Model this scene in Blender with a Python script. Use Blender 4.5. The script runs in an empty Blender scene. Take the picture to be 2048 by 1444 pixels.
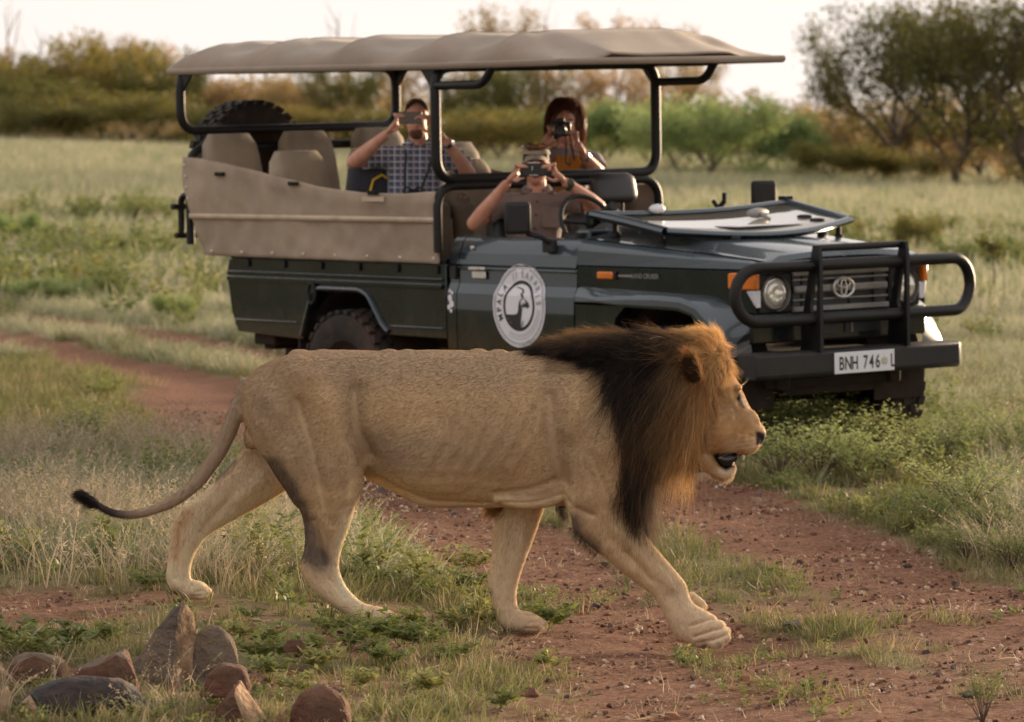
# Safari scene: a male lion walks across a dirt track in front of an open game-drive pickup.
import bpy, math, random
import numpy as np
from mathutils import Vector, Matrix, Quaternion, noise as mnoise

scene = bpy.context.scene
col = scene.collection
rng = np.random.default_rng(11)
random.seed(11)
PI = math.pi
def R(d): return math.radians(d)

# ------------------------------------------------------------------ camera, sky, sun, exposure
CAM_H = 1.83
cam_d = bpy.data.cameras.new('camera'); cam = bpy.data.objects.new('camera', cam_d); col.objects.link(cam)
cam.location = (0, 0, CAM_H)
cam.rotation_euler = (R(90) - math.atan(452/9000), 0, 0)
cam_d.lens = 158.2; cam_d.sensor_width = 36; cam_d.clip_end = 4000; cam_d.clip_start = .5
cam_d.dof.use_dof = True; cam_d.dof.focus_distance = 16.95; cam_d.dof.aperture_fstop = 6.2
scene.camera = cam

SUN_EL, SUN_AZ = 8.0, 40.0             # low sun behind the bush, off to the right
world = bpy.data.worlds.new('World'); scene.world = world; world.use_nodes = True
wn = world.node_tree; wn.nodes.clear()
sky = wn.nodes.new('ShaderNodeTexSky'); sky.sky_type = 'NISHITA'; sky.sun_disc = False
sky.sun_elevation = R(SUN_EL); sky.sun_rotation = R(SUN_AZ)
sky.altitude = 300; sky.air_density = 1.0; sky.dust_density = 0.8; sky.ozone_density = 1.0
tint = wn.nodes.new('ShaderNodeMix'); tint.data_type = 'RGBA'; tint.blend_type = 'MULTIPLY'
tint.inputs['Factor'].default_value = 1.0
tint.inputs['B'].default_value = (1.0, .925, .865, 1)        # the camera's warm white balance
bg = wn.nodes.new('ShaderNodeBackground'); bg.inputs['Strength'].default_value = .15
wo = wn.nodes.new('ShaderNodeOutputWorld')
hs = wn.nodes.new('ShaderNodeHueSaturation'); hs.inputs['Saturation'].default_value = .5
veil = wn.nodes.new('ShaderNodeMix'); veil.data_type = 'RGBA'; veil.inputs['Factor'].default_value = .965      # even veil of thin high cloud
veil.inputs['B'].default_value = (1.42, 1.42, 1.47, 1)
wn.links.new(sky.outputs[0], hs.inputs['Color']); wn.links.new(hs.outputs[0], veil.inputs['A']); wn.links.new(veil.outputs['Result'], tint.inputs['A']); wn.links.new(tint.outputs['Result'], bg.inputs['Color'])
wn.links.new(bg.outputs[0], wo.inputs['Surface'])

sun_d = bpy.data.lights.new('sun', 'SUN'); sun = bpy.data.objects.new('sun', sun_d); col.objects.link(sun)
sun_d.energy = 2.2; sun_d.angle = R(14); sun_d.color = (1.0, .74, .48)
sd = Vector((math.sin(R(SUN_AZ))*math.cos(R(SUN_EL)), math.cos(R(SUN_AZ))*math.cos(R(SUN_EL)), math.sin(R(SUN_EL))))
sun.rotation_euler = sd.to_track_quat('Z', 'Y').to_euler()

scene.view_settings.view_transform = 'Standard'; scene.view_settings.look = 'None'
scene.view_settings.gamma = 1; scene.view_settings.exposure = 2.15; scene.view_settings.use_curve_mapping = False
scene.render.engine = 'CYCLES'
scene.cycles.use_denoising = True
scene.cycles.max_bounces = 7; scene.cycles.transparent_max_bounces = 12
scene.cycles.diffuse_bounces = 3; scene.cycles.glossy_bounces = 3; scene.cycles.transmission_bounces = 5
scene.cycles.sample_clamp_indirect = 6

# ------------------------------------------------------------------ helpers
def sstep(a, b, x):
    t = np.clip((np.asarray(x, float)-a)/(b-a), 0, 1); return t*t*(3-2*t)

def tag(o, label=None, cat=None, group=None, kind=None):
    if label: o['label'] = label
    if cat: o['category'] = cat
    if group: o['group'] = group
    if kind: o['kind'] = kind
    return o

def empty(name, loc=(0, 0, 0), rot=None):
    o = bpy.data.objects.new(name, None); o.empty_display_size = .1; col.objects.link(o); o.location = loc
    if rot is not None: o.rotation_euler = rot
    return o

def link_mesh(name, me, mat=None, parent=None):
    o = bpy.data.objects.new(name, me); col.objects.link(o)
    if mat is not None and not me.materials: me.materials.append(mat)
    if parent is not None: o.parent = parent
    return o

def np_mesh(name, V, Fq, smooth=True):
    """V (n,3), Fq (m,k) with k = 3 or 4."""
    V = np.asarray(V, np.float32); Fq = np.asarray(Fq, np.int32); k = Fq.shape[1]
    me = bpy.data.meshes.new(name)
    me.vertices.add(len(V)); me.vertices.foreach_set('co', V.ravel())
    me.loops.add(Fq.size); me.loops.foreach_set('vertex_index', Fq.ravel())
    me.polygons.add(len(Fq)); me.polygons.foreach_set('loop_start', np.arange(0, Fq.size, k, dtype=np.int32))
    me.polygons.foreach_set('loop_total', np.full(len(Fq), k, np.int32))
    if smooth: me.polygons.foreach_set('use_smooth', np.ones(len(Fq), bool))
    me.update(calc_edges=True)
    return me

def set_attr(me, name, arr, typ='FLOAT_COLOR', dom='POINT'):
    a = me.attributes.new(name, typ, dom)
    if typ == 'FLOAT_COLOR':
        arr = np.asarray(arr, np.float32)
        if arr.shape[1] == 3: arr = np.concatenate([arr, np.ones((len(arr), 1), np.float32)], 1)
        a.data.foreach_set('color', arr.ravel())
    elif typ == 'FLOAT_VECTOR': a.data.foreach_set('vector', np.asarray(arr, np.float32).ravel())
    else: a.data.foreach_set('value', np.asarray(arr))

class MB:
    """collects shapes and links them as one mesh object"""
    def __init__(self): self.v = []; self.f = []
    def add(self, vs, fs):
        n = len(self.v); self.v += [tuple(map(float, p)) for p in vs]; self.f += [tuple(i+n for i in f) for f in fs]; return self
    def box(self, c, s, rot=None):
        hx, hy, hz = s[0]/2, s[1]/2, s[2]/2
        P = [Vector((x, y, z)) for x in (-hx, hx) for y in (-hy, hy) for z in (-hz, hz)]
        if rot is not None:
            q = rot if isinstance(rot, Matrix) else Matrix.Rotation(rot[2], 3, 'Z') @ Matrix.Rotation(rot[1], 3, 'Y') @ Matrix.Rotation(rot[0], 3, 'X')
            P = [q @ p for p in P]
        P = [p+Vector(c) for p in P]
        return self.add(P, [(0, 1, 3, 2), (4, 6, 7, 5), (0, 4, 5, 1), (2, 3, 7, 6), (0, 2, 6, 4), (1, 5, 7, 3)])
    def tube(self, pts, r, n=10, closed=False, flat=1.0):
        P = [Vector(p) for p in pts]; m = len(P)
        rs = [r]*m if not hasattr(r, '__len__') else list(r)
        vs = []; fs = []; prev = None
        for i in range(m):
            if closed: t = (P[(i+1) % m]-P[i-1])
            else: t = P[min(i+1, m-1)]-P[max(i-1, 0)]
            t.normalize()
            if prev is None:
                a = Vector((0, 0, 1)) if abs(t.z) < .9 else Vector((1, 0, 0))
                u = t.cross(a).normalized()
            else:
                u = (prev-t*prev.dot(t)).normalized()
            prev = u; w = t.cross(u)
            for k in range(n):
                a = 2*PI*k/n; vs.append(P[i]+(u*math.cos(a)+w*math.sin(a)*flat)*rs[i])
        M = m if closed else m-1
        for i in range(M):
            for k in range(n):
                a = i*n+k; b = i*n+(k+1) % n; c = ((i+1) % m)*n
                fs.append((a, b, c+(k+1) % n, c+k))
        if not closed:
            fs.append(tuple(range(n-1, -1, -1))); fs.append(tuple((m-1)*n+k for k in range(n)))
        return self.add(vs, fs)
    def loft(self, rings, cap=True):
        n = len(rings[0]); vs = [p for r in rings for p in r]; fs = []
        for i in range(len(rings)-1):
            for k in range(n):
                fs.append((i*n+k, i*n+(k+1) % n, (i+1)*n+(k+1) % n, (i+1)*n+k))
        if cap: fs.append(tuple(range(n-1, -1, -1))); fs.append(tuple((len(rings)-1)*n+k for k in range(n)))
        return self.add(vs, fs)
    def sheet(self, rows):
        n = len(rows[0]); vs = [p for r in rows for p in r]
        return self.add(vs, [(i*n+k, i*n+k+1, (i+1)*n+k+1, (i+1)*n+k) for i in range(len(rows)-1) for k in range(n-1)])
    def prism(self, poly, axis, a, b):
        """poly: 2-D points in the two other axes (in xyz order), extruded from a to b along axis"""
        def p3(q, t):
            q = list(q); q.insert(axis, t); return tuple(q)
        n = len(poly); vs = [p3(q, a) for q in poly]+[p3(q, b) for q in poly]
        fs = [tuple(range(n)), tuple(range(2*n-1, n-1, -1))]+[(i, i+n, (i+1) % n+n, (i+1) % n) for i in range(n)]
        return self.add(vs, fs)
    def ell(self, c, s, nu=14, nv=9, rot=None):
        rings = []
        for i in range(nv+1):
            th = PI*(.02+.96*i/nv); ring = []
            for k in range(nu):
                ph = 2*PI*k/nu; p = Vector((s[0]*math.sin(th)*math.cos(ph), s[1]*math.sin(th)*math.sin(ph), s[2]*math.cos(th)))
                if rot is not None: p = rot @ p
                ring.append(p+Vector(c))
            rings.append(ring)
        return self.loft(rings)
    def lathe(self, prof, c=(0, 0, 0), axis='Y', n=24):
        rings = []
        for (r, t) in prof:
            ring = []
            for k in range(n):
                a = 2*PI*k/n
                p = {'Y': (r*math.cos(a), t, r*math.sin(a)), 'X': (t, r*math.cos(a), r*math.sin(a)), 'Z': (r*math.cos(a), r*math.sin(a), t)}[axis]
                ring.append(Vector(p)+Vector(c))
            rings.append(ring)
        return self.loft(rings, cap=False)
    def mesh(self, name, smooth=40, fix=True):
        me = bpy.data.meshes.new(name); me.from_pydata(self.v, [], self.f)
        if fix:
            import bmesh
            bm = bmesh.new(); bm.from_mesh(me); bmesh.ops.recalc_face_normals(bm, faces=bm.faces); bm.to_mesh(me); bm.free()
        if smooth:
            me.polygons.foreach_set('use_smooth', [True]*len(me.polygons)); me.set_sharp_from_angle(angle=R(smooth))
        me.update(); return me
    def build(self, name, mat, parent=None, smooth=40, bevel=0, seg=2, fix=True):
        o = link_mesh(name, self.mesh(name, smooth, fix), mat, parent)
        if bevel:
            m = o.modifiers.new('bevel', 'BEVEL'); m.width = bevel; m.segments = seg; m.limit_method = 'ANGLE'; m.angle_limit = R(35)
        return o

def rounded(pts, rad, seg=6):
    """round the corners of a polyline"""
    P = [Vector(p) for p in pts]; out = [P[0]]
    for i in range(1, len(P)-1):
        a = (P[i-1]-P[i]); b = (P[i+1]-P[i]); r = min(rad, a.length*.49, b.length*.49)
        p0 = P[i]+a.normalized()*r; p2 = P[i]+b.normalized()*r
        for k in range(seg+1):
            t = k/seg; out.append(p0*(1-t)**2+P[i]*2*t*(1-t)+p2*t*t)
    out.append(P[-1]); return out

def remeshed(parts, voxel, name, smooth_it=6, fac=.5):
    """union of closed shapes into one continuous surface -> numpy verts, quads"""
    me = parts.mesh(name+'_src', 0); o = bpy.data.objects.new(name+'_src', me); col.objects.link(o)
    m = o.modifiers.new('r', 'REMESH'); m.mode = 'VOXEL'; m.voxel_size = voxel
    s = o.modifiers.new('s', 'SMOOTH'); s.factor = fac; s.iterations = smooth_it
    dg = bpy.context.evaluated_depsgraph_get(); ev = o.evaluated_get(dg)
    out = bpy.data.meshes.new_from_object(ev, depsgraph=dg); out.name = name
    bpy.data.objects.remove(o); bpy.data.meshes.remove(me)
    out.polygons.foreach_set('use_smooth', [True]*len(out.polygons))
    return out

def verts_of(me):
    a = np.empty(len(me.vertices)*3, np.float32); me.vertices.foreach_get('co', a); return a.reshape(-1, 3)
def normals_of(me):
    a = np.empty(len(me.vertices)*3, np.float32); me.vertices.foreach_get('normal', a); return a.reshape(-1, 3)

def vnoise(P, freq, seed=0, oct=3):
    """smooth value noise on (n,3) arrays, about -1..1"""
    P = np.asarray(P, float)*freq; tot = np.zeros(len(P)); amp = 1.; norm = 0
    for o in range(oct):
        I = np.floor(P).astype(np.int64); f = P-I; f = f*f*(3-2*f); acc = 0
        for dx in (0, 1):
            for dy in (0, 1):
                for dz in (0, 1):
                    h = ((I[:, 0]+dx)*73856093) ^ ((I[:, 1]+dy)*19349663) ^ ((I[:, 2]+dz)*83492791) ^ (seed*2654435+o*977)
                    h = (h ^ (h >> 13))*1274126177; h = (h ^ (h >> 16)) & 0xffff
                    w = (f[:, 0] if dx else 1-f[:, 0])*(f[:, 1] if dy else 1-f[:, 1])*(f[:, 2] if dz else 1-f[:, 2])
                    acc = acc+w*(h/32767.5-1)
        tot += acc*amp; norm += amp; amp *= .5; P = P*2.03+17.3
    return tot/norm

# ------------------------------------------------------------------ materials
def new_mat(name):
    m = bpy.data.materials.new(name); m.use_nodes = True; nt = m.node_tree; nt.nodes.clear()
    out = nt.nodes.new('ShaderNodeOutputMaterial'); return m, nt, out
def node(nt, typ, **kw):
    n = nt.nodes.new(typ)
    for k, v in kw.items():
        if hasattr(n, k) and k not in ('inputs',): setattr(n, k, v)
    return n
def ramp(nt, src, stops):
    r = nt.nodes.new('ShaderNodeValToRGB'); el = r.color_ramp.elements
    while len(el) < len(stops): el.new(.5)
    for e, (p, c) in zip(el, stops): e.position = p; e.color = tuple(c)+(1,) if len(c) == 3 else c
    nt.links.new(src, r.inputs[0]); return r.outputs['Color']
def mat(name, c, rough=.5, metal=0, c2=None, scale=8, bump=0, bscale=60, coat=0, spec=.5, dirt=None, dirt_amt=.4, sheen=0, bdist=.01):
    """principled with noise colour, fine relief and optional blotchy dirt"""
    m, nt, out = new_mat(name); L = nt.links.new
    b = node(nt, 'ShaderNodeBsdfPrincipled'); L(b.outputs[0], out.inputs[0])
    b.inputs['Roughness'].default_value = rough; b.inputs['Metallic'].default_value = metal
    b.inputs['Specular IOR Level'].default_value = spec
    b.inputs['Coat Weight'].default_value = coat; b.inputs['Coat Roughness'].default_value = .08
    b.inputs['Sheen Weight'].default_value = sheen
    tc = node(nt, 'ShaderNodeTexCoord')
    nz = node(nt, 'ShaderNodeTexNoise'); nz.inputs['Scale'].default_value = scale; nz.inputs['Detail'].default_value = 5
    L(tc.outputs['Object'], nz.inputs['Vector'])
    c2 = c2 or tuple(x*.78 for x in c)
    cur = ramp(nt, nz.outputs['Fac'], [(.35, c), (.65, c2)])
    if dirt:
        n2 = node(nt, 'ShaderNodeTexNoise'); n2.inputs['Scale'].default_value = scale*.45; n2.inputs['Detail'].default_value = 8; n2.inputs['Roughness'].default_value = .7
        L(tc.outputs['Object'], n2.inputs['Vector'])
        f = ramp(nt, n2.outputs['Fac'], [(.42, (0, 0, 0)), (.68, (dirt_amt,)*3)])
        mx = node(nt, 'ShaderNodeMix'); mx.data_type = 'RGBA'; L(f, mx.inputs['Factor']); L(cur, mx.inputs['A']); mx.inputs['B'].default_value = dirt+(1,)
        cur = mx.outputs['Result']
        rr = ramp(nt, n2.outputs['Fac'], [(.4, (rough,)*3), (.7, (min(1, rough+.3),)*3)]); L(rr, b.inputs['Roughness'])
    L(cur, b.inputs['Base Color'])
    if bump:
        n3 = node(nt, 'ShaderNodeTexNoise'); n3.inputs['Scale'].default_value = bscale; n3.inputs['Detail'].default_value = 6
        L(tc.outputs['Object'], n3.inputs['Vector'])
        bp = node(nt, 'ShaderNodeBump'); bp.inputs['Strength'].default_value = bump; bp.inputs['Distance'].default_value = bdist
        L(n3.outputs['Fac'], bp.inputs['Height']); L(bp.outputs[0], b.inputs['Normal'])
    return m
def leaf_mat(name, stops, trans=.45, rough=.55, attr=None):
    """leaf/blade: colour picked per instance, light shines through"""
    m, nt, out = new_mat(name); L = nt.links.new
    oi = node(nt, 'ShaderNodeObjectInfo')
    geo = node(nt, 'ShaderNodeNewGeometry')
    ad = node(nt, 'ShaderNodeMath', operation='ADD'); L(oi.outputs['Random'], ad.inputs[0])
    ml = node(nt, 'ShaderNodeMath', operation='MULTIPLY'); L(geo.outputs['Random Per Island'], ml.inputs[0]); ml.inputs[1].default_value = .7
    L(ml.outputs[0], ad.inputs[1])
    dv = node(nt, 'ShaderNodeMath', operation='MULTIPLY'); L(ad.outputs[0], dv.inputs[0]); dv.inputs[1].default_value = 1/1.7
    c = ramp(nt, dv.outputs[0], stops)
    d = node(nt, 'ShaderNodeBsdfPrincipled'); d.inputs['Roughness'].default_value = rough; d.inputs['Specular IOR Level'].default_value = .25; L(c, d.inputs['Base Color'])
    t = node(nt, 'ShaderNodeBsdfTranslucent'); L(c, t.inputs['Color'])
    mx = node(nt, 'ShaderNodeMixShader'); mx.inputs[0].default_value = trans
    L(d.outputs[0], mx.inputs[1]); L(t.outputs[0], mx.inputs[2]); L(mx.outputs[0], out.inputs[0])
    return m
# ------------------------------------------------------------------ terrain
RUT = np.array([(14.0, 1.22), (15.2, .98), (16.6, .60), (18.2, .36), (20.3, -.03), (22.5, -.48), (25.0, -.91), (28.0, -1.40), (33.0, -2.15), (40.2, -4.6), (60, -13), (90, -26)])
def rut_x(Y): return np.interp(Y, RUT[:, 0], RUT[:, 1], left=1.5)
def height(X, Y):
    X = np.asarray(X, float); Y = np.asarray(Y, float)
    t = np.clip((X/np.maximum(Y, 1)+.114)/.228, 0, 1)
    h = sstep(34, 150, Y)*(1.62*(1-t)+.55*t)
    near = 1-sstep(19, 24, Y)
    h = h+near*(.035-.125*sstep(-1.35, .3, X))
    h = h-.05*np.exp(-((X-.76)/.34)**2-((Y-16.9)/.45)**2)
    P = np.stack([X.ravel(), Y.ravel(), np.zeros(X.size)], 1)
    h = h+(vnoise(P, .35, 3, 2)*.03*sstep(20, 30, Y.ravel())).reshape(X.shape)
    a = np.abs(X-rut_x(Y)); b = np.abs(X-rut_x(Y)-1.5)
    h = h-.03*(np.exp(-(a/.35)**2)+np.exp(-(b/.35)**2))*sstep(19, 24, Y)
    return h
def dirt(X, Y):
    """0..1 bare red soil"""
    X = np.asarray(X, float); Y = np.asarray(Y, float)
    P = np.stack([X, Y, X*0], 1)
    n = vnoise(P, 1.6, 5, 4); n2 = vnoise(P, 5.0, 9, 3)
    c = rut_x(Y); d1 = X-c; d2 = X-c-1.5
    wl = .50+.55*sstep(18, 14.5, Y)*1.0+.45*np.exp(-((Y-28.5)/3.2)**2); wr = .46+.5*sstep(17.2, 14.6, Y)
    e1 = np.where(d1 < 0, -d1/wl, d1/wr)
    e2 = np.abs(d2)/(.46+.1*sstep(19, 16, Y))
    e = np.minimum(e1, e2)
    m = 1-sstep(.75, 1.25, e+n*.35+n2*.18)
    m = np.maximum(m, sstep(19.6, 18.2, Y)*(d1 > 0)*(d1 < 1.6)*sstep(-.35, .1, n+.5*n2-.02)*.92)
    # trampled soil by the rocks and between the hind feet
    fore = sstep(18.2, 17.3, Y)*sstep(14.4, 15.0, Y)*sstep(.1, -.6, X)
    m = np.maximum(m, fore*sstep(-.30, .20, n+.3*n2+.12)*.95)
    m = np.maximum(m, sstep(15.0, 14.5, Y)*sstep(-.25, -.5, X)*sstep(-.5, .1, n+.5*n2+.1)*.9)
    mid = np.exp(-((Y-15.0)/1.2)**2)*sstep(.2, .9, X)
    m = np.maximum(m, mid*sstep(-.4, .2, n+n2*.5))
    return np.clip(m*(1-sstep(45, 60, Y)), 0, 1)

def axis(lo, dense0, dense1, hi, step, grow):
    a = [dense0]; s = step
    while a[-1] < dense1: a.append(a[-1]+step)
    s = step
    while a[-1] < hi: s *= grow; a.append(a[-1]+s)
    b = [dense0]; s = step
    while b[-1] > lo: s *= grow; b.append(b[-1]-s)
    return np.array(b[:0:-1]+a)
xs = axis(-900, -2.6, 3.0, 900, .035, 1.07); ys = axis(-200, 13.2, 22, 1500, .04, 1.035)
GX, GY = np.meshgrid(xs, ys); nx, ny = len(xs), len(ys)
GZ = height(GX.ravel(), GY.ravel())
DM = dirt(GX.ravel(), GY.ravel())
P3 = np.stack([GX.ravel(), GY.ravel(), GZ], 1)
fine = (np.abs(GX.ravel()) < 5)*(1-sstep(24, 34, GY.ravel()))
P3[:, 2] += fine*(vnoise(P3*[1, 1, 0], 4.5, 21, 4)*.012+vnoise(P3*[1, 1, 0], 17, 22, 2)*.006)
ii = np.arange(ny-1)[:, None]*nx+np.arange(nx-1)[None]
FQ = np.stack([ii, ii+1, ii+nx+1, ii+nx], -1).reshape(-1, 4)
gme = np_mesh('ground', P3, FQ)
set_attr(gme, 'soil', DM, 'FLOAT')
m_ground, nt, out = new_mat('soil_and_turf'); L = nt.links.new
b = node(nt, 'ShaderNodeBsdfPrincipled'); b.inputs['Roughness'].default_value = .92; b.inputs['Specular IOR Level'].default_value = .15; L(b.outputs[0], out.inputs[0])
tc = node(nt, 'ShaderNodeTexCoord'); at = node(nt, 'ShaderNodeAttribute'); at.attribute_name = 'soil'
def nz(scale, detail=6, rough=.6):
    n = node(nt, 'ShaderNodeTexNoise'); n.inputs['Scale'].default_value = scale; n.inputs['Detail'].default_value = detail; n.inputs['Roughness'].default_value = rough
    L(tc.outputs['Object'], n.inputs['Vector']); return n.outputs['Fac']
soil = ramp(nt, nz(3.2), [(.3, (.155, .062, .034)), (.5, (.215, .090, .050)), (.72, (.28, .138, .085))])
soil2 = ramp(nt, nz(42, 4), [(.34, (.045, .022, .015)), (.5, (.175, .084, .048)), (.68, (.42, .26, .17))])
ms = node(nt, 'ShaderNodeMix'); ms.data_type = 'RGBA'; ms.inputs['Factor'].default_value = .5; L(soil, ms.inputs['A']); L(soil2, ms.inputs['B'])
turf = ramp(nt, nz(.55, 8, .7), [(.3, (.13, .14, .055)), (.5, (.23, .21, .105)), (.7, (.31, .26, .15))])
turf2 = ramp(nt, nz(16, 5), [(.3, (.05, .045, .02)), (.55, (.17, .15, .06)), (.75, (.26, .22, .11))])
mt = node(nt, 'ShaderNodeMix'); mt.data_type = 'RGBA'; mt.inputs['Factor'].default_value = .45; L(turf, mt.inputs['A']); L(turf2, mt.inputs['B'])
mg = node(nt, 'ShaderNodeMix'); mg.data_type = 'RGBA'; L(at.outputs['Fac'], mg.inputs['Factor']); L(mt.outputs['Result'], mg.inputs['A']); L(ms.outputs['Result'], mg.inputs['B'])
L(mg.outputs['Result'], b.inputs['Base Color'])
bp = node(nt, 'ShaderNodeBump'); bp.inputs['Strength'].default_value = 1.0; bp.inputs['Distance'].default_value = .02; L(nz(55, 6, .7), bp.inputs['Height']); L(bp.outputs[0], b.inputs['Normal'])
ground = link_mesh('ground', gme, m_ground); tag(ground, 'red soil track and grassy field', kind='structure')
def hz(x, y): return float(height(np.array([x]), np.array([y]))[0])
# ------------------------------------------------------------------ the lion
LY = 17.1                                  # distance of the lion's midline
S = LY/9000.0                              # profile drawing: metres per drawing unit
def pz(v):
    k = (722-v)/9000.0; th = math.atan(452/9000)
    return CAM_H+LY*(-math.sin(th)+k*math.cos(th))/(math.cos(th)+k*math.sin(th))
def px(u): return (u-1024)*S

lion = empty('lion', (0, LY, 0))           # local frame: x along the body, y away, z up
tag(lion, 'adult male lion with dark mane walking to the right across the track', 'lion')

def interp_rows(rows, step):
    """smooth resample of rows of numbers along the first column index"""
    A = np.array(rows, float); n = len(A); t = np.arange(n); out = []
    T = np.linspace(0, n-1, int((n-1)*step)+1)
    for j in range(A.shape[1]):
        y = A[:, j]; m = np.gradient(y); i = np.clip(np.floor(T).astype(int), 0, n-2); f = T-i
        h = y[i]*(2*f**3-3*f**2+1)+m[i]*(f**3-2*f**2+f)+y[i+1]*(-2*f**3+3*f**2)+m[i+1]*(f**3-f**2)
        out.append(h)
    return np.stack(out, 1)

def vertical_loft(mb, rows, yc=0, n=26, step=4, p=2.0, topw=1.0):
    """rows: u, top v, bottom v, half width; rings in planes of constant x"""
    rings = []
    for (u, t, bt, w) in interp_rows(rows, step):
        x = px(u); zt, zb = pz(t), pz(bt); zc = (zt+zb)/2; hz_ = max((zt-zb)/2, .004); w = max(w, .004); ring = []
        for k in range(n):
            a = 2*PI*k/n; c, s = math.cos(a), math.sin(a)
            cy = math.copysign(abs(c)**(2/p), c); cz = math.copysign(abs(s)**(2/p), s)
            ww = w*(topw if s > .3 else 1)
            ring.append((x, yc+ww*cy, zc+hz_*cz))
        rings.append(ring)
    mb.loft(rings)

def limb(mb, rows, n=18, step=4, p=2.2):
    """rows: rear (u,v), front (u,v), y centre, half thickness; rings span rear to front edge"""
    A = interp_rows(rows, step); rings = []
    for (u0, v0, u1, v1, yc, w) in A:
        a = Vector((px(u0), 0, pz(v0))); b2 = Vector((px(u1), 0, pz(v1))); c = (a+b2)/2; h = (b2-a)/2; ring = []
        for k in range(n):
            t = 2*PI*k/n; cc, s = math.cos(t), math.sin(t)
            cx = math.copysign(abs(cc)**(2/p), cc); cy = math.copysign(abs(s)**(2/p), s)
            q = c+h*cx; ring.append((q.x, yc+w*cy, q.z))
        rings.append(ring)
    mb.loft(rings)

def build_lion_body():
    mb = MB()
    # trunk with a slightly knobbly spine
    vertical_loft(mb, [(484, 768, 835, .05), (500, 748, 870, .10), (525, 729, 905, .145), (560, 715, 930, .18), (620, 702, 938, .205), (700, 700, 940, .20),
        (760, 702, 962, .20), (810, 702, 986, .21), (860, 700, 1003, .225), (920, 701, 1006, .24), (990, 704, 1006, .245), (1060, 706, 1008, .24),
        (1130, 703, 1010, .225), (1200, 702, 1010, .205), (1255, 706, 990, .18), (1300, 712, 945, .15), (1345, 716, 915, .135), (1385, 722, 900, .12)], n=32, p=2.15)
    for i, u in enumerate(range(600, 1050, 44)):
        mb.ell((px(u+random.uniform(-4, 4)), 0, pz(706)), (.040, .03, .0128+.002*math.sin(i*1.7)+random.uniform(-.002, .001)))
    # hip, ribs and shoulder relief on both sides
    for sgn in (-1, 1):
        mb.ell((px(600), sgn*.135, pz(775)), (.12, .085, .13))
        mb.ell((px(560), sgn*.13, pz(840)), (.11, .09, .16))
        mb.ell((px(890), sgn*.125, pz(885)), (.24, .125, .19))
        mb.ell((px(1010), sgn*.125, pz(860)), (.17, .13, .22))
    # flank fold
    vertical_loft(mb, [(690, 850, 930, .03), (715, 868, 938, .045), (745, 905, 962, .05), (790, 950, 985, .06), (850, 985, 1012, .07), (930, 998, 1013, .08), (1020, 1003, 1012, .07)], yc=0, n=14)
    # breast fold of pale skin
    limb(mb, [(985, 985, 990, 1000, -.12, .02), (1030, 972, 1040, 1012, -.10, .034), (1080, 950, 1095, 1010, -.10, .040), (1125, 945, 1135, 996, -.105, .036), (1165, 960, 1170, 985, -.115, .03)], n=12)
    # near hind leg (towards the camera: y < 0)
    limb(mb, [(510, 790, 690, 760, -.09, .07), (505, 830, 712, 815, -.115, .095), (517, 880, 724, 880, -.125, .100), (545, 928, 727, 930, -.128, .098), (580, 973, 722, 972, -.126, .088), (601, 1010, 709, 1018, -.122, .075),
        (611, 1050, 696, 1058, -.118, .062), (611, 1090, 684, 1092, -.115, .050), (602, 1128, 679, 1125, -.115, .042), (611, 1152, 685, 1150, -.115, .042), (634, 1178, 699, 1174, -.117, .041),
        (668, 1206, 718, 1193, -.12, .042), (700, 1226, 742, 1208, -.122, .046), (716, 1240, 760, 1212, -.123, .050)])
    limb(mb, [(690, 1224, 712, 1196, -.122, .035), (720, 1240, 744, 1204, -.123, .050), (755, 1243, 770, 1210, -.123, .056), (780, 1243, 788, 1219, -.123, .050), (792, 1240, 797, 1229, -.123, .03)], n=14)
    # far hind leg stretched back
    limb(mb, [(520, 800, 690, 800, .09, .07), (492, 880, 690, 880, .115, .09), (462, 928, 640, 940, .125, .085), (424, 967, 578, 979, .13, .072), (391, 998, 530, 1009, .132, .060), (354, 1021, 470, 1042, .132, .050), (340, 1048, 420, 1070, .132, .044),
        (334, 1090, 394, 1095, .132, .040), (328, 1130, 377, 1130, .132, .037), (325, 1158, 374, 1160, .132, .040), (330, 1186, 382, 1172, .132, .044)])
    limb(mb, [(329, 1184, 352, 1160, .132, .036), (350, 1198, 374, 1166, .132, .045), (375, 1205, 392, 1169, .132, .053), (397, 1206, 405, 1176, .132, .050), (408, 1203, 413, 1188, .132, .034)], n=14)
    # near front leg reaching forward, paw lifted
    limb(mb, [(1150, 740, 1240, 730, -.10, .05), (1125, 800, 1268, 790, -.125, .075), (1118, 870, 1280, 865, -.14, .085), (1118, 930, 1278, 930, -.145, .085), (1122, 985, 1268, 985, -.145, .078), (1140, 1022, 1262, 1022, -.143, .069), (1150, 1056, 1282, 1052, -.142, .062),
        (1180, 1083, 1308, 1086, -.142, .055), (1212, 1110, 1333, 1115, -.143, .050), (1244, 1136, 1353, 1138, -.145, .046), (1276, 1160, 1370, 1160, -.147, .043), (1303, 1182, 1377, 1183, -.148, .041), (1320, 1208, 1388, 1200, -.149, .044), (1334, 1238, 1412, 1214, -.150, .050),
        (1352, 1266, 1440, 1230, -.150, .055), (1380, 1281, 1454, 1246, -.150, .056), (1412, 1289, 1458, 1262, -.150, .046)])
    # toes of the lifted paw
    for (u, v, dy, s) in [(1428, 1272, -.040, 1), (1441, 1262, -.014, 1.05), (1443, 1256, .016, 1), (1432, 1250, .042, .9)]:
        mb.ell((px(u), -.150+dy, pz(v)), (.036*s, .019*s, .030*s), rot=Matrix.Rotation(R(20), 3, 'Y'))
    limb(mb, [(1366, 1188, 1384, 1176, -.105, .014), (1390, 1204, 1404, 1192, -.102, .017), (1408, 1216, 1416, 1206, -.102, .012)], n=10)
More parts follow.
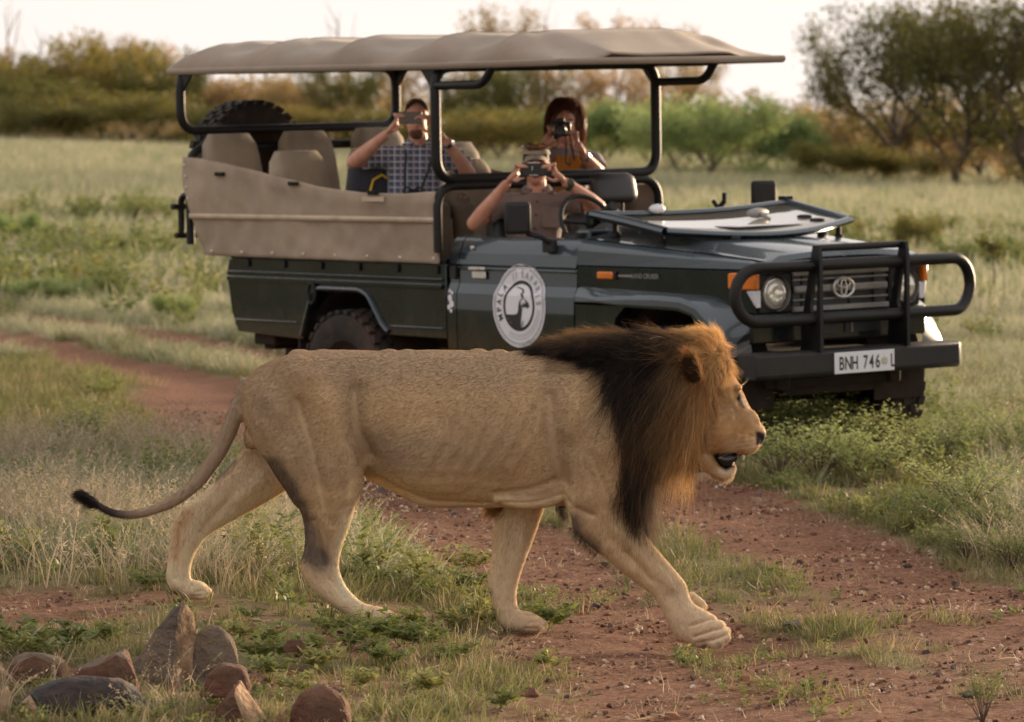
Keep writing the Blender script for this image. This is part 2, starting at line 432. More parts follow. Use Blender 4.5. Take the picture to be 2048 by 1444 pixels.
    # far front leg bearing weight
    limb(mb, [(1030, 880, 1180, 860, .10, .06), (1010, 960, 1130, 960, .125, .068), (1003, 1012, 1096, 1010, .13, .060), (990, 1041, 1083, 1040, .132, .054), (984, 1090, 1066, 1088, .134, .048), (981, 1138, 1048, 1136, .135, .043), (977, 1172, 1036, 1174, .135, .041),
        (982, 1204, 1033, 1206, .135, .041), (990, 1232, 1040, 1228, .135, .045), (996, 1256, 1056, 1236, .135, .052)])
    limb(mb, [(992, 1252, 1006, 1228, .135, .040), (1012, 1268, 1036, 1228, .135, .053), (1045, 1272, 1062, 1232, .135, .060), (1072, 1272, 1082, 1242, .135, .056), (1088, 1270, 1094, 1254, .135, .036)], n=14)
    # toes of the standing paws
    for (u, v, yc) in [(782, 1230, -.123), (404, 1193, .132), (1082, 1258, .135)]:
        for dy in (-.036, -.012, .012, .036):
            mb.ell((px(u+(2 if abs(dy) < .02 else -4)), yc+dy, pz(v)), (.026, .0155, .022))
    # skull, cheeks, muzzle
    vertical_loft(mb, [(1350, 742, 905, .06), (1385, 728, 908, .105), (1415, 724, 912, .125), (1440, 732, 908, .122), (1458, 744, 905, .110), (1472, 758, 906, .094), (1484, 780, 909, .080), (1496, 806, 909, .070), (1508, 826, 904, .064), (1518, 841, 897, .058), (1526, 850, 888, .048), (1531, 857, 878, .034), (1533, 862, 872, .016)], n=26, step=4, p=2.3)
    for sgn in (-1, 1):
        mb.ell((px(1476), sgn*.070, pz(773)), (.016, .022, .012))            # brow
        mb.ell((px(1498), sgn*.046, pz(884)), (.042, .032, .042))           # lip pad
        mb.ell((px(1440), sgn*.098, pz(840)), (.062, .034, .075))           # cheek
        mb.ell((px(1505), sgn*.030, pz(835)), (.040, .022, .022), rot=Matrix.Rotation(R(52), 3, 'Y'))
    # lower jaw
    vertical_loft(mb, [(1385, 880, 925, .06), (1408, 893, 941, .066), (1424, 905, 951, .060), (1438, 925, 957, .054), (1450, 934, 960, .048), (1462, 929, 956, .042), (1470, 926, 947, .030), (1473, 930, 940, .014)], n=18, step=4)
    # tail
    T = interp_rows([(500, 762, .040), (490, 780, .035), (477, 808, .032), (460, 855, .030), (440, 897, .028), (414, 937, .0265), (384, 972, .0245), (346, 1001, .022), (305, 1019, .0185), (262, 1029, .0165), (226, 1026, .0145), (200, 1014, .014), (182, 1002, .013)], 4)
    mb.tube([(px(a), .0, pz(b2)) for a, b2, _ in T], [r for _, _, r in T], n=14)
    # scrotum, a furry pouch under the tail
    mb.ell((px(505), .0, pz(876)), (.036, .036, .046)); mb.tube([(px(497), 0, pz(800)), (px(500), 0, pz(845)), (px(504), 0, pz(870))], [.03, .022, .03], n=10)
    return remeshed(mb, .0062, 'body', 6, .5)

lion_me = build_lion_body()
_vs = np.arange(600, 1330); _zs = np.array([pz(v) for v in _vs])
def seg_d(u, v, pts):
    """distance (drawing units) to a polyline and the parameter along it"""
    best = np.full(len(u), 1e9)
    for (a, b2) in zip(pts[:-1], pts[1:]):
        a = np.array(a, float); b2 = np.array(b2, float); d = b2-a
        t = np.clip(((u-a[0])*d[0]+(v-a[1])*d[1])/(d@d), 0, 1)
        best = np.minimum(best, np.hypot(u-a[0]-t*d[0], v-a[1]-t*d[1]))
    return best
def sculpt(me):
    """relax the joins of the trunk, then raise muscles and cut folds along the surface normal"""
    V = verts_of(me).astype(float); E = np.empty(len(me.edges)*2, np.int32); me.edges.foreach_get('vertices', E); E = E.reshape(-1, 2); deg = np.bincount(E.ravel(), minlength=len(V)).astype(float)
    u = V[:, 0]/S+1024; v = np.interp(-V[:, 2], -_zs, _vs)
    m = (sstep(500, 530, u)*sstep(1290, 1240, u)*sstep(955, 880, v)*sstep(704, 722, v))[:, None]
    for _ in range(55):
        A = np.zeros_like(V); np.add.at(A, E[:, 0], V[E[:, 1]]); np.add.at(A, E[:, 1], V[E[:, 0]]); V += (A/deg[:, None]-V)*.6*m
    me.vertices.foreach_set('co', V.astype(np.float32).ravel()); me.update(); N = normals_of(me)
    y = V[:, 1]; near = y < -.01; both = np.ones(len(V), bool); far = (y > .03) & (N[:, 1] < 0)
    d = np.zeros(len(V))
    for pts, wd, dp_, sel in [
        ([(1185, 745), (1155, 800), (1135, 850)], 20, .011, both), ([(1190, 850), (1205, 880)], 48, .016, both), ([(1150, 920), (1165, 985)], 26, .012, both), ([(1235, 1055), (1295, 1118), (1340, 1160)], 13, .008, near),
        ([(1215, 1085), (1262, 1130)], 12, .006, near), ([(1182, 905), (1215, 985), (1240, 1030)], 12, -.007, near), ([(1320, 1120), (1350, 1160)], 6, -.004, near), ([(1250, 1095), (1300, 1150)], 6, -.005, near),
        ([(595, 735), (612, 742)], 22, .010, both), ([(548, 790), (556, 812)], 24, .012, both), ([(655, 800), (688, 880), (700, 930)], 26, .014, both), ([(540, 850), (572, 930), (600, 985)], 20, .012, near), ([(706, 962), (700, 985)], 14, .009, near),
        ([(714, 775), (716, 850), (738, 908)], 19, -.024, both), ([(1098, 790), (1112, 880), (1124, 960)], 20, -.020, both), ([(602, 800), (628, 880), (645, 965)], 13, -.011, near), ([(650, 985), (665, 1040)], 9, -.006, near),
        ([(1128, 990), (1150, 1008), (1185, 1022)], 8, -.010, near), ([(985, 982), (1050, 974), (1105, 958)], 7, -.010, near), ([(735, 938), (790, 974), (860, 1000), (960, 1004)], 6, -.008, near), ([(1000, 1000), (1060, 1000), (1125, 985)], 4, -.006, near),
        ([(630, 1035), (640, 1085), (652, 1122)], 8, -.011, near), ([(662, 1150), (690, 1185)], 6, -.005, near), ([(470, 985), (420, 1040), (398, 1070)], 9, -.009, far), ([(520, 960), (470, 1000)], 14, .008, far), ([(352, 1055), (345, 1120), (343, 1160)], 6, -.005, far),
        ([(1022, 1050), (1016, 1110), (1008, 1165)], 7, -.005, far), ([(1050, 1050), (1040, 1120)], 8, .005, far),
        ([(1386, 1262), (1420, 1250), (1450, 1244)], 3.2, -.009, near), ([(1392, 1276), (1428, 1266), (1455, 1258)], 3.2, -.008, near), ([(1380, 1240), (1415, 1228), (1440, 1228)], 3.4, -.007, near), ([(1060, 1250), (1078, 1246), (1090, 1258)], 3, -.007, both), ([(1050, 1262), (1075, 1262)], 3, -.006, both), ([(388, 1188), (402, 1184), (410, 1192)], 3, -.007, both), ([(378, 1198), (396, 1196)], 3, -.006, both), ([(768, 1230), (786, 1226)], 3, -.006, near),
        ([(1440, 872), (1458, 838), (1476, 806)], 7, -.006, both), ([(1468, 892), (1486, 856), (1494, 826)], 6, -.006, both), ([(1478, 862), (1500, 868), (1512, 874)], 4, -.003, both), ([(1470, 812), (1462, 830)], 9, .004, both), ([(1478, 796), (1484, 806)], 5, -.007, both), ([(1516, 868), (1524, 876)], 2.6, -.006, both)]:
        q = np.exp(-(seg_d(u, v, pts)/wd)**2)*dp_*(1.5 if wd > 9 else 1.15); d += np.where(sel, q, 0)
    for i in range(6): d += np.where(both, np.exp(-(seg_d(u, v, [(915+i*36, 790), (890+i*36, 860), (850+i*34, 930)])/8.5)**2)*.0060, 0)
    d += vnoise(V, 7, 71, 3)*.002*(v < 1000)
    V += N*d[:, None]; me.vertices.foreach_set('co', V.astype(np.float32).ravel()); me.update()
sculpt(lion_me)
LV = verts_of(lion_me); LN = normals_of(lion_me); LU = LV[:, 0]/S+1024; LVv = np.interp(-LV[:, 2], -_zs, _vs)
def lerp(c, d, t): return c*(1-t[:, None])+np.array(d)[None]*t[:, None]
def coat(P, N, u, v):
    y = P[:, 1]; n1 = vnoise(P, 5, 31, 3); n2 = vnoise(P, 16, 32, 3); n3 = vnoise(P, 60, 33, 2)
    c = np.tile(np.array([.325, .212, .115]), (len(P), 1))
    c = lerp(c, (.24, .160, .095), sstep(-.25, .55, n1+.15*n2)*.55)
    c = lerp(c, (.40, .255, .125), sstep(.05, .6, -n1+.2*n2)*.4)
    # grey-brown back, rump and shoulder hollows
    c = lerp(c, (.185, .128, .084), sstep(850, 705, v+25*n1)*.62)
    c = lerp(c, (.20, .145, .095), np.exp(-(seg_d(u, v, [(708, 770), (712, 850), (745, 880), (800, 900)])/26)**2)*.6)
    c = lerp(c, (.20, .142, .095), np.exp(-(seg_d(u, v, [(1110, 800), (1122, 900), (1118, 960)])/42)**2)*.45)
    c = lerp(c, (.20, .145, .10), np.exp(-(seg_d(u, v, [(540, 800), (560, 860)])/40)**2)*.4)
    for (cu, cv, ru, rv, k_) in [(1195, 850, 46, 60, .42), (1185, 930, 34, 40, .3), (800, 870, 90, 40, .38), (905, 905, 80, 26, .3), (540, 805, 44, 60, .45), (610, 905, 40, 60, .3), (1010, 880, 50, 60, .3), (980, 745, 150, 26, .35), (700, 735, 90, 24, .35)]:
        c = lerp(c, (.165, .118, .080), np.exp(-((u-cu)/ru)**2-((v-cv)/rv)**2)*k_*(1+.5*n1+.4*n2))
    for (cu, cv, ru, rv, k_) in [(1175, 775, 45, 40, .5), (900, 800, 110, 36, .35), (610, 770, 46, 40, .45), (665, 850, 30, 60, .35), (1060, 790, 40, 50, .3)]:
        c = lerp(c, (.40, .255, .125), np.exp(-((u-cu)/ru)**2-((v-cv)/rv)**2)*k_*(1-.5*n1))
    # pale belly and breast skin
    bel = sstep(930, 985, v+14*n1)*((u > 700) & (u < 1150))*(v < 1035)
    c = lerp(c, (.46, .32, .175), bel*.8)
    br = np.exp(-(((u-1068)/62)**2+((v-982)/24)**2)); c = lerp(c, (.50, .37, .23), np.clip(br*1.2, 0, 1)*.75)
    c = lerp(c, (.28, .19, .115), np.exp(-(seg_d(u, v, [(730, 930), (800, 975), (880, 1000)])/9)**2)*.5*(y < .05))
    # legs paling towards the paws
    nf = (u > 1110)*(y < 0)*sstep(980, 1230, v+20*n1); c = lerp(c, (.47, .335, .20), nf*.8)
    c = lerp(c, (.47, .335, .21), (u > 1290)*(y < 0)*sstep(1150, 1260, v+15*n1)*.8)
    ff = ((u > 960) & (u < 1110))*(y > .02)*sstep(985, 1010, v); c = lerp(c, (.50, .355, .22), ff)
    fh = (u < 600)*(y > .03)*sstep(880, 960, v+(u-400)*.1); c = lerp(c, (.56, .40, .245), fh*.92)
    hl = ((u > 560) & (u < 800))*(y < 0)*sstep(1090, 1185, v); c = lerp(c, (.52, .37, .225), hl*.9)
    c = lerp(c, (.62, .47, .30), ((u > 640) & (u < 740))*(y < 0)*sstep(950, 1050, v)*sstep(-14, 10, u-np.interp(v, [930, 972, 1018, 1058, 1092, 1125, 1180, 1210], [727, 722, 709, 696, 684, 679, 702, 742])+18)*.8)
    paw = sstep(1165, 1215, v); c = lerp(c, (.46, .325, .20), paw*.6); c = lerp(c, (.30, .20, .13), paw*sstep(.1, .6, n2)*.5)
    # black-brown strip down the back of the near hind leg and round the hock
    st = np.exp(-(seg_d(u, v, [(552, 925), (578, 965), (600, 1010), (612, 1055), (617, 1095), (640, 1110)])/22)**2)*(y < .02)
    c = lerp(c, (.045, .034, .030), np.clip(st*1.5, 0, 1)*(.85+.15*n2))
    c = lerp(c, (.10, .075, .06), np.exp(-(seg_d(u, v, [(622, 1060), (640, 1100), (655, 1125)])/22)**2)*.6*(y < .02))
    sf = np.exp(-(seg_d(u, v, [(462, 925), (430, 958)])/12)**2)*(y > .03); c = lerp(c, (.06, .045, .04), sf*.9)
    sf = np.exp(-(seg_d(u, v, [(370, 1030), (352, 1060), (345, 1120)])/11)**2)*(y > .03); c = lerp(c, (.28, .165, .085), sf*.75)
    c = lerp(c, (.03, .025, .022), np.exp(-(np.hypot(u-343, v-1193)/13)**2)*1.0)
    c = lerp(c, (.08, .06, .05), np.exp(-(np.hypot(u-978, v-1190)/8)**2)*(y > 0))
    # dark elbow, darker hair behind the forearm, dark toes
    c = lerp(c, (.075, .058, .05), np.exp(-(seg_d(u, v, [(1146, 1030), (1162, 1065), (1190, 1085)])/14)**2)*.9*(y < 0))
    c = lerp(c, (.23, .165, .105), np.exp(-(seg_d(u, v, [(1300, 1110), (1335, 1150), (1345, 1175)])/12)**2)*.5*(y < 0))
    c = lerp(c, (.07, .055, .05), np.exp(-(np.hypot((u-1406)/1.0, v-1280)/9)**2)*(y < -.1)*.9)
    c = lerp(c, (.09, .07, .06), np.exp(-(np.hypot((u-1437)/1.0, v-1277)/8)**2)*(y < -.1)*.8)
    # tail
    tl = (u < 500)*(np.abs(y) < .045)*sstep(508, 488, u)*(seg_d(u, v, [(500, 762), (477, 808), (440, 897), (384, 972), (305, 1019), (226, 1026), (150, 985)]) < 24)
    c = lerp(c, (.185, .135, .098), tl*.85); c = lerp(c, (.022, .018, .017), (u < 300)*tl*sstep(300, 215, u))
    # pouch
    c = lerp(c, (.42, .25, .12), ((u > 488) & (u < 518) & (v > 780) & (v < 860))*(np.abs(y) < .05)*.6)
    # small scars
    for q in [[(803, 745), (806, 765)], [(600, 872), (612, 880)], [(640, 930), (652, 925)], [(1192, 850), (1206, 868)], [(1180, 935), (1188, 940)], [(876, 797), (884, 798)], [(700, 1015), (708, 1010)], [(645, 1120), (660, 1130)], [(1065, 800), (1072, 812)]]:
        c = lerp(c, (.10, .07, .05), np.exp(-(seg_d(u, v, q)/2.2)**2)*.55*(y < 0))
    # head
    hd = sstep(1395, 1440, u)*(v < 965)
    face = lerp(np.tile(np.array([.36, .215, .105]), (len(P), 1)), (.45, .27, .13), sstep(-.3, .5, n1+.5*n2)*.8)
    face = lerp(face, (.25, .165, .10), np.exp(-(np.hypot((u-1460)/22, (v-815)/26))**2)*.7)
    face = lerp(face, (.52, .335, .18), np.exp(-(seg_d(u, v, [(1470, 755), (1484, 772)])/8)**2)*.8)
    face = lerp(face, (.50, .33, .195), np.exp(-(seg_d(u, v, [(1490, 800), (1512, 838), (1526, 856)])/11)**2)*.7)
    face = lerp(face, (.60, .44, .28), np.exp(-(seg_d(u, v, [(1455, 880), (1480, 893), (1510, 893)])/14)**2)*.75)
    face = lerp(face, (.72, .58, .42), sstep(928, 945, v)*.9)
    for k in range(4):                                                       # whisker rows
        d = np.abs(v-(868+k*8.5)-(1515-u)*.16); face = lerp(face, (.20, .12, .065), np.exp(-(d/1.6)**2)*sstep(1462, 1480, u)*sstep(1522, 1510, u)*.5)
    face = face*np.array([.66, .62, .58])*(1+.35*n2[:, None]); c = c*(1-hd[:, None])+face*hd[:, None]
    nose = sstep(-3, 3, u-1511)*sstep(863, 868, v+(1533-u)*.30)*sstep(891, 885, v)*(u > 1505)
    c = lerp(c, (.012, .010, .010), nose)
    eye = np.exp(-(np.hypot((u-1478)/4.5, (v-793)/8.5))**4); c = lerp(c, (.02, .015, .012), eye*(u > 1465))
    c = lerp(c, (.03, .022, .02), np.exp(-(seg_d(u, v, [(1481, 800), (1487, 814)])/2.6)**2)*.8)
    c = lerp(c, (.62, .52, .42), np.exp(-(seg_d(u, v, [(1484, 797), (1490, 808)])/2.4)**2)*.8)
    lip = np.exp(-(seg_d(u, v, [(1437, 905), (1452, 911), (1478, 911), (1500, 908)])/3.0)**2)*(v < 918); c = lerp(c, (.06, .04, .035), lip*.9)
    lj = np.exp(-(seg_d(u, v, [(1432, 910), (1442, 928), (1452, 936), (1470, 927)])/4.5)**2); c = lerp(c, (.015, .013, .014), lj)
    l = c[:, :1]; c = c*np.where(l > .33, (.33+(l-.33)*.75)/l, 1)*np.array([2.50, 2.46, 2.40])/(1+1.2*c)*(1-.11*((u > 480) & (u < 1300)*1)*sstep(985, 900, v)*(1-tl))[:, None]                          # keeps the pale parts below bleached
    return np.clip(c*(1+.05*n3[:, None]), .008, .7)
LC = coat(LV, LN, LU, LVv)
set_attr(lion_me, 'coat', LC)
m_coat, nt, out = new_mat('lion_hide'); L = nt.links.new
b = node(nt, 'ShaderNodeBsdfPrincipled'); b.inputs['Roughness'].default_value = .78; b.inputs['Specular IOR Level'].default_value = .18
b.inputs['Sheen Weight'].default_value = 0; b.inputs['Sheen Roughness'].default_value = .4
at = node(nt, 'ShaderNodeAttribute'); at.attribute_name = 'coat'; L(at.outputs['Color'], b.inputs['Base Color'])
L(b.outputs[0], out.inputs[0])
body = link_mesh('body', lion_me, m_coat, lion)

# ---- hair
def hair_mat(name, rough=.5, trans=.3, spec=.3):
    m, nt, out = new_mat(name); L = nt.links.new
    b = node(nt, 'ShaderNodeBsdfPrincipled'); b.inputs['Roughness'].default_value = rough; b.inputs['Specular IOR Level'].default_value = spec
    t = node(nt, 'ShaderNodeBsdfTranslucent'); mx = node(nt, 'ShaderNodeMixShader'); mx.inputs[0].default_value = trans
    at = node(nt, 'ShaderNodeAttribute'); at.attribute_name = 'tint'; L(at.outputs['Color'], b.inputs['Base Color']); L(at.outputs['Color'], t.inputs['Color'])
    L(b.outputs[0], mx.inputs[1]); L(t.outputs[0], mx.inputs[2]); L(mx.outputs[0], out.inputs[0]); return m
m_fur = hair_mat('lion_fur', .65, .22, .15); m_mane = hair_mat('mane_hair', .45, .45, .3)

def hair(name, P, rad0, rad1, tints, mat_, parent):
    """P (n,k,3) strand points"""
    n, k, _ = P.shape
    hc = bpy.data.hair_curves.new(name); hc.add_curves([k]*n)
    hc.attributes['position'].data.foreach_set('vector', P.astype(np.float32).ravel())
    r = hc.attributes.get('radius') or hc.attributes.new('radius', 'FLOAT', 'POINT')
    rr = (np.asarray(rad0).reshape(-1, 1)*(1-np.linspace(0, 1, k))[None]+rad1*np.linspace(0, 1, k)[None])*np.ones((n, 1))
    r.data.foreach_set('value', rr.astype(np.float32).ravel())
    t = hc.attributes.new('tint', 'FLOAT_COLOR', 'CURVE'); tt = np.concatenate([np.clip(tints, .004, .95), np.ones((n, 1))], 1).astype(np.float32)
    t.data.foreach_set('color', tt.ravel())
    hc.materials.append(mat_)
    o = bpy.data.objects.new(name, hc); col.objects.link(o)
    if parent is not None: o.parent = parent
    return o

def sample_surface(me, n, w=None):
    V = verts_of(me); me.calc_loop_triangles(); T = np.empty(len(me.loop_triangles)*3, np.int32); me.loop_triangles.foreach_get('vertices', T); T = T.reshape(-1, 3)
    a, b_, c = V[T[:, 0]], V[T[:, 1]], V[T[:, 2]]; ar = np.linalg.norm(np.cross(b_-a, c-a), axis=1)
    if w is not None: ar = ar*w[T].mean(1)
    i = rng.choice(len(T), n, p=ar/ar.sum()); r1 = np.sqrt(rng.random(n)); r2 = rng.random(n)
    B = np.stack([1-r1, r1*(1-r2), r1*r2], 1)
    P = (V[T[i]]*B[:, :, None]).sum(1); N = (normals_of(me)[T[i]]*B[:, :, None]).sum(1); N /= np.linalg.norm(N, axis=1)[:, None]
    return P, N, T[i], B

def tangent(D, N, lift):
    D = D-N*(D*N).sum(1)[:, None]; D /= np.maximum(np.linalg.norm(D, axis=1), 1e-6)[:, None]
    D = D+N*np.asarray(lift).reshape(-1, 1); return D/np.linalg.norm(D, axis=1)[:, None]
def uv_of(P): return P[:, 0]/S+1024, np.interp(-P[:, 2], -_zs, _vs)

# short coat: strands lie along the flow of the coat; none on nose, eye or lips
w = 1-((LU > 1508)*(LVv > 864)*(LVv < 890)); w = w*(1-.0*w)
nf_ = 400000
P, N, T, B = sample_surface(lion_me, nf_, w.astype(float))
u, v = uv_of(P); ct = (LC[T]*B[:, :, None]).sum(1)
D = np.tile(np.array([-1., 0, -.28]), (nf_, 1))
leg = ((v > 1010) | ((v > 900) & (u < 600)))[:, None]; D = np.where(leg, np.array([-.25, 0, -1.]), D)
tl = ((u < 500) & (np.abs(P[:, 1]) < .05))[:, None]; D = np.where(tl, np.array([-.8, 0, -.7]), D)
D = np.where(((u > 1400) & (v < 960))[:, None], np.stack([-np.ones(nf_), np.sign(P[:, 1])*.3, np.where(v < 860, .5, -.35)], 1), D)
D += rng.normal(0, .22, (nf_, 3))
Dt = tangent(D, N, rng.uniform(.04, .28, nf_))
ln = np.where((u > 1395) & (v < 965), .012, np.where(v > 1100, .011, .014))*rng.uniform(.6, 1.35, nf_)
ln = np.where((u > 1100) & (u < 1260) & (v < 740), .035*rng.uniform(.7, 1.3, nf_), ln)
ln = np.where((np.abs(u-1165) < 30) & (np.abs(v-1075) < 30) & (P[:, 1] < 0), .022*rng.uniform(.5, 1.3, nf_), ln)
ln = np.where(v < 712, ln*.7, ln)
Q = np.stack([P-N*.001, P+Dt*(ln*.55)[:, None], P+Dt*ln[:, None]+np.array([0, 0, -1])[None]*(ln*.12)[:, None]], 1)
ti = ct*np.where(rng.random((nf_, 1)) < .12, .45, 1)*rng.uniform(.84, 1.2, (nf_, 1))
hair('fur', Q, (.00036*rng.uniform(.7, 1.2, nf_)), .00008, ti, m_fur, lion)

# ---- mane: a thick undercoat on the neck with the long hair on it
mm = MB()
vertical_loft(mm, [(1056, 702, 712, .03), (1085, 697, 714, .06), (1120, 690, 716, .095), (1160, 684, 725, .135), (1205, 680, 752, .185), (1236, 678, 850, .212), (1258, 678, 960, .218), (1285, 678, 975, .214), (1312, 677, 925, .208), (1345, 676, 918, .20), (1378, 670, 898, .185), (1402, 668, 862, .165), (1422, 672, 812, .145), (1437, 682, 776, .120), (1449, 700, 750, .095), (1455, 714, 738, .07)], n=30, step=4, p=2.4)
limb(mm, [(1238, 860, 1290, 860, -.13, .085), (1242, 920, 1296, 920, -.14, .075), (1252, 970, 1296, 970, -.13, .062), (1262, 1008, 1286, 1008, -.12, .04), (1268, 1026, 1276, 1026, -.11, .015)], n=14)
mane_me = remeshed(mm, .011, 'mane', 6)
MV = verts_of(mane_me); mu, mv = uv_of(MV)
def mane_col(P, u, v):
    """orange round the face, brown-black over the neck and down the breast"""
    n = vnoise(P*[1, 1, .45], 14, 41, 3); n2 = vnoise(P, 40, 42, 2)
    edge = np.interp(v, [660, 700, 740, 770, 800, 850, 900, 950, 1030], [1372, 1368, 1352, 1296, 1278, 1282, 1298, 1312, 1320])
    dk = sstep(62, -50, u-edge+60*n+30*n2)
    dark = lerp(np.tile(np.array([.020, .0135, .011]), (len(P), 1)), (.065, .038, .024), sstep(-.1, .7, n2+.5*n))
    top = sstep(700, 672, v)*sstep(1340, 1100, u)                     # tawny tips along the crest of the neck
    dark = lerp(dark, (.42, .24, .10), top*.75)
    org = lerp(np.tile(np.array([.56, .345, .145]), (len(P), 1)), (.25, .125, .048), sstep(-.15, .5, n+.4*n2))
    org = lerp(org, (.74, .52, .27), sstep(.1, .6, -n+.5*n2)*.7)
    org = lerp(org, (.10, .055, .026), np.exp(-(seg_d(u, v, [(1352, 740), (1342, 800), (1330, 880), (1318, 930)])/14)**2)*.6)
    org = lerp(org, (.16, .088, .04), sstep(1350, 1300, u)*.45); org = lerp(org, (.78, .47, .18), sstep(715, 680, v)*sstep(1370, 1400, u)*.6)
    return org*(1-dk[:, None])+dark*dk[:, None]
set_attr(mane_me, 'coat', mane_col(MV, mu, mv)*1.0)
mane = link_mesh('mane', mane_me, m_coat, lion)
def mane_flow(P, N, u, v):
    n = len(P); D = np.stack([np.full(n, -.62), np.zeros(n), np.full(n, -1.0)], 1)
    t = sstep(760, 700, v)*sstep(1390, 1330, u); D = D*(1-t[:, None])+np.array([-1., 0, -.12])*t[:, None]
    t = sstep(730, 690, v)*sstep(1350, 1400, u); D = D*(1-t[:, None])+np.array([-.55, 0, .85])*t[:, None]
    t = sstep(1292, 1262, u)*sstep(740, 800, v); D = D*(1-t[:, None])+np.array([.10, 0, -1.])*t[:, None]
    t = sstep(1400, 1440, u)*sstep(735, 800, v); D = D*(1-t[:, None])+np.array([-.6, 0, -.9])*t[:, None]
    return D
def long_hair(me, n, k, parent, name, clumps, wgt=None):
    P, N, T, B = sample_surface(me, n, wgt); u, v = uv_of(P); D = mane_flow(P, N, u, v)
    cp = P[rng.integers(0, n, clumps)]                                  # clump guides
    best = np.zeros(n, int); bd = np.full(n, 1e9)
    for c0 in range(0, clumps, 200):
        d = ((P[:, None]-cp[None, c0:c0+200])**2).sum(2); j = d.argmin(1); dm = d[np.arange(n), j]; up = dm < bd; bd[up] = dm[up]; best[up] = j[up]+c0
    jit = rng.normal(0, .42, (clumps, 3)); D = D+jit[best]+rng.normal(0, .17, (n, 3))
    up_top = sstep(715, 668, v)
    ln = np.full(n, .125)
    ln = np.where((u < 1340) & (v < 730), .075, ln); ln = np.where((u > 1350) & (v < 720), .055, ln)
    ln = np.where((u > 1395) & (v > 720), .060, ln); ln = np.where((u < 1300) & (v > 780), .12, ln)
    ln = np.where((v > 880) & (u > 1295), .072, ln); ln = np.where(u < 1110, .06, ln)
    ln = ln*rng.uniform(.45, 1.35, n)*(1+.25*rng.normal(0, 1, clumps)[best]).clip(.5, 1.6)
    Dt = tangent(D, N, .30+.25*up_top+rng.uniform(-.12, .2, n))
    s = np.linspace(0, 1, k); pts = []
    tipc = cp[best]+tangent(D, N, .25)*ln[:, None]
    wav = rng.uniform(0, 6.28, n); g = np.where((v < 720), .10, .42)
    for a in s:
        q = P+Dt*(ln*a)[:, None]+np.array([0, 0, -1.])*(g*ln*a*a)[:, None]
        pull = (a**1.6*.42)*np.clip(1-np.sqrt(bd)/.05, 0, 1); q = q+(tipc-P-Dt*ln[:, None])*0+((cp[best]-P)*pull[:, None])
        q = q+np.stack([np.sin(wav+a*5), np.cos(wav*1.7+a*4), np.sin(wav*.6+a*3)], 1)*(.0125*a)
        pts.append(q)
    Q = np.stack(pts, 1)
    c = mane_col(P, u, v)*rng.uniform(.75, 1.3, (n, 1))*(1+.18*rng.normal(0, 1, clumps)[best][:, None]).clip(.55, 1.5)
    return hair(name, Q, .0007*rng.uniform(.7, 1.25, n), .00012, c, m_mane, parent)
wm = 1-.0*mu
long_hair(mane_me, 75000, 7, mane, 'mane_hair', 1900, (np.hypot((mu-1391)/25, (mv-724)/36) > 1).astype(float)+.02)
# hair of brow edge and cheeks blending the mane into the face, tufts under belly and elbow, tail tuft
def tuft(n, pts, spread, dirs, lng, tintc, name, parent, rad=.0006, k=5, y0=0, drop=.25):
    t = rng.random(n); A = np.array(pts, float); i = np.clip((t*(len(A)-1)).astype(int), 0, len(A)-2); f = t*(len(A)-1)-i
    c = A[i]*(1-f[:, None])+A[i+1]*f[:, None]
    P = np.stack([np.array([px(a) for a in c[:, 0]]), np.full(n, y0), np.array([pz(a) for a in c[:, 1]])], 1)+rng.normal(0, 1, (n, 3))*np.array(spread)
    D = np.array(dirs)[None]+rng.normal(0, .22, (n, 3)); D /= np.linalg.norm(D, axis=1)[:, None]; l = lng*rng.uniform(.5, 1.25, n)
    Q = np.stack([P+D*(l*a)[:, None]+np.array([0, 0, -1.])*(drop*l*a*a)[:, None] for a in np.linspace(0, 1, k)], 1)
    return hair(name, Q, rad*np.ones(n), .0001, np.array(tintc)[None]*rng.uniform(.7, 1.35, (n, 1)), m_mane, parent)
tuft(2600, [(196, 1012), (178, 998), (162, 988)], (.004, .012, .006), (-.85, 0, .45), .045, (.018, .014, .013), 'tail_tuft', lion, k=4, drop=.5)
tuft(320, [(1150, 1048), (1165, 1075), (1195, 1100)], (.01, .02, .008), (-.55, 0, -.8), .024, (.09, .06, .04), 'elbow_hair', lion, y0=-.14)
tuft(500, [(1006, 1008), (984, 1018)], (.012, .02, .006), (-.7, 0, -.7), .055, (.30, .17, .07), 'elbow_hair', lion, y0=.10)
tuft(450, [(1118, 995), (1130, 1030)], (.01, .02, .01), (.2, 0, -1), .045, (.11, .08, .055), 'breast_hair', lion, y0=.03)
tuft(450, [(1422, 945), (1450, 958), (1466, 950)], (.006, .022, .003), (-.15, 0, -1), .017, (.46, .34, .22), 'chin_beard', lion)
# whiskers and brow hairs
Q = []
for k in range(11):
    u0, v0 = 1490-k*2.2+random.uniform(-3, 3), 872+(k % 4)*8; p = np.array([px(u0), -.066, pz(v0)])
    d = np.array([-.75+random.uniform(-.15, .1), -.55, -.25+random.uniform(-.3, .12)]); l = random.uniform(.06, .11)
    Q.append([p+d*l*a+np.array([0, 0, -.02])*a*a for a in np.linspace(0, 1, 6)])
for k in range(3):
    p = np.array([px(1482), -.06, pz(768+k)]); d = np.array([.75, -.3, .55+random.uniform(-.5, .2)]); l = random.uniform(.030, .055)
    Q.append([p+d*l*a+np.array([.0, 0, .012])*a*a for a in np.linspace(0, 1, 6)])
hair('whiskers', np.array(Q), np.full(14, .00045), .0001, np.tile([.6, .5, .38], (14, 1)), m_mane, lion)

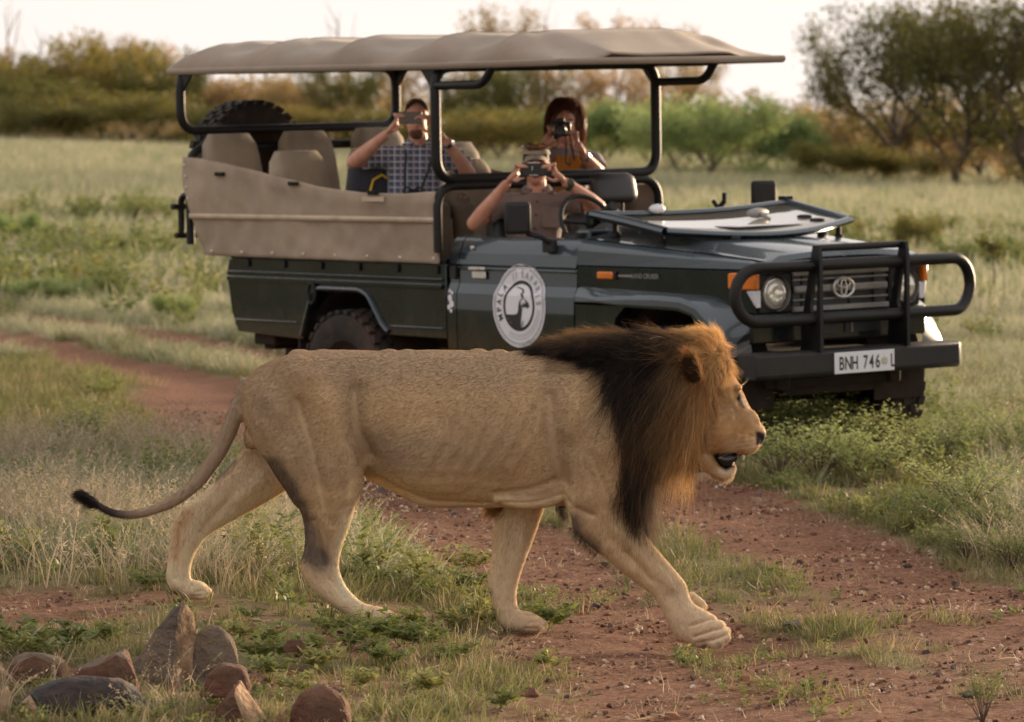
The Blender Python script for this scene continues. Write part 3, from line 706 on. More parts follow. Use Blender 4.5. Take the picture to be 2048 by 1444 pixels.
# eyes, mouth, teeth, tongue, ears
m_black = mat('wet_black', (.012, .010, .011), .18, spec=.6)
m_eye = mat('amber_eye', (.07, .035, .01), .08, c2=(.03, .015, .006), scale=120)
m_tooth = mat('tooth', (.72, .62, .44), .3)
m_tongue = mat('tongue', (.42, .17, .14), .35)
for sgn in (-1, 1):
    MB().ell((px(1477), sgn*.0735, pz(793)), (.008, .006, .0062)).build('eye', m_eye, lion)
mth = MB(); vertical_loft(mth, [(1428, 899, 912, .03), (1438, 900, 930, .044), (1452, 902, 938, .046), (1464, 902, 934, .04), (1474, 903, 922, .03)], n=14); mth.build('mouth', m_black, lion)
tg = MB(); limb(tg, [(1440, 924, 1440, 914, 0, .028), (1456, 934, 1456, 924, 0, .030), (1468, 929, 1466, 921, 0, .022)], n=12); tg.build('tongue', m_tongue, lion)
for (u_, v_, dy, l) in [(1466, 930, -.03, -.020), (1466, 930, .03, -.020), (1486, 908, -.036, .022), (1486, 908, .036, .022)]:
    MB().tube([(px(u_), dy, pz(v_)), (px(u_+1), dy, pz(v_)-l*.5), (px(u_+1.5), dy, pz(v_)-l)], [.005, .0038, .001], n=8).build('tooth', m_tooth, lion)
m_ear, nt, out = new_mat('ear_fur'); L = nt.links.new
b = node(nt, 'ShaderNodeBsdfPrincipled'); b.inputs['Roughness'].default_value = .8; L(b.outputs[0], out.inputs[0])
at = node(nt, 'ShaderNodeAttribute'); at.attribute_name = 'coat'; L(at.outputs['Color'], b.inputs['Base Color'])
for sgn in (-1, 1):
    # a cupped shell whose opening faces forward and outward
    rows = []; NU, NV = 15, 9
    for i in range(NV):
        t = i/(NV-1); row = []
        for k in range(NU):
            a = -1.5+3.0*k/(NU-1); wdt = .036*math.sin(PI*(.18+.80*t))**.6*(1 if t < .98 else .3)
            x = wdt*math.sin(a)*1.0; d = -.030*math.cos(a)*math.sin(PI*(.12+.8*t))
            row.append(Vector((d, x, .112*t)))
        rows.append(row)
    q = Matrix.Rotation(sgn*R(-62), 3, 'Z') @ Matrix.Rotation(R(-8), 3, 'Y') @ Matrix.Rotation(sgn*R(14), 3, 'X')
    org = Vector((px(1390), sgn*.182, pz(755)))
    eb = MB().sheet([[org+q @ p for p in r] for r in rows]); me = eb.mesh('ear', 180)
    V = verts_of(me); cc = np.tile(np.array([.050, .030, .018]), (len(V), 1)); ki = np.arange(len(V)) % NU
    cc[(ki <= 2) | (ki >= NU-3)] = (.62, .36, .14); cc[np.arange(len(V)) >= NU*(NV-2)] = (.50, .28, .10)
    set_attr(me, 'coat', cc); eo = link_mesh('ear', me, m_ear, lion); sm = eo.modifiers.new('thick', 'SOLIDIFY'); sm.thickness = .007; sm.offset = 0
    ss = eo.modifiers.new('sub', 'SUBSURF'); ss.levels = 1; ss.render_levels = 1
    # rim hair and the black back of the ear
    nE = 2600; idx = rng.integers(0, len(V), nE); Pe = V[idx]+rng.normal(0, .004, (nE, 3)); rim = ((idx % NU) <= 2) | ((idx % NU) >= NU-3) | (idx >= NU*(NV-2))
    De = np.array([-.35, sgn*.25, .35])+rng.normal(0, .35, (nE, 3)); le = rng.uniform(.012, .045, nE)
    Qe = np.stack([Pe+De*(le*a)[:, None] for a in (0, .5, 1)], 1)
    te = np.where(rim[:, None], np.array([.62, .33, .12]), np.array([.075, .042, .022]))*rng.uniform(.7, 1.3, (nE, 1))
    hair('ear_hair', Qe, np.full(nE, .0006), .0001, te, m_mane, eo)
# ------------------------------------------------------------------ the game-drive pickup
# local frame: x forward, y left, z up, origin on the ground under the front axle
truck = empty('safari_pickup', (1.488, 25.361, 0))
truck.rotation_euler = Matrix(((.6293, .7770, -.0163), (-.7771, .6292, -.0132), (0, .0209, .9998))).to_euler()
tag(truck, 'dark green open safari pickup with tan canopy, parked behind the lion', 'safari truck')

m_paint = mat('dark_green_paint', (.0042, .0135, .0165), .22, c2=(.0034, .0110, .0140), scale=3, coat=.35, dirt=(.085, .072, .062), dirt_amt=.16, spec=.45)
nt = m_paint.node_tree; L = nt.links.new; pb = [n for n in nt.nodes if n.type == 'BSDF_PRINCIPLED'][0]; pb.inputs['Metallic'].default_value = .35; pb.inputs['Coat Weight'].default_value = .8; pb.inputs['Specular IOR Level'].default_value = .1; pb.inputs['Coat Roughness'].default_value = .05
# sky reflection painted as blue-grey dust colour on the faces that look up
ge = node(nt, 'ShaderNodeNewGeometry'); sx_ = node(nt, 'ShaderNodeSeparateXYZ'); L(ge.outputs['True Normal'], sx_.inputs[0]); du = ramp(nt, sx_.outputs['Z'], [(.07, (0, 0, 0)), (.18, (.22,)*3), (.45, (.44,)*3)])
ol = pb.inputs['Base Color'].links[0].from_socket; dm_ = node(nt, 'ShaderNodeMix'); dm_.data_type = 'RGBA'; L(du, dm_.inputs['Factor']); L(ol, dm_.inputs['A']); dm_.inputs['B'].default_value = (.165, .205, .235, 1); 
tc = node(nt, 'ShaderNodeTexCoord'); sz = node(nt, 'ShaderNodeSeparateXYZ'); L(tc.outputs['Object'], sz.inputs[0]); mn = node(nt, 'ShaderNodeTexNoise'); mn.inputs['Scale'].default_value = 9; mn.inputs['Detail'].default_value = 8; mn.inputs['Roughness'].default_value = .75; L(tc.outputs['Object'], mn.inputs['Vector'])
ma = node(nt, 'ShaderNodeMath', operation='MULTIPLY_ADD'); L(mn.outputs['Fac'], ma.inputs[0]); ma.inputs[1].default_value = -.55; L(sz.outputs['Z'], ma.inputs[2])      # splashed mud low on the panels
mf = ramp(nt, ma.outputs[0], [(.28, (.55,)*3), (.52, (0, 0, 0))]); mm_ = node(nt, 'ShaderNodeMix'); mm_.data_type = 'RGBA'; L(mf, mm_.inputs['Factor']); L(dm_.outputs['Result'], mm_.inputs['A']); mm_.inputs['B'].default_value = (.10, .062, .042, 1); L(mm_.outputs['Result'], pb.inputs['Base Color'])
m_blk = mat('black_tube', (.008, .008, .010), .36, spec=.3, dirt=(.10, .08, .06), dirt_amt=.12, scale=5)
m_plast = mat('dark_plastic', (.014, .014, .016), .5, spec=.35, bump=.15, bscale=200, dirt=(.12, .09, .06), dirt_amt=.25)
m_canvas = mat('tan_canvas', (.295, .230, .175), .85, c2=(.25, .195, .148), scale=4, bump=.25, bscale=260, dirt=(.14, .105, .075), dirt_amt=.35, sheen=.2)
m_curtain = mat('curtain_canvas', (.405, .315, .235), .85, c2=(.335, .26, .195), scale=4, bump=.25, bscale=260, dirt=(.20, .145, .10), dirt_amt=.55, sheen=.1)
m_canvas2 = mat('pale_webbing', (.56, .45, .33), .85, scale=9, bump=.2, bscale=200)
m_seat = mat('seat_canvas', (.36, .29, .21), .85, c2=(.28, .225, .165), scale=6, bump=.3, bscale=90, sheen=.2)
m_tyre = mat('tyre_rubber', (.022, .020, .019), .85, bump=.3, bscale=70, dirt=(.15, .085, .055), dirt_amt=.55, scale=7)
m_rust = mat('dusty_underbody', (.035, .018, .012), .9, c2=(.018, .011, .009), scale=7, bump=.4, bscale=30)
m_chrome = mat('dull_chrome', (.74, .72, .69), .25, metal=.65, dirt=(.2, .15, .1), dirt_amt=.3, scale=20)
m_grey = mat('grey_grille', (.27, .26, .25), .4, metal=.1, dirt=(.18, .13, .09), dirt_amt=.4, scale=15)
m_orange = mat('amber_lens', (.80, .20, .015), .22, coat=.5)
m_white = mat('white_vinyl', (.74, .74, .78), .4, c2=(.70, .70, .74))
m_ink = mat('black_ink', (.012, .012, .014), .45)
m_greyink = mat('grey_ink', (.30, .30, .34), .45)
m_leather = mat('dark_vinyl_seat', (.035, .035, .037), .45, bump=.15, bscale=120)
m_rubber = mat('black_rubber', (.014, .014, .015), .7)
m_lensglass, nt, out = new_mat('lamp_glass'); L = nt.links.new
b = node(nt, 'ShaderNodeBsdfPrincipled'); b.inputs['Base Color'].default_value = (.75, .72, .66, 1); b.inputs['Roughness'].default_value = .12; b.inputs['Metallic'].default_value = .55
w_ = node(nt, 'ShaderNodeTexWave'); w_.inputs['Scale'].default_value = 14; w_.inputs['Distortion'].default_value = 1.5; tc = node(nt, 'ShaderNodeTexCoord'); L(tc.outputs['Object'], w_.inputs['Vector'])
bp = node(nt, 'ShaderNodeBump'); bp.inputs['Strength'].default_value = .5; bp.inputs['Distance'].default_value = .02; L(w_.outputs['Fac'], bp.inputs['Height']); L(bp.outputs[0], b.inputs['Normal']); L(b.outputs[0], out.inputs[0])
m_glass, nt, out = new_mat('window_glass'); L = nt.links.new
b = node(nt, 'ShaderNodeBsdfPrincipled'); b.inputs['Base Color'].default_value = (.66, .62, .54, 1); b.inputs['Roughness'].default_value = .08; b.inputs['Transmission Weight'].default_value = .25; b.inputs['Coat Weight'].default_value = 1; L(b.outputs[0], out.inputs[0])  # cream base stands in for bright sky reflection and dust on the glass

def mirror_y(poly): return poly
SEC = [(-.790, .50), (-.800, .62), (-.803, .80), (-.800, .925), (-.776, .982), (-.774, 1.070), (-.766, 1.082), (-.780, 1.094), (-.768, 1.16), (-.742, 1.225), (-.715, 1.252), (-.66, 1.256), (-.655, 1.20), (-.66, .52)]
def sec_y(z):
    zz = [q[1] for q in SEC[:11]]; yy = [q[0] for q in SEC[:11]]; return float(np.interp(z, zz, yy))
for sgn in (1, -1):                              # sgn 1: the side nearest the lion
    def sx(a, b2): return MB().loft([[(a, y*sgn, z) for y, z in SEC], [((a+b2)/2, y*sgn*1.002, z) for y, z in SEC], [(b2, y*sgn, z) for y, z in SEC]])
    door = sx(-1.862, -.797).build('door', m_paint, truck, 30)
    sx(-1.955, -1.870).build('door_pillar', m_paint, truck, 30)
    MB().box((-1.912, -.785*sgn, 1.045), (.055, .02, .075)).build('vent_grille', m_plast, truck, bevel=.004)
    hb = MB().box((-1.67, -.800*sgn, 1.072), (.150, .02, .020)).box((-1.67, -.788*sgn, 1.035), (.125, .01, .045)); hb.build('handle', m_chrome, door, bevel=.006)
    MB().lathe([(0, -.012), (.012, -.011), (.015, 0)], (-1.755, -.762*sgn, 1.19), 'Y', 12).build('lock', m_chrome, door)
    # pickup tub side with the wheel opening
    arch = [(-3.40, .60), (-3.285, .865), (-3.22, .897), (-2.80, .897), (-2.725, .868), (-2.585, .69), (-2.53, .655)]
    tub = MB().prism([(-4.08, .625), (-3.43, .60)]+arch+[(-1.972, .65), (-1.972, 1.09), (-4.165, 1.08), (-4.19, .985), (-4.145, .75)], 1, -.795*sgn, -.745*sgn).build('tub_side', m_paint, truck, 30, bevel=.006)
    tub_lip = rounded([(x, -.797*sgn, z+.02) for x, z in arch], .05); MB().tube(tub_lip, .022, 8, flat=.8).build('arch_lip', m_paint, tub)
    for z, h, pr in ((.998, .016, .012), (.958, .03, .02), (.70, .012, .008)):
        r_ = MB()
        if z > .9: r_.box((-3.08, -.797*sgn, z), (2.17, pr*2, h), rot=(0, 0, 0))
        else:
            r_.box((-3.78, -.797*sgn, z), (.66, pr*2, h))
            MB().box((-2.26, -.797*sgn, z+.01), (.52, pr*2, h)).build('pressed_ridge', m_paint, tub, bevel=.005)
        r_.build('pressed_ridge', m_paint, tub, bevel=.005)
    MB().tube([(-4.15, -.775*sgn, 1.092), (-1.98, -.775*sgn, 1.100)], .018, 8).build('tub_rail', m_paint, tub)
    MB().tube([(-3.275+.035*math.cos(t), -.815*sgn, .885+.062*math.sin(t)) for t in np.linspace(0, 2*PI, 17)[:-1]], .011, 8, closed=True).build('tie_ring', m_blk, tub)
    for k in range(6): MB().box((-3.95+k*.38, -.80*sgn, 1.055), (.03, .02, .045)).build('tub_hook', m_blk, tub, bevel=.004)
    # wheel housing of the tub, inside
    wh = MB(); ring = [(-2.985+.47*math.cos(a), .42+.50*math.sin(a)) for a in np.linspace(-.3, PI+.3, 15)]
    wh.sheet([[(x, -.745*sgn, z) for x, z in ring], [(x, -.42*sgn, z) for x, z in ring]]); wh.build('wheel_housing', m_rust, truck, fix=False)
    MB().box((-3.46, -.66*sgn, .50), (.02, .24, .34)).build('mud_flap', m_rust, truck)
    # front wing
    stx = [-.790, -.40, 0, .30, .50, .56]; yc = [-.775, -.745, -.712, -.685, -.662, -.640]; zl = [.985, .970, .958, .930, .885, .87]
    ztop = [1.256, 1.228, 1.198, 1.176, 1.160, 1.150]
    wing = MB().sheet([[(x, y*sgn, z2) for x, y, z2 in zip(stx, yc, zl)], [(x, y*sgn, 1.03) for x, y in zip(stx, yc)], [(x, y*sgn, 1.100) for x, y in zip(stx, yc)], [(x, (y+.014)*sgn, 1.106) for x, y in zip(stx, yc)]])
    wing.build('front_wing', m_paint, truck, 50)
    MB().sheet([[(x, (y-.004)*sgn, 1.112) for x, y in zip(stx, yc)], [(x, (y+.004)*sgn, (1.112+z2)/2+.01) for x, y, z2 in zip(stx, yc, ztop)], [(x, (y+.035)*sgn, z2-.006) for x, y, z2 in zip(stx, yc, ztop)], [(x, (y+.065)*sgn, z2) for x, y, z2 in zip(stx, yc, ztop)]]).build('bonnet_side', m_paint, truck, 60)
    fl = [(-.790, .930), (-.55, .940), (-.30, .950), (-.05, .955), (.15, .948), (.28, .915), (.38, .84), (.46, .74), (.51, .65), (.52, .60)]
    fy = lambda x: float(np.interp(x, stx, yc)); fz = lambda x: float(np.interp(x, stx, zl))
    r0, r1, r2, r3, r4 = [], [], [], [], []
    cx, cz = -.03, .42
    for x, z in fl:
        d = Vector((x-cx, 0, z-cz)); d.normalize()
        r0.append((max(x, -.79) if x < .3 else min(.53, x+.08), (fy(x)+.01)*sgn, fz(x)+.012 if x < .3 else max(z+.05, .60)))
        r1.append((x, (-.800 if x < -.6 else -.818)*sgn, z+.006)); r2.append((x, (-.803 if x < -.6 else -.832)*sgn, z-.02))
        k = .07 if x > -.5 else .05
        r3.append((x-d.x*k if x > -.5 else x, (-.803 if x < -.6 else -.830)*sgn, z-d.z*k)); r4.append((x-d.x*k if x > -.5 else x, -.76*sgn, z-d.z*k))
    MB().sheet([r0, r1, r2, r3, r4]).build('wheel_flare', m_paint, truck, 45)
    MB().prism([(-.790, .50), (-.47, .50), (-.465, .72), (-.44, .82), (-.36, .885), (-.30, .89), (-.79, .89)], 1, -.798*sgn, -.72*sgn).build('wing_panel', m_paint, truck, 30)
    wh = MB(); ring = [(-.03+.45*math.cos(a), .43+.49*math.sin(a)) for a in np.linspace(-.2, PI+.25, 15)]
    wh.sheet([[(x, -.77*sgn, z) for x, z in ring], [(x, -.38*sgn, z) for x, z in ring]]); wh.build('wheel_housing', m_rust, truck, fix=False)
    # lamps and white corner piece on the wing
    MB().box((-.555, (fy(-.555)-.006)*sgn, 1.058), (.135, .03, .042)).build('side_lamp', m_orange, truck, bevel=.008)
    MB().box((-.480, (fy(-.48)-.005)*sgn, 1.058), (.02, .028, .044)).build('lamp_bezel', m_plast, truck, bevel=.004)
    ind = MB().loft([[(.34, -.675*sgn, 1.00), (.34, -.675*sgn, 1.092), (.34, -.63*sgn, 1.092), (.34, -.63*sgn, 1.00)], [(.50, -.680*sgn, 1.00), (.50, -.680*sgn, 1.092), (.50, -.62*sgn, 1.092), (.50, -.62*sgn, 1.00)], [(.575, -.655*sgn, 1.00), (.575, -.655*sgn, 1.090), (.575, -.62*sgn, 1.090), (.575, -.62*sgn, 1.00)]])
    ind.build('indicator', m_orange, truck, bevel=.008)
    MB().loft([[(.42, -.668*sgn, .995), (.56, -.655*sgn, .995), (.56, -.60*sgn, .995), (.42, -.60*sgn, .995)], [(.52, -.640*sgn, .90), (.56, -.640*sgn, .90), (.56, -.60*sgn, .90), (.52, -.60*sgn, .90)]]).build('white_corner', m_white, truck, bevel=.005)  # white wedge of the wing corner below the indicator
    # headlamp
    hl = MB().lathe([(.098, .02), (.098, -.01), (.090, -.012), (.088, .01)], (.552, -.49*sgn, .975), 'X', 32).build('headlamp', m_chrome, truck)
    MB().lathe([(.0, .032), (.03, .031), (.06, .025), (.08, .012), (.089, .0)], (.548, -.49*sgn, .975), 'X', 32).build('lens', m_lensglass, hl)
    MB().box((.545, -.49*sgn, .975), (.02, .235, .215)).build('lamp_panel', m_plast, truck, bevel=.01)

# lettering and emblem on the near wing
def glyph(txt, size, bold=.0, sxx=1.0):
    """flat outline of text -> verts (x, z) centred, faces"""
    cu = bpy.data.curves.new('t', 'FONT'); cu.body = txt; cu.size = size; cu.offset = bold; cu.align_x = 'CENTER'; cu.resolution_u = 4
    o = bpy.data.objects.new('t', cu); col.objects.link(o); dg = bpy.context.evaluated_depsgraph_get(); me = bpy.data.meshes.new_from_object(o.evaluated_get(dg), depsgraph=dg)
    V = [(v.co.x*sxx, v.co.y) for v in me.vertices]; Fc = [tuple(p.vertices) for p in me.polygons]
    bpy.data.objects.remove(o); bpy.data.curves.remove(cu); bpy.data.meshes.remove(me); return V, Fc
V, Fc = glyph('LAND CRUISER', .038, .0006, .82)
MB().add([(-.245+x, -.737-.003+(x+.245-.245)*.072, 1.047+z) for x, z in V], Fc).build('lettering', m_grey, truck, 0, fix=False)
MB().box((-.405, -.747, 1.058), (.11, .006, .012), rot=(0, 0, .075)).build('trim_strip', m_grey, truck)

# bonnet, cowl
hrows = []
for x, zs, zp in [(-.80, 1.262, 1.318), (-.45, 1.236, 1.285), (-.15, 1.214, 1.258), (.20, 1.190, 1.224), (.50, 1.166, 1.194), (.565, 1.155, 1.180), (.585, 1.125, 1.150), (.585, 1.112, 1.120)]:
    ys_ = float(np.interp(x, stx, yc))+.06
    row = []
    for y in (ys_, -.53, -.47, -.24, -.02, 0, .02, .24, .47, .53, -ys_):
        a = abs(y); z = zs if a > .55 else zp-.030 if a > .5 else zp if a > .4 else zp+.014 if a > .1 else zp+.018
        if y == 0: z -= .006
        row.append((x, y, z))
    hrows.append(row)
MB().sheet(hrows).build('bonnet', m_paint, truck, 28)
MB().box((-.86, 0, 1.26), (.13, 1.36, .10)).build('cowl', m_paint, truck, bevel=.02)
MB().box((-.98, 0, 1.20), (.22, 1.30, .18)).build('dashboard', m_plast, truck, bevel=.04)
# front face
fr = MB(); fr.prism([(-.62, .86), (.62, .86), (.62, 1.115), (-.62, 1.115)], 0, .48, .535); fr.build('grille_surround', m_plast, truck, bevel=.01)
MB().prism([(-.66, .70), (.66, .70), (.66, .862), (-.66, .862)], 0, .46, .548).build('front_valance', m_paint, truck, bevel=.012)
for y in (-.16, .16):
    MB().box((.549, y, .765), (.012, .26, .055)).build('valance_slot', m_ink, truck)
MB().box((.545, -.15, .765), (.03, .008, .06)).build('slot_bar', m_grey, truck); MB().box((.545, .08, .765), (.03, .008, .06)).build('slot_bar', m_grey, truck)
MB().box((.537, 0, .975), (.008, .70, .20)).build('radiator_opening', m_ink, truck)
for z, h, d in ((1.076, .026, .02), (1.041, .011, .014), (.930, .011, .014), (.880, .028, .024)):
    MB().box((.553, 0, z), (d, .72, h)).build('grille_slat', m_grey, truck, bevel=.004)
MB().box((.555, 0, .988), (.03, .70, .042)).build('grille_slat', m_grey, truck, bevel=.012)
for y in (-.28, .075, .26): MB().box((.545, y, .975), (.008, .012, .20)).build('grille_rib', m_plast, truck)
# three-oval emblem
def oval(cy, cz, a, b2, r, n=28): return [(.578, cy+a*math.cos(t), cz+b2*math.sin(t)) for t in np.linspace(0, 2*PI, n+1)[:-1]]
em = MB(); em.tube(oval(0, .988, .076, .053, .006), .0080, 8, closed=True); em.tube(oval(0, .988, .021, .046, .005), .0055, 8, closed=True); em.tube(oval(0, 1.012, .050, .0235, .005), .0055, 8, closed=True)
em.build('emblem', m_chrome, truck)
# bumper, plate
bm_ = MB(); prof = [(.58, .525), (.72, .515), (.735, .535), (.735, .645), (.715, .66), (.58, .66)]
bm_.loft([[(x, y, z) for x, z in prof] for y in (-.80, -.3, .3, .74)]+[[(x-.05, .80, z*.96+.024) for x, z in prof]]); bm_.build('bumper', m_plast, truck, 35, bevel=.008)
plate = MB().box((.739, .0, .583), (.006, .452, .117)).build('number_plate', m_white, truck, bevel=.004)
mb = MB()
xpos = -.178
for ch, wd in [('B', .05), ('N', .05), ('H', .062), (' ', .018), ('7', .046), ('4', .047), ('6', .052), ('*', .062), ('L', .04)]:
    if ch not in ' *':
        V, Fc = glyph(ch, .103, .0016, .70); MB().add([(.7435, .002+xpos+x, .546+z) for x, z in V], Fc).build('lettering', m_ink, plate, 0, fix=False)
    if ch == '*': ey = xpos
    xpos += wd
m_plgreen = mat('plate_emblem_green', (.32, .46, .05), .5); m_plgold = mat('plate_emblem_olive', (.28, .28, .10), .5)
e1 = MB(); e1.add([(.7437, ey+.005*a, .585+.009*b2) for a, b2 in [(-.8, -2), (.8, -2), (1, .5), (0, 3), (-1, .5)]], [(0, 1, 2, 3, 4)]); e1.build('plate_emblem', m_plgreen, plate, 0, fix=False)
e2 = MB()
for s_ in (-1, 1):
    for k in range(4):
        a0 = .5+k*.55; c_ = (ey+s_*.019*math.sin(a0)*1.0, .580-.020*math.cos(a0)); e2.add([(.7437, c_[0]+dx, c_[1]+dz) for dx, dz in [(-.004, -.004), (.004, -.003), (.005, .004), (-.003, .005)]], [(0, 1, 2, 3)])
e2.build('plate_emblem', m_plgold, plate, 0, fix=False)
# bull bar
bb = MB(); a_, zt, zb, xb = .888, 1.125, .832, .69; rr = (zt-zb)/2
loop = [(xb, y, zt) for y in np.linspace(-a_+rr, a_-rr, 8)]+[(xb-.02*math.sin(t), a_-rr+rr*math.sin(t), (zt+zb)/2+rr*math.cos(t)) for t in np.linspace(0, PI, 13)[1:-1]]+[(xb, y, zb) for y in np.linspace(a_-rr, -a_+rr, 8)]+[(xb-.02*math.sin(t), -a_+rr-rr*math.sin(t), (zt+zb)/2-rr*math.cos(t)) for t in np.linspace(0, PI, 13)[1:-1]]
bull = bb.tube(loop, .033, 14, closed=True).build('bull_bar', m_blk, truck)
MB().tube([(.685, -.31, 1.218), (.685, .335, 1.218)], .020, 12).build('cross_tube', m_blk, bull)
for y in (-.322, .335):
    O1 = [(.745, .655), (.745, 1.18), (.735, 1.235), (.715, 1.258), (.69, 1.235), (.655, 1.08), (.60, .84), (.585, .655)]
    I1 = [(.715, .875), (.722, 1.00), (.722, 1.06), (.715, 1.085), (.700, 1.075), (.690, 1.03), (.664, .90), (.675, .865)]
    o3 = lambda P_, t: [(x, t, z) for x, z in P_]
    u_ = MB(); n_o = 8
    # plate with a window: pair outer and inner outlines from the same start
    Or = [(.745, .83), (.745, 1.02), (.745, 1.16), (.735, 1.235), (.69, 1.235), (.655, 1.08), (.615, .90), (.60, .83)]
    for t0, t1 in ((y-.012, y+.012),):
        vs = o3(Or, t0)+o3(I1, t0)+o3(Or, t1)+o3(I1, t1); fs = []
        for k in range(8):
            k2 = (k+1) % 8
            fs += [(k, k2, 8+k2, 8+k), (16+k, 24+k, 24+k2, 16+k2), (k, 16+k, 16+k2, k2), (8+k, 8+k2, 24+k2, 24+k)]
        u_.add(vs, fs)
    u_.prism([(.745, .655), (.745, .8295), (.60, .8295), (.58, .655)], 1, y-.012, y+.012)
    u_.build('upright', m_blk, bull, 30)
# wheels
def wheel(name, loc, rot=None):
    t = empty(name, loc, rot); t.parent = truck
    w, r = .105, .392
    tp = MB().lathe([(.215, -.085), (.26, -.10), (.33, -w-.005), (.370, -w+.004), (r-.012, -.075), (r-.006, 0), (r-.012, .075), (.370, w-.004), (.33, w+.005), (.26, .10), (.215, .085)], n=40)
    nb = 30
    for k in range(nb):
        a = 2*PI*k/nb
        for j, yy in enumerate((-.082, -.028, .028, .082)):
            aa = a+(.5 if j % 2 else 0)*2*PI/nb; q = Matrix.Rotation(-aa, 3, 'Y') @ Matrix.Rotation(.35 if j in (1, 2) else -.15, 3, 'X')
            c = Vector((math.cos(aa)*(r-.003), yy, math.sin(aa)*(r-.003))); tp.box(c, (.022, .042, .052), rot=q)
    ty = tp.build('tyre', m_tyre, t, 40)
    MB().lathe([(0, -.03), (.06, -.035), (.075, -.02), (.12, -.02), (.17, -.035), (.195, -.06), (.216, -.088), (.22, -.06), (.20, .08)], n=28).build('rim', m_rust, t)
    return t
wheel('wheel', (0, -.715, .392), (0, 0, R(-4))); w1 = wheel('wheel', (0, .715, .392), (0, 0, R(176)))
wheel('wheel', (-2.985, -.705, .392)); wheel('wheel', (-2.985, .705, .392), (0, 0, R(180)))
spare = wheel('spare_wheel', (-4.74, -.22, 1.66), (0, 0, R(90)))
# underbody
MB().box((-1.75, -.42, .50), (4.6, .08, .12)).box((-1.75, .42, .50), (4.6, .08, .12)).box((-3.95, 0, .56), (.12, 1.3, .10)).box((-.3, 0, .52), (1.5, .7, .25)).box((-2.985, 0, .39), (.10, 1.30, .10)).box((0, 0, .38), (.10, 1.30, .10)).box((-1.4, 0, .50), (1.3, 1.46, .06)).box((-3.9, -.55, .58), (.22, .35, .07)).build('chassis', m_rust, truck, bevel=.01)
MB().box((.50, 0, .47), (.04, 1.0, .04)).build('steering_rod', m_rust, truck)
# tub floor and ends, cab floor, bulkhead
MB().box((-3.07, 0, .73), (2.15, 1.48, .04)).box((-4.15, 0, .87), (.04, 1.5, .42)).box((-2.0, 0, .90), (.04, 1.5, .44)).build('tub_floor', m_paint, truck)
MB().box((-1.40, 0, .58), (1.15, 1.30, .04)).box((-.84, 0, .88), (.04, 1.3, .62)).build('cab_floor', m_plast, truck)

# tubular frame
def hoop(x, y, z0, z1, rad, r, name='roll_hoop'):
    P_ = rounded([(x, 0, z0), (x, -y, z0), (x, -y, z1), (x, y, z1), (x, y, z0), (x, .001, z0)], rad, 8); return MB().tube(P_[:-1], r, 14, closed=True).build(name, m_blk, truck)
h1 = hoop(-1.975, .85, 1.588, 2.245, .13, .031); h2 = hoop(-4.57, .855, 1.875, 2.255, .13, .030)
for x, y, zt in ((-1.965, .855, 1.548), (-4.53, .825, 1.765)):
    MB().tube(rounded([(x, -y, 1.16), (x, -y, zt), (x, y, zt), (x, y, 1.16)], .14, 8), .027, 12).build('lower_hoop', m_blk, truck)
for y in (-.85, .85):
    MB().tube([(-4.57, y, 2.25), (-1.42, y, 2.245)], .020, 10).build('roof_rail', m_blk, truck)
    MB().tube(rounded([(-1.975, y, 2.135), (-1.52, y, 2.14), (-1.43, y, 2.25)], .10, 7), .026, 12).build('roof_brace', m_blk, truck)
    for x, s_ in ((-1.975, -1), (-4.57, 1)):
        MB().prism([(x, 2.245), (x+s_*.14, 2.245), (x, 2.09)], 1, y-.008, y+.008).build('gusset', m_blk, truck)
MB().tube([(-1.0, -.80, 2.262), (-1.0, .80, 2.262)], .018, 8).tube([(-3.3, -.84, 2.262), (-3.3, .84, 2.262)], .018, 8).build('roof_bow', m_blk, truck)
# rear ladder rack
MB().tube(rounded([(-4.68, -.79, 1.205), (-4.68, -.79, 1.465), (-4.50, -.79, 1.475)], .06), .021, 10).tube([(-4.68, -.86, 1.395), (-4.68, .3, 1.395)], .019, 10).tube([(-4.68, -.835, 1.212), (-4.68, .3, 1.212)], .019, 10).build('rear_rack', m_blk, truck)

# canopy
def roof_top(x):
    z = float(np.interp(x, [-4.69, -4.665, -4.60, -4.50, -4.35, -1.40, -1.30, -1.10, -.84], [2.285, 2.345, 2.39, 2.415, 2.43, 2.442, 2.430, 2.365, 2.292]))
    for a, b2 in ((-4.45, -3.75), (-3.75, -2.92), (-2.92, -2.05), (-2.05, -1.40)):
        if a < x < b2: z -= .026*math.sin(PI*(x-a)/(b2-a))**.7
    return z
rows = []; X = sorted(list(np.linspace(-4.69, -.84, 90))+[-4.685, -4.675])
for x in X:
    zt = roof_top(x); row = []; zb = 2.252
    bow = min(abs(x-q) for q in (-4.45, -3.75, -2.92, -2.05, -1.40)); sag = sstep(0, .30, bow)
    for t in np.linspace(-1, 1, 41):
        y = .868*math.copysign(min(1, abs(t)*1.16), t); k = max(0., (abs(t)-.862)/.138)
        edge = 1-abs(min(1, abs(t)*1.16))**5
        z = zb+.0+(zt-zb-.045)*(edge**.55)+.045*min(1, edge*1.5)**.5*1.0
        if abs(t) > .862: z = zb-.010*k
        if .45 < abs(t) < .86: z -= .034*float(sag)*math.sin(PI*(abs(t)-.45)/.41)
        yy = y*(1-.012*float(sag)*(1 if .6 < abs(t) < .86 else 0))
        z += (.004*math.sin(x*9+t*7)+.016*mnoise.noise((x*3.1+t*4, t*5, 5))*(1 if abs(t) > .4 else .3))*(1 if abs(t) < .86 else 0)
        row.append((x, yy, z))
    rows.append(row)
cn = MB().sheet(rows).build('canopy', m_canvas, truck, 70); s_ = cn.modifiers.new('thick', 'SOLIDIFY'); s_.thickness = .008; s_.offset = 1
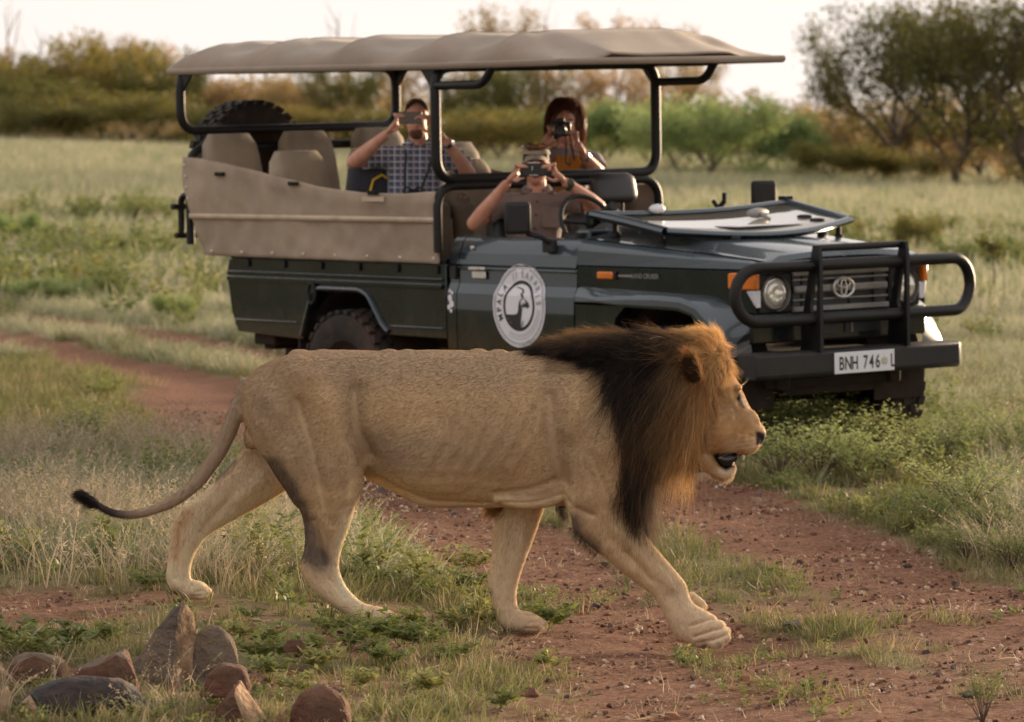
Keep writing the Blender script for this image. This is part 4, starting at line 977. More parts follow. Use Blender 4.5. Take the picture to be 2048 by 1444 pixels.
for xq in (-4.45, -3.75, -2.92, -2.05, -1.40):
    r_ = min(rows, key=lambda q: abs(q[0][0]-xq)); MB().tube([(a, b2, c2_+.008) for a, b2, c2_ in r_[3:-3]], .0045, 5).build('seam', m_curtain, cn)
MB().tube([(-4.67, -.872, 2.246), (-3.3, -.872, 2.250), (-2, -.872, 2.250), (-.85, -.868, 2.258), (-.82, -.85, 2.262), (-.82, .85, 2.262), (-.85, .868, 2.258), (-2, .872, 2.25), (-4.67, .872, 2.246)], .020, 8).build('canopy_hem', m_canvas, cn)

# canvas side curtain
for sgn in (1, -1):
    rows = []
    for i, z_ in enumerate(np.linspace(0, 1, 26)):
        row = []
        for x in np.linspace(0, 1, 80):
            xb = -4.37+x*(4.37-1.965); xt = -4.565+x*(4.565-1.965); X_ = xb+(xt-xb)*min(1, z_*1.35)
            ztop_ = float(np.interp(X_, [-4.57, -4.35, -4.01, -3.62, -3.13, -2.68, -2.3, -1.96], [1.712, 1.700, 1.660, 1.604, 1.536, 1.505, 1.502, 1.520]))
            z = 1.095+(ztop_-1.095)*z_
            f = .020*mnoise.noise((X_*2.4, z*3.0, 2+sgn))+.014*mnoise.noise((X_*7-z*6, z*2.5, 7))*(1-z_*.4)+.010*abs(mnoise.noise((X_*5+z*7, z*3, 9)))+.022*math.exp(-((z-1.16)/.05)**2)*mnoise.noise((X_*4, 1, 3))
            f += .012*math.exp(-((z-ztop_+.05)/.04)**2)*abs(math.sin(X_*4.1))
            row.append((X_, (-.846-f)*sgn, z))
        rows.append(row)
    cur = MB().sheet(rows).build('side_curtain', m_curtain, truck, 70); s_ = cur.modifiers.new('thick', 'SOLIDIFY'); s_.thickness = .005; s_.offset = 0
    st = MB()
    st.sheet([[(x, (-.868-.006*mnoise.noise((x*2.4, 4, 2)))*sgn, 1.325+dz+.01*(x+4.5)/2.5) for x in np.linspace(-4.48, -1.97, 50)] for dz in (0, .032)])
    so = st.build('webbing_strip', m_canvas2, cur, 70); s2 = so.modifiers.new('thick', 'SOLIDIFY'); s2.thickness = .004
    MB().box((-2.57, -.866*sgn, 1.468), (.22, .006, .030)).build('patch', m_canvas2, cur)
    for x, z in ((-4.139, 1.606), (-3.369, 1.553), (-2.571, 1.506)):
        q = MB().box((x, -.868*sgn, z), (.10, .010, .024)); 
        for k in (-.03, 0, .03): q.lathe([(0, -.012*sgn), (.009, -.010*sgn), (.011, 0)], (x+k, -.873*sgn, z), 'Y', 10)
        q.build('buckle', m_blk, cur)
    for x in np.linspace(-4.25, -2.0, 8):
        MB().lathe([(0, -.006*sgn), (.008, -.004*sgn), (.010, 0)], (x, -.864*sgn, 1.125), 'Y', 10).build('stud', m_chrome, cur)
    for z in (1.22, 1.35, 1.47): MB().lathe([(0, -.006*sgn), (.008, -.004*sgn), (.010, 0)], (-1.985, -.866*sgn, z), 'Y', 10).build('stud', m_chrome, cur)
    for z in (1.45, 1.52, 1.59, 1.66): MB().lathe([(0, -.006*sgn), (.007, -.004*sgn), (.009, 0)], (-4.50-.03*(z-1.45)/.2, -.864*sgn, z), 'Y', 10).build('stud', m_chrome, cur)

# seats
def seat(x, y, top, m_, wd=.45, cushion=True):
    s = empty('seat', (x, y, 0)); s.parent = truck; h = .62; rows = []
    for t in np.linspace(0, 1, 10):
        w = wd/2*(1-.22*t**2); d = .075*(1-.25*t); z = top-h+h*t; xo = -.10*t; e = 1.0
        if t > .93: w *= .86; d *= .6
        ring = []
        for k in range(20):
            a = 2*PI*k/20; c, s2 = math.cos(a), math.sin(a)
            wr = .006*math.sin(k*2.7+t*5)+.006*mnoise.noise((x+k*.7, y, t*3))
            ring.append((xo+(d+wr)*math.copysign(abs(c)**.5, c), (w+wr)*math.copysign(abs(s2)**.45, s2), z))
        rows.append(ring)
    MB().loft(rows).build('backrest', m_, s, 60)
    yi = -math.copysign(.09, y) if abs(y) > .4 else 0; b0 = 1.10 if x < -4.2 else .74; b1 = max(b0+.03, top-h-.08)
    MB().box((.24, yi, max(top-h-.02, b1+.06)), (.46, .33 if yi else wd, .12)).build('cushion', m_, s, bevel=.03)
    MB().box((.12, yi, (b1+b0)/2), (.30, .30, b1-b0)).build('seat_box', m_plast, s)
    return s
for x, y, tp_ in [(-4.36, -.57, 1.850), (-4.36, .02, 1.855), (-4.36, .60, 1.865), (-3.60, -.60, 1.745), (-3.60, 0, 1.75), (-3.60, .62, 1.77), (-2.86, -.46, 1.62), (-2.86, .12, 1.68), (-2.80, .66, 1.64)]: seat(x, y, tp_, m_seat)
ds = seat(-1.72, -.40, 1.44, m_leather, .46)
ps = seat(-1.72, .22, 1.40, m_leather, .46)
hr = MB()
rows = []
for t in np.linspace(-1, 1, 9):
    k = (1-abs(t)**4)**.5; rows.append([(-1.64-.02*t+.052*math.copysign(abs(math.cos(a))**.6, math.cos(a))*(.45+.55*k), .22+.160*math.copysign(abs(math.sin(a))**.4, math.sin(a))*(.75+.25*k)-.0, 1.512+.088*t) for a in np.linspace(0, 2*PI, 21)[:-1]])
hro = hr.loft(rows).build('headrest', m_leather, truck, 60)
MB().tube([(-1.64, .15, 1.34), (-1.64, .15, 1.46)], .009, 8).tube([(-1.64, .29, 1.34), (-1.64, .29, 1.46)], .009, 8).build('headrest_post', m_blk, hro)
# steering wheel
cS = Vector((-1.13, -.40, 1.315)); qS = Matrix.Rotation(R(-28), 3, 'Y')
sw = MB().tube([cS+qS @ Vector((0, .195*math.cos(t), .195*math.sin(t))) for t in np.linspace(0, 2*PI, 33)[:-1]], .014, 10, closed=True)
for t in (PI*.5+PI, 0.2, PI-.2): sw.tube([cS+qS @ Vector((.03, 0, 0)), cS+qS @ Vector((0, .19*math.cos(t), .19*math.sin(t)))], .012, 8)
sw.tube([cS, cS+qS @ Vector((.25, 0, 0))], .03, 10); sw.build('steering_wheel', m_rubber, truck)
# door mirrors
mr = MB().box((-1.105, -.95, 1.378), (.055, .150, .185), rot=(0, 0, R(-38))).build('door_mirror', m_rubber, truck, bevel=.022)
MB().tube([(-1.09, -.90, 1.29), (-1.03, -.84, 1.27), (-1.02, -.79, 1.235)], .018, 8).box((-1.03, -.778, 1.215), (.10, .035, .075)).build('mirror_arm', m_rubber, mr, bevel=.008)
mr2 = MB().box((-1.12, .95, 1.445), (.06, .15, .19), rot=(0, 0, R(-30))).build('door_mirror', m_plast, truck, bevel=.02)
MB().tube([(-1.10, .90, 1.35), (-1.03, .80, 1.24)], .016, 8).build('mirror_arm', m_rubber, mr2)
MB().tube([(-1.35, .80, 1.38), (-1.30, .80, 1.42), (-1.30, .80, 1.47)], .016, 8).tube([(-1.36, .80, 1.38), (-1.40, .80, 1.42)], .014, 8).tube([(-1.33, .80, 1.22), (-1.33, .80, 1.40)], .02, 8).build('catch', m_rubber, truck)

# windscreen folded flat on the bonnet
cA, cB, cE, cF = Vector((-.76, -.68, 1.395)), Vector((-.155, -.66, 1.305)), Vector((-.075, .665, 1.330)), Vector((-.60, .66, 1.425))
ws = MB()
def bar(P_, w, h, rr_=0):
    ws.tube(P_, w, 4, flat=h/w)
front = [cB.lerp(cE, t)+Vector((.17*math.sin(PI*t), 0, -.045*math.sin(PI*t))) for t in np.linspace(0, 1, 15)]
rear = [cA.lerp(cF, t)+Vector((.06*math.sin(PI*t), 0, -.022*math.sin(PI*t))) for t in np.linspace(0, 1, 15)]
ws.tube(front, .030, 8, flat=.75); ws.tube(rear, .026, 8, flat=.75); ws.tube([cA, cA.lerp(cB, .5)+Vector((0, 0, .004)), cB], .036, 8, flat=.8); ws.tube([cF, cF.lerp(cE, .5), cE], .032, 8, flat=.8)
ws.box(cF+Vector((-.01, 0, .0)), (.07, .05, .075)).box(cA+Vector((0, 0, -.02)), (.06, .05, .07))
wso = ws.build('windscreen_frame', m_paint, truck, 50)
gl = MB().sheet([[a.lerp(b2, s_) for s_ in (.05, .35, .65, .95)] for a, b2 in zip(rear, front)]).build('windscreen_glass', m_glass, wso, 80); s_ = gl.modifiers.new('thick', 'SOLIDIFY'); s_.thickness = .005
mi = rear[9].lerp(front[9], .42)
MB().ell(mi+Vector((0, 0, .035)), (.028, .105, .030), rot=Matrix.Rotation(R(12), 3, 'Z')).tube([mi+Vector((.02, 0, .03)), mi+Vector((.10, 0, .0))], .012, 8).build('rear_view_mirror', m_grey, wso)
MB().ell(rear[4]+Vector((.02, 0, .03)), (.045, .05, .028)).build('wiper_motor_cover', m_white, wso)
for k, (t, s_) in enumerate(((.86, .60), (.90, .78))):
    c = rear[int(t*14)].lerp(front[int(t*14)], s_); MB().lathe([(0, .012), (.024, .012), (.024, .008)], c, 'Z', 18).lathe([(.024, .013), (.040, .010), (.040, .0)], c, 'Z', 18).build('licence_disc', m_blk if k < 0 else m_white, wso)
    MB().lathe([(.026, .016), (.042, .012), (.043, .0)], c, 'Z', 18).build('disc_holder', m_rubber, wso)
MB().box(rear[6].lerp(front[6], .68)+Vector((0, .15, .012)), (.20, .52, .004), rot=(0, 0, R(4))).build('white_sheet', m_white, wso)  # flat white sheet lying on the folded windscreen
for x, y, z0, z1 in ((-.26, -.60, 1.20, 1.315), (.02, -.30, 1.23, 1.275), (-.02, .40, 1.23, 1.29), (-.12, .62, 1.20, 1.32), (-.66, -.60, 1.25, 1.37)):
    MB().tube([(x, y, z0), (x, y, z1)], .017, 8).lathe([(.03, 0), (.03, .02), (.017, .03)], (x, y, z0+.02), 'Z', 12).build('rubber_stand', m_rubber, truck)

# round door decal with the antelope head
dx0, dz0 = -1.285, .866
def dv(x, z, lay): return (dx0+x, sec_y(dz0+z)-.0035-.0012*lay, dz0+z)
def ringmesh(r0, r1, lay, ax=1, az=1, n=56, m=5, a0=0, a1=2*PI):
    rows = []
    for i in range(m+1):
        r = r0+(r1-r0)*i/m; rows.append([dv(r*ax*math.cos(t), r*az*math.sin(t), lay) for t in np.linspace(a0, a1, n+1)])
    return MB().sheet(rows)
dec = ringmesh(.001, .240, 0, m=16).build('decal', m_white, bpy.data.objects['door'], 0, fix=False)
ringmesh(.214, .220, 1, m=1).build('decal_ring', m_greyink, dec, 0, fix=False)
ringmesh(.226, .229, 1, m=1).build('decal_ring', m_greyink, dec, 0, fix=False)
ringmesh(.126, .146, 1, ax=.98, az=1.0, m=4).build('decal_ring', m_ink, dec, 0, fix=False)
for r_ in (.166, .178, .192): ringmesh(r_, r_+.003, 1, m=1, n=24, a0=-2.1, a1=-.1).build('decal_ring', m_greyink, dec, 0, fix=False)
def arc_text(s, a_start, step, rad, m_):
    q = MB()
    for i, ch in enumerate(s):
        a = a_start-step*i; V, Fc = glyph(ch, .058, .0010, .85)
        P_ = []
        for x, z in V:
            r = rad+z; t = a-x/(rad+.02); P_.append(dv(r*math.cos(t), r*math.sin(t), 2))
        q.add(P_, Fc)
    q.build('lettering', m_, dec, 0, fix=False)
arc_text('MPALA', R(203), R(14.5), .160, m_ink)
arc_text('SAFARIS', R(88), R(13.6), .160, m_greyink)
arc_text('/', R(116), R(9), .160, m_greyink); arc_text('/', R(107), R(9), .160, m_greyink)
def patch(P_, lay, m_, nm='antelope_mark'):
    MB().add([dv(x, z, lay) for x, z in P_], [tuple(range(len(P_)))]).build(nm, m_, dec, 0, fix=False)
S6 = .145/365.                                   # drawn on a square of 720 units
def dp(pts): return [((x-500)/1000*.483/.755, -(z-740)/1000*.478/1.195*1.0) for x, z in pts]
patch(dp([(322, 868), (440, 866), (478, 850), (492, 800), (500, 690), (520, 640), (530, 720), (548, 790), (542, 860), (530, 950), (530, 1030), (560, 1060), (540, 1094), (480, 1080), (420, 1030), (360, 950)]), 2, m_ink)
patch(dp([(540, 700), (570, 735), (560, 690), (600, 700), (585, 650), (560, 620), (610, 660), (640, 700), (652, 740), (620, 770), (590, 750), (545, 765)]), 2, m_ink)
patch(dp([(555, 630), (530, 600), (515, 550), (540, 560), (525, 510), (480, 490), (420, 470), (480, 472), (545, 500), (560, 540), (548, 570), (575, 620)]), 2, m_ink)
patch(dp([(520, 640), (545, 625), (560, 640), (530, 660), (522, 720), (514, 700)]), 3, m_greyink)
patch(dp([(556, 960), (568, 940), (560, 1000), (548, 1040), (545, 1010)]), 3, m_ink)
# small paw-like white stickers at the back edge of the cab
st = MB()
for x, z, r_ in [(-1.925, .895, .020), (-1.905, .925, .012), (-1.93, .935, .011), (-1.91, .86, .022), (-1.935, .84, .015), (-1.915, .82, .012)]:
    st.add([(x+r_*math.cos(t), sec_y(z)-.004, z+r_*math.sin(t)) for t in np.linspace(0, 2*PI, 11)[:-1]], [tuple(range(10))])
st.build('sticker', m_white, truck, 0, fix=False)
# ------------------------------------------------------------------ the three passengers
def skin_mat(name, c):
    m, nt, out = new_mat(name); L = nt.links.new
    b = node(nt, 'ShaderNodeBsdfPrincipled'); b.inputs['Roughness'].default_value = .5; b.inputs['Subsurface Weight'].default_value = .12; b.inputs['Subsurface Radius'].default_value = (.02, .008, .004)
    tc = node(nt, 'ShaderNodeTexCoord'); n = node(nt, 'ShaderNodeTexNoise'); n.inputs['Scale'].default_value = 14; n.inputs['Detail'].default_value = 4; L(tc.outputs['Object'], n.inputs['Vector'])
    L(ramp(nt, n.outputs['Fac'], [(.35, c), (.65, tuple(x*y for x, y in zip(c, (.86, .72, .68))))]), b.inputs['Base Color']); L(b.outputs[0], out.inputs[0]); return m
def plaid_mat():
    m, nt, out = new_mat('blue_check_shirt'); L = nt.links.new
    b = node(nt, 'ShaderNodeBsdfPrincipled'); b.inputs['Roughness'].default_value = .85; L(b.outputs[0], out.inputs[0])
    tc = node(nt, 'ShaderNodeTexCoord'); sp = node(nt, 'ShaderNodeSeparateXYZ'); L(tc.outputs['Object'], sp.inputs[0])
    def stripe(o, f, w, ph=0):
        a = node(nt, 'ShaderNodeMath', operation='MULTIPLY_ADD'); L(o, a.inputs[0]); a.inputs[1].default_value = f; a.inputs[2].default_value = ph
        fr = node(nt, 'ShaderNodeMath', operation='FRACT'); L(a.outputs[0], fr.inputs[0]); lt = node(nt, 'ShaderNodeMath', operation='LESS_THAN'); L(fr.outputs[0], lt.inputs[0]); lt.inputs[1].default_value = w; return lt.outputs[0]
    cur = None; cv = node(nt, 'ShaderNodeRGB'); cv.outputs[0].default_value = (.155, .165, .22, 1); cur = cv.outputs[0]
    for o, f, w, ph, c, k in [(sp.outputs['X'], 26, .45, 0, (.06, .07, .12), .6), (sp.outputs['Z'], 26, .45, .2, (.06, .07, .12), .6), (sp.outputs['X'], 26, .18, .55, (.62, .64, .72), .7), (sp.outputs['Z'], 26, .18, .7, (.62, .64, .72), .7), (sp.outputs['X'], 13, .1, .3, (.25, .17, .16), .6)]:
        mx = node(nt, 'ShaderNodeMix'); mx.data_type = 'RGBA'; s_ = stripe(o, f, w, ph); ml = node(nt, 'ShaderNodeMath', operation='MULTIPLY'); L(s_, ml.inputs[0]); ml.inputs[1].default_value = k
        L(ml.outputs[0], mx.inputs['Factor']); L(cur, mx.inputs['A']); mx.inputs['B'].default_value = c+(1,); cur = mx.outputs['Result']
    L(cur, b.inputs['Base Color']); return m
m_skinA = skin_mat('tanned_skin', (.60, .32, .225)); m_skinB = skin_mat('ruddy_skin', (.62, .34, .25)); m_skinC = skin_mat('fair_skin', (.62, .34, .25))
m_brownshirt = mat('brown_shirt', (.20, .135, .115), .85, c2=(.155, .103, .088), scale=10, bump=.5, bscale=18, sheen=.2)
m_plaid = plaid_mat()
m_orangetop = mat('orange_top', (.50, .19, .02), .8, scale=12, bump=.4, bscale=25); m_greyshirt = mat('grey_overshirt', (.30, .26, .27), .85, scale=9, bump=.4, bscale=22)
m_trouser = mat('khaki_trousers', (.16, .12, .08), .85, scale=8)
m_hairdk = mat('short_brown_hair', (.045, .026, .018), .6, bump=.8, bscale=150); m_hairrd = mat('auburn_hair', (.075, .022, .013), .5, c2=(.13, .04, .02), scale=25, bump=.9, bscale=90)
m_capc = mat('khaki_cap', (.34, .29, .22), .85, scale=20); m_shades = mat('sunglasses', (.02, .012, .01), .08, c2=(.25, .08, .01), scale=14)
m_phone = mat('black_camera', (.012, .012, .016), .3); m_phone2 = mat('bronze_phone', (.15, .12, .095), .38); m_silver = mat('silver_trim', (.7, .7, .72), .25, metal=1)
m_lip = mat('lips', (.34, .12, .10), .5); m_eyew = mat('eye_white', (.7, .68, .65), .3); m_beard = mat('short_beard', (.14, .075, .045), .8, scale=60, bump=.6, bscale=200)

def person(Y, P, shirt_m, skin_m, label, hairf, sleeve=(.62, .62), shirt_w=1.0, fem=False):
    s = Y/9000.; th = math.atan(452/9000)
    def w(q):
        u, v = q[0], q[1]; d = q[2] if len(q) > 2 else 0
        k = (722-v)/9000; z = CAM_H+Y*(-math.sin(th)+k*math.cos(th))/(math.cos(th)+k*math.sin(th)); return Vector(((u-1024)*s, d, z))
    hd = w(P['head']); base = Vector((hd.x, 0, 0))
    root = empty('person', (hd.x, Y, 0)); tag(root, label, 'person')
    J = {k: w(v)-base for k, v in P.items()}; hd = J['head']
    mb = MB(); sh = MB()
    hp = J['hip']; nk = J['neck']
    # torso as rings, body under the shirt
    def torso(mb_, inf):
        sl, sr = J['shl'], J['shr']; W = (sr.x-sl.x)/2; rings = []
        for t, wf, df in [(0, .80, .125), (.2, .78, .125), (.45, .80, .122), (.7, .92, .125), (.86, .98, .115), (.95, .80, .085), (1.0, .50, .065)]:
            c = hp.lerp(nk, t); ring = []
            for k in range(20):
                a = 2*PI*k/20; ring.append((c.x+(W*wf+inf)*math.copysign(abs(math.cos(a))**.8, math.cos(a)), c.y+(df+inf)*math.sin(a), c.z+(inf*.3)))
            rings.append(ring)
        mb_.loft(rings)
    torso(mb, 0); torso(sh, .016*shirt_w)
    mb.tube([nk+Vector((0, .01, -.04)), nk.lerp(hd, .5)+Vector((0, .015, 0)), hd+Vector((0, .01, -.02))], [.062, .056, .06], 12)
    # head: cranium, face, jaw, nose, ears
    mb.ell(hd+Vector((0, .02, .028)), (.074, .094, .092), 16, 10); mb.ell(hd+Vector((0, -.02, -.035)), (.060, .068, .078), 16, 10); mb.ell(hd+Vector((0, -.035, -.085)), (.040, .046, .030), 12, 8)
    mb.loft([[hd+Vector((x, y, z)) for x, y in ((-.011*k, -.072), (0, -.088-.022*k), (.011*k, -.072), (0, -.06))] for z, k in ((.018, .35), (-.005, .6), (-.028, 1.0), (-.040, .8))])
    for e in (-1, 1): mb.ell(hd+Vector((e*.077, .018, -.008)), (.009, .020, .032), 10, 7)
    # arms and hands
    for side, tx in (('l', -1), ('r', 1)):
        a, e, wr, hn = J['sh'+side], J['el'+side], J['wr'+side], J['ha'+side]
        up = [a+Vector((-tx*.03, 0, -.02)), a.lerp(e, .3), a.lerp(e, .7), e]
        mb.tube(up, [.058, .054, .048, .043], 12)
        mb.tube([e, e.lerp(wr, .25), e.lerp(wr, .65), wr], [.043, .046, .036, .028], 12)
        mb.ell(e, (.044, .044, .044), 10, 7)
        t = sleeve[0 if side == 'l' else 1]; se = a.lerp(e, t)
        sh.tube([a+Vector((-tx*.05, 0, -.02)), a.lerp(e, t*.4), a.lerp(e, t*.85), se], [.075, .071, .066, .068], 14)
        # hand: palm from the wrist, four fingers curling over the top edge, thumb below
        pd = (hn-wr); pl = .085; pd = pd.normalized(); palm = wr+pd*pl
        mb.tube([wr, wr+pd*.035, palm], [.027, .037, .036], 10, flat=.55)
        grip = J['grip'+side]; inw = Vector((-tx, 0, 0))
        for f in range(4):
            k = f/3; b0 = palm+Vector((0, -.012+.010*f, .014-.016*f*0))+Vector((tx*.016*(1-k)*0, 0, .030*(.5-k)))
            ln_ = (.080, .088, .082, .066)[f]
            top = grip+Vector((tx*(.030-.014*f), -.006, .010-.0*f)); mid = b0.lerp(top, .5)+Vector((tx*.012, .0, .018))
            tip = top+inw*.026+Vector((0, -.016, -.018))
            mb.tube([palm-pd*.02, b0, mid, top, tip], [.014, .0105, .0098, .009, .007], 8)
        tb = wr+pd*.03; tp = grip+Vector((tx*.004, .010, -.068)); mb.tube([tb, tb.lerp(tp, .55)+Vector((0, -.012, -.016)), tp, tp+inw*.022], [.014, .012, .0105, .008], 8)
    # legs, seated along the truck
    fw = Vector((.63, -.78, 0)); rt = Vector((.78, .63, 0)); tr = MB()
    for e in (-1, 1):
        h0 = hp+rt*(e*.09)+Vector((0, 0, .02)); kn = h0+fw*.36+Vector((0, 0, .02)); an = kn+fw*.02+Vector((0, 0, -.38))
        for q, x in ((mb, 0), (tr, .014)): q.tube([h0, h0.lerp(kn, .6), kn], [.082+x, .072+x, .058+x], 12); q.tube([kn, kn.lerp(an, .3), an], [.056+x, .054+x, .038+x], 12)
        mb.tube([an, an+fw*.10+Vector((0, 0, -.045))], [.036, .030], 8)
    me = remeshed(mb, .0075, 'body', 3, .5); link_mesh('body', me, skin_m, root)
    link_mesh('shirt', remeshed(sh, .010, 'shirt', 4, .5), shirt_m, root)
    link_mesh('trousers', remeshed(tr, .014, 'trousers', 3, .5), m_trouser, root)
    # eyes, lips
    for e in (-1, 1):
        MB().ell(hd+Vector((e*.030, -.080, .004)), (.012, .006, .007), 10, 6).build('eye', m_eyew, root); MB().ell(hd+Vector((e*.031, -.082, .026)), (.019, .006, .004), 8, 5).build('eyebrow', m_hairdk, root)
    MB().ell(hd+Vector((0, -.089, -.063)), (.022, .008, .007), 10, 6).build('lips', m_lip, root)
    hairf(root, hd, J)
    return root, J, base
def collar(root, nk, m_, w=.075):
    for e in (-1, 1):
        MB().prism([(0, .0), (.085, .035), (.075, -.045), (.015, -.070)], 1, -.006, .006).build('collar', m_, root).matrix_local = Matrix.Translation(nk+Vector((e*.012, -.075, -.015))) @ Matrix.Scale(e, 4, (1, 0, 0)) @ Matrix.Rotation(R(18), 4, 'X')
    MB().tube([nk+Vector((w*math.sin(t), .01-.062*math.cos(t), .0+.018*(1-math.cos(t)))) for t in np.linspace(.5, 2*PI-.5, 17)], .016, 8, flat=1.6).build('collar', m_, root)
def hair_cap(root, hd, m_, r=(.082, .100, .098), cut=-.02, name='hair', line=.060):
    """a shell of hair open at the face"""
    rows = []
    for i in range(13):
        thh = PI*(.015+.62*i/12); row = []
        for k in range(29):
            ph = 2*PI*k/28; x, y, z = r[0]*math.sin(thh)*math.sin(ph), .02-r[1]*math.sin(thh)*math.cos(ph), .030+r[2]*math.cos(thh)
            front = max(0, math.cos(ph)); z = max(z, (.03+line*front**.6)-.10*(1-front**.3) if front > 0 else -.08)
            j = 1+.05*mnoise.noise((x*30, y*30, z*30)); row.append(hd+Vector((x*j, .02+(y-.02)*j, z)))
        rows.append(row)
    o = MB().sheet(rows).build(name, m_, root, 80); sd_ = o.modifiers.new('t', 'SOLIDIFY'); sd_.thickness = .012; sd_.offset = -1; return o

def driver_hair(root, hd, J):
    hair_cap(root, hd, m_hairdk, (.078, .096, .092))
    q = MB(); rings = []
    for i in range(8):
        t = i/7; rr = math.cos(t*PI/2*.97)**.8; rings.append([hd+Vector((.084*rr*math.sin(a), .018-.104*rr*math.cos(a), .066+.052*math.sin(t*PI/2))) for a in np.linspace(0, 2*PI, 25)[:-1]])
    q.loft(rings); q.sheet([[hd+Vector((.080*math.sin(a)*1.0, .018-.102*math.cos(a)-dd*math.cos(a)*1.0, .062-.022*dd/.06-.030*(a/1.15)**2)) for a in np.linspace(-1.15, 1.15, 15)] for dd in (0, .03, .062)])
    c = q.build('cap', m_capc, root, 60)
    g = MB()
    for e in (-1, 1): g.ell(hd+Vector((e*.034, -.090, .112)), (.030, .014, .020), 12, 8)
    g.tube([hd+Vector((-.085, .03, .10)), hd+Vector((-.068, -.075, .115)), hd+Vector((0, -.100, .118)), hd+Vector((.068, -.075, .115)), hd+Vector((.085, .03, .10))], .006, 6)
    g.build('sunglasses', m_shades, root)
    collar(root, J['neck'], m_brownshirt)
    sb = MB()
    for k in range(4): sb.lathe([(0, -.005), (.006, -.004), (.007, 0)], J['neck'].lerp(J['hip'], .12+.2*k)+Vector((.004, -.148, 0)), 'Y', 10)
    sb.build('shirt_buttons', m_ink, root)['kind'] = 'stuff'
    for e in (-1, 1): MB().box(J['neck'].lerp(J['hip'], .36)+Vector((e*.095, -.137, 0)), (.11, .012, .12)).build('pocket', m_brownshirt, root, bevel=.005)
    w_ = J['wrr'].lerp(J['elr'], .12); ax = (J['elr']-J['wrr']).normalized()
    MB().tube([w_-ax*.014, w_+ax*.014], .037, 16).ell(w_+Vector((.012, -.036, .01)), (.022, .010, .022)).build('wristwatch', mat('olive_strap', (.06, .065, .035), .6), root)
def man_hair(root, hd, J):
    hair_cap(root, hd, m_hairdk, (.076, .092, .092), line=.088)
    MB().ell(hd+Vector((0, -.058, -.082)), (.046, .038, .034), 14, 9).build('beard', m_beard, root); collar(root, J['neck'], m_plaid)
    w_ = J['wrr'].lerp(J['elr'], .10); ax = (J['elr']-J['wrr']).normalized(); MB().tube([w_-ax*.012, w_+ax*.012], .036, 16).build('wristwatch', m_silver, root)
def woman_hair(root, hd, J):
    mb = MB()
    mb.ell(hd+Vector((0, .040, .052)), (.102, .098, .100), 16, 10); mb.ell(hd+Vector((-.06, .04, .0)), (.06, .08, .10), 12, 8); mb.ell(hd+Vector((.07, .04, -.01)), (.065, .08, .11), 12, 8)
    hl = mb.build('hair', m_hairrd, root, 80); n = 7000
    a = rng.uniform(0, 2*PI, n); t = rng.random(n)**.8*1.9; st = np.stack([.10*np.sin(t)*np.sin(a), .04-.10*np.sin(t)*np.cos(a), .052+.10*np.cos(t)], 1)+np.array(hd)
    ok = ~((np.cos(a) > .55) & (t > .95)); st, a, t = st[ok], a[ok], t[ok]; n = len(st); o_ = np.stack([np.sin(a), -np.cos(a)*.8, np.zeros(n)], 1); l = (.05+.115*np.clip((t-.5)/1.0, 0, 1))*rng.uniform(.7, 1.15, n); ph_ = rng.uniform(0, 6.28, n)
    Q = np.stack([st+o_*(.024*math.sin(q*2.9))+np.array([0, 0, -1.])*(l*q**1.4)[:, None]+np.array([0, 0, .02])*(q*(1-q)*4)+np.stack([np.sin(ph_+q*7), np.cos(ph_+q*6), np.sin(ph_*2+q*5)], 1)*.019*q for q in np.linspace(0, 1, 7)], 1)
    hair('curls', Q, np.full(n, .0011), .0003, np.array([.14, .050, .026])[None]*rng.uniform(.5, 1.7, (n, 1)), m_mane, hl)
    q = MB(); nk = J['neck']; q.tube([nk+Vector((.09*math.sin(t), .0-.085*math.cos(t), -.03-.02*math.cos(t))) for t in np.linspace(0, 2*PI, 21)[:-1]], .034, 10, closed=True)
    for k in range(5): q.tube([nk+Vector((-.06+.03*k, -.10, -.05)), nk+Vector((-.055+.028*k, -.145, -.15)), nk+Vector((-.05+.03*k, -.15, -.28))], [.03, .032, .02], 8)
    q.build('scarf', m_orangetop, root, 70)
    w_ = J['wrr'].lerp(J['elr'], .08); ax = (J['elr']-J['wrr']).normalized(); MB().tube([w_-ax*.011, w_+ax*.011], .034, 16).build('bracelet', m_silver, root)

dr, dJ, dB = person(26.35, dict(head=(1072, 331), neck=(1074, 386), hip=(1062, 520, .02), shl=(1012, 402), shr=(1140, 398), ell=(948, 446, -.10), elr=(1196, 412, -.10), wrl=(1015, 364, -.26), wrr=(1128, 362, -.26), hal=(1040, 338, -.29), har=(1100, 338, -.29), gripl=(1043, 332, -.31), gripr=(1094, 332, -.31)),
    m_brownshirt, m_skinA, 'man at the wheel in brown shirt and khaki cap, photographing the lion', driver_hair, (.66, .60))
mn, mJ, mB = person(27.2, dict(head=(834, 240), neck=(838, 292), hip=(828, 420, .03), shl=(772, 310), shr=(906, 308), ell=(710, 322, -.12), elr=(938, 346, -.10), wrl=(778, 266, -.27), wrr=(893, 280, -.26), hal=(800, 242, -.30), har=(862, 248, -.29), gripl=(802, 232, -.31), gripr=(845, 234, -.31)),
    m_plaid, m_skinB, 'man in blue checked shirt on the middle row, holding up a bronze phone', man_hair, (.72, .70))
wm_, wJ, wB = person(27.7, dict(head=(1131, 248), neck=(1134, 298), hip=(1130, 415, .03), shl=(1085, 318), shr=(1186, 318), ell=(1072, 345, -.10), elr=(1196, 345, -.08), wrl=(1086, 290, -.22), wrr=(1167, 310, -.22), hal=(1102, 266, -.26), har=(1145, 274, -.26), gripl=(1104, 258, -.27), gripr=(1136, 266, -.27)),
    m_greyshirt, m_skinC, 'woman with auburn hair and orange scarf looking through a camera', woman_hair, (.70, .74), fem=True)
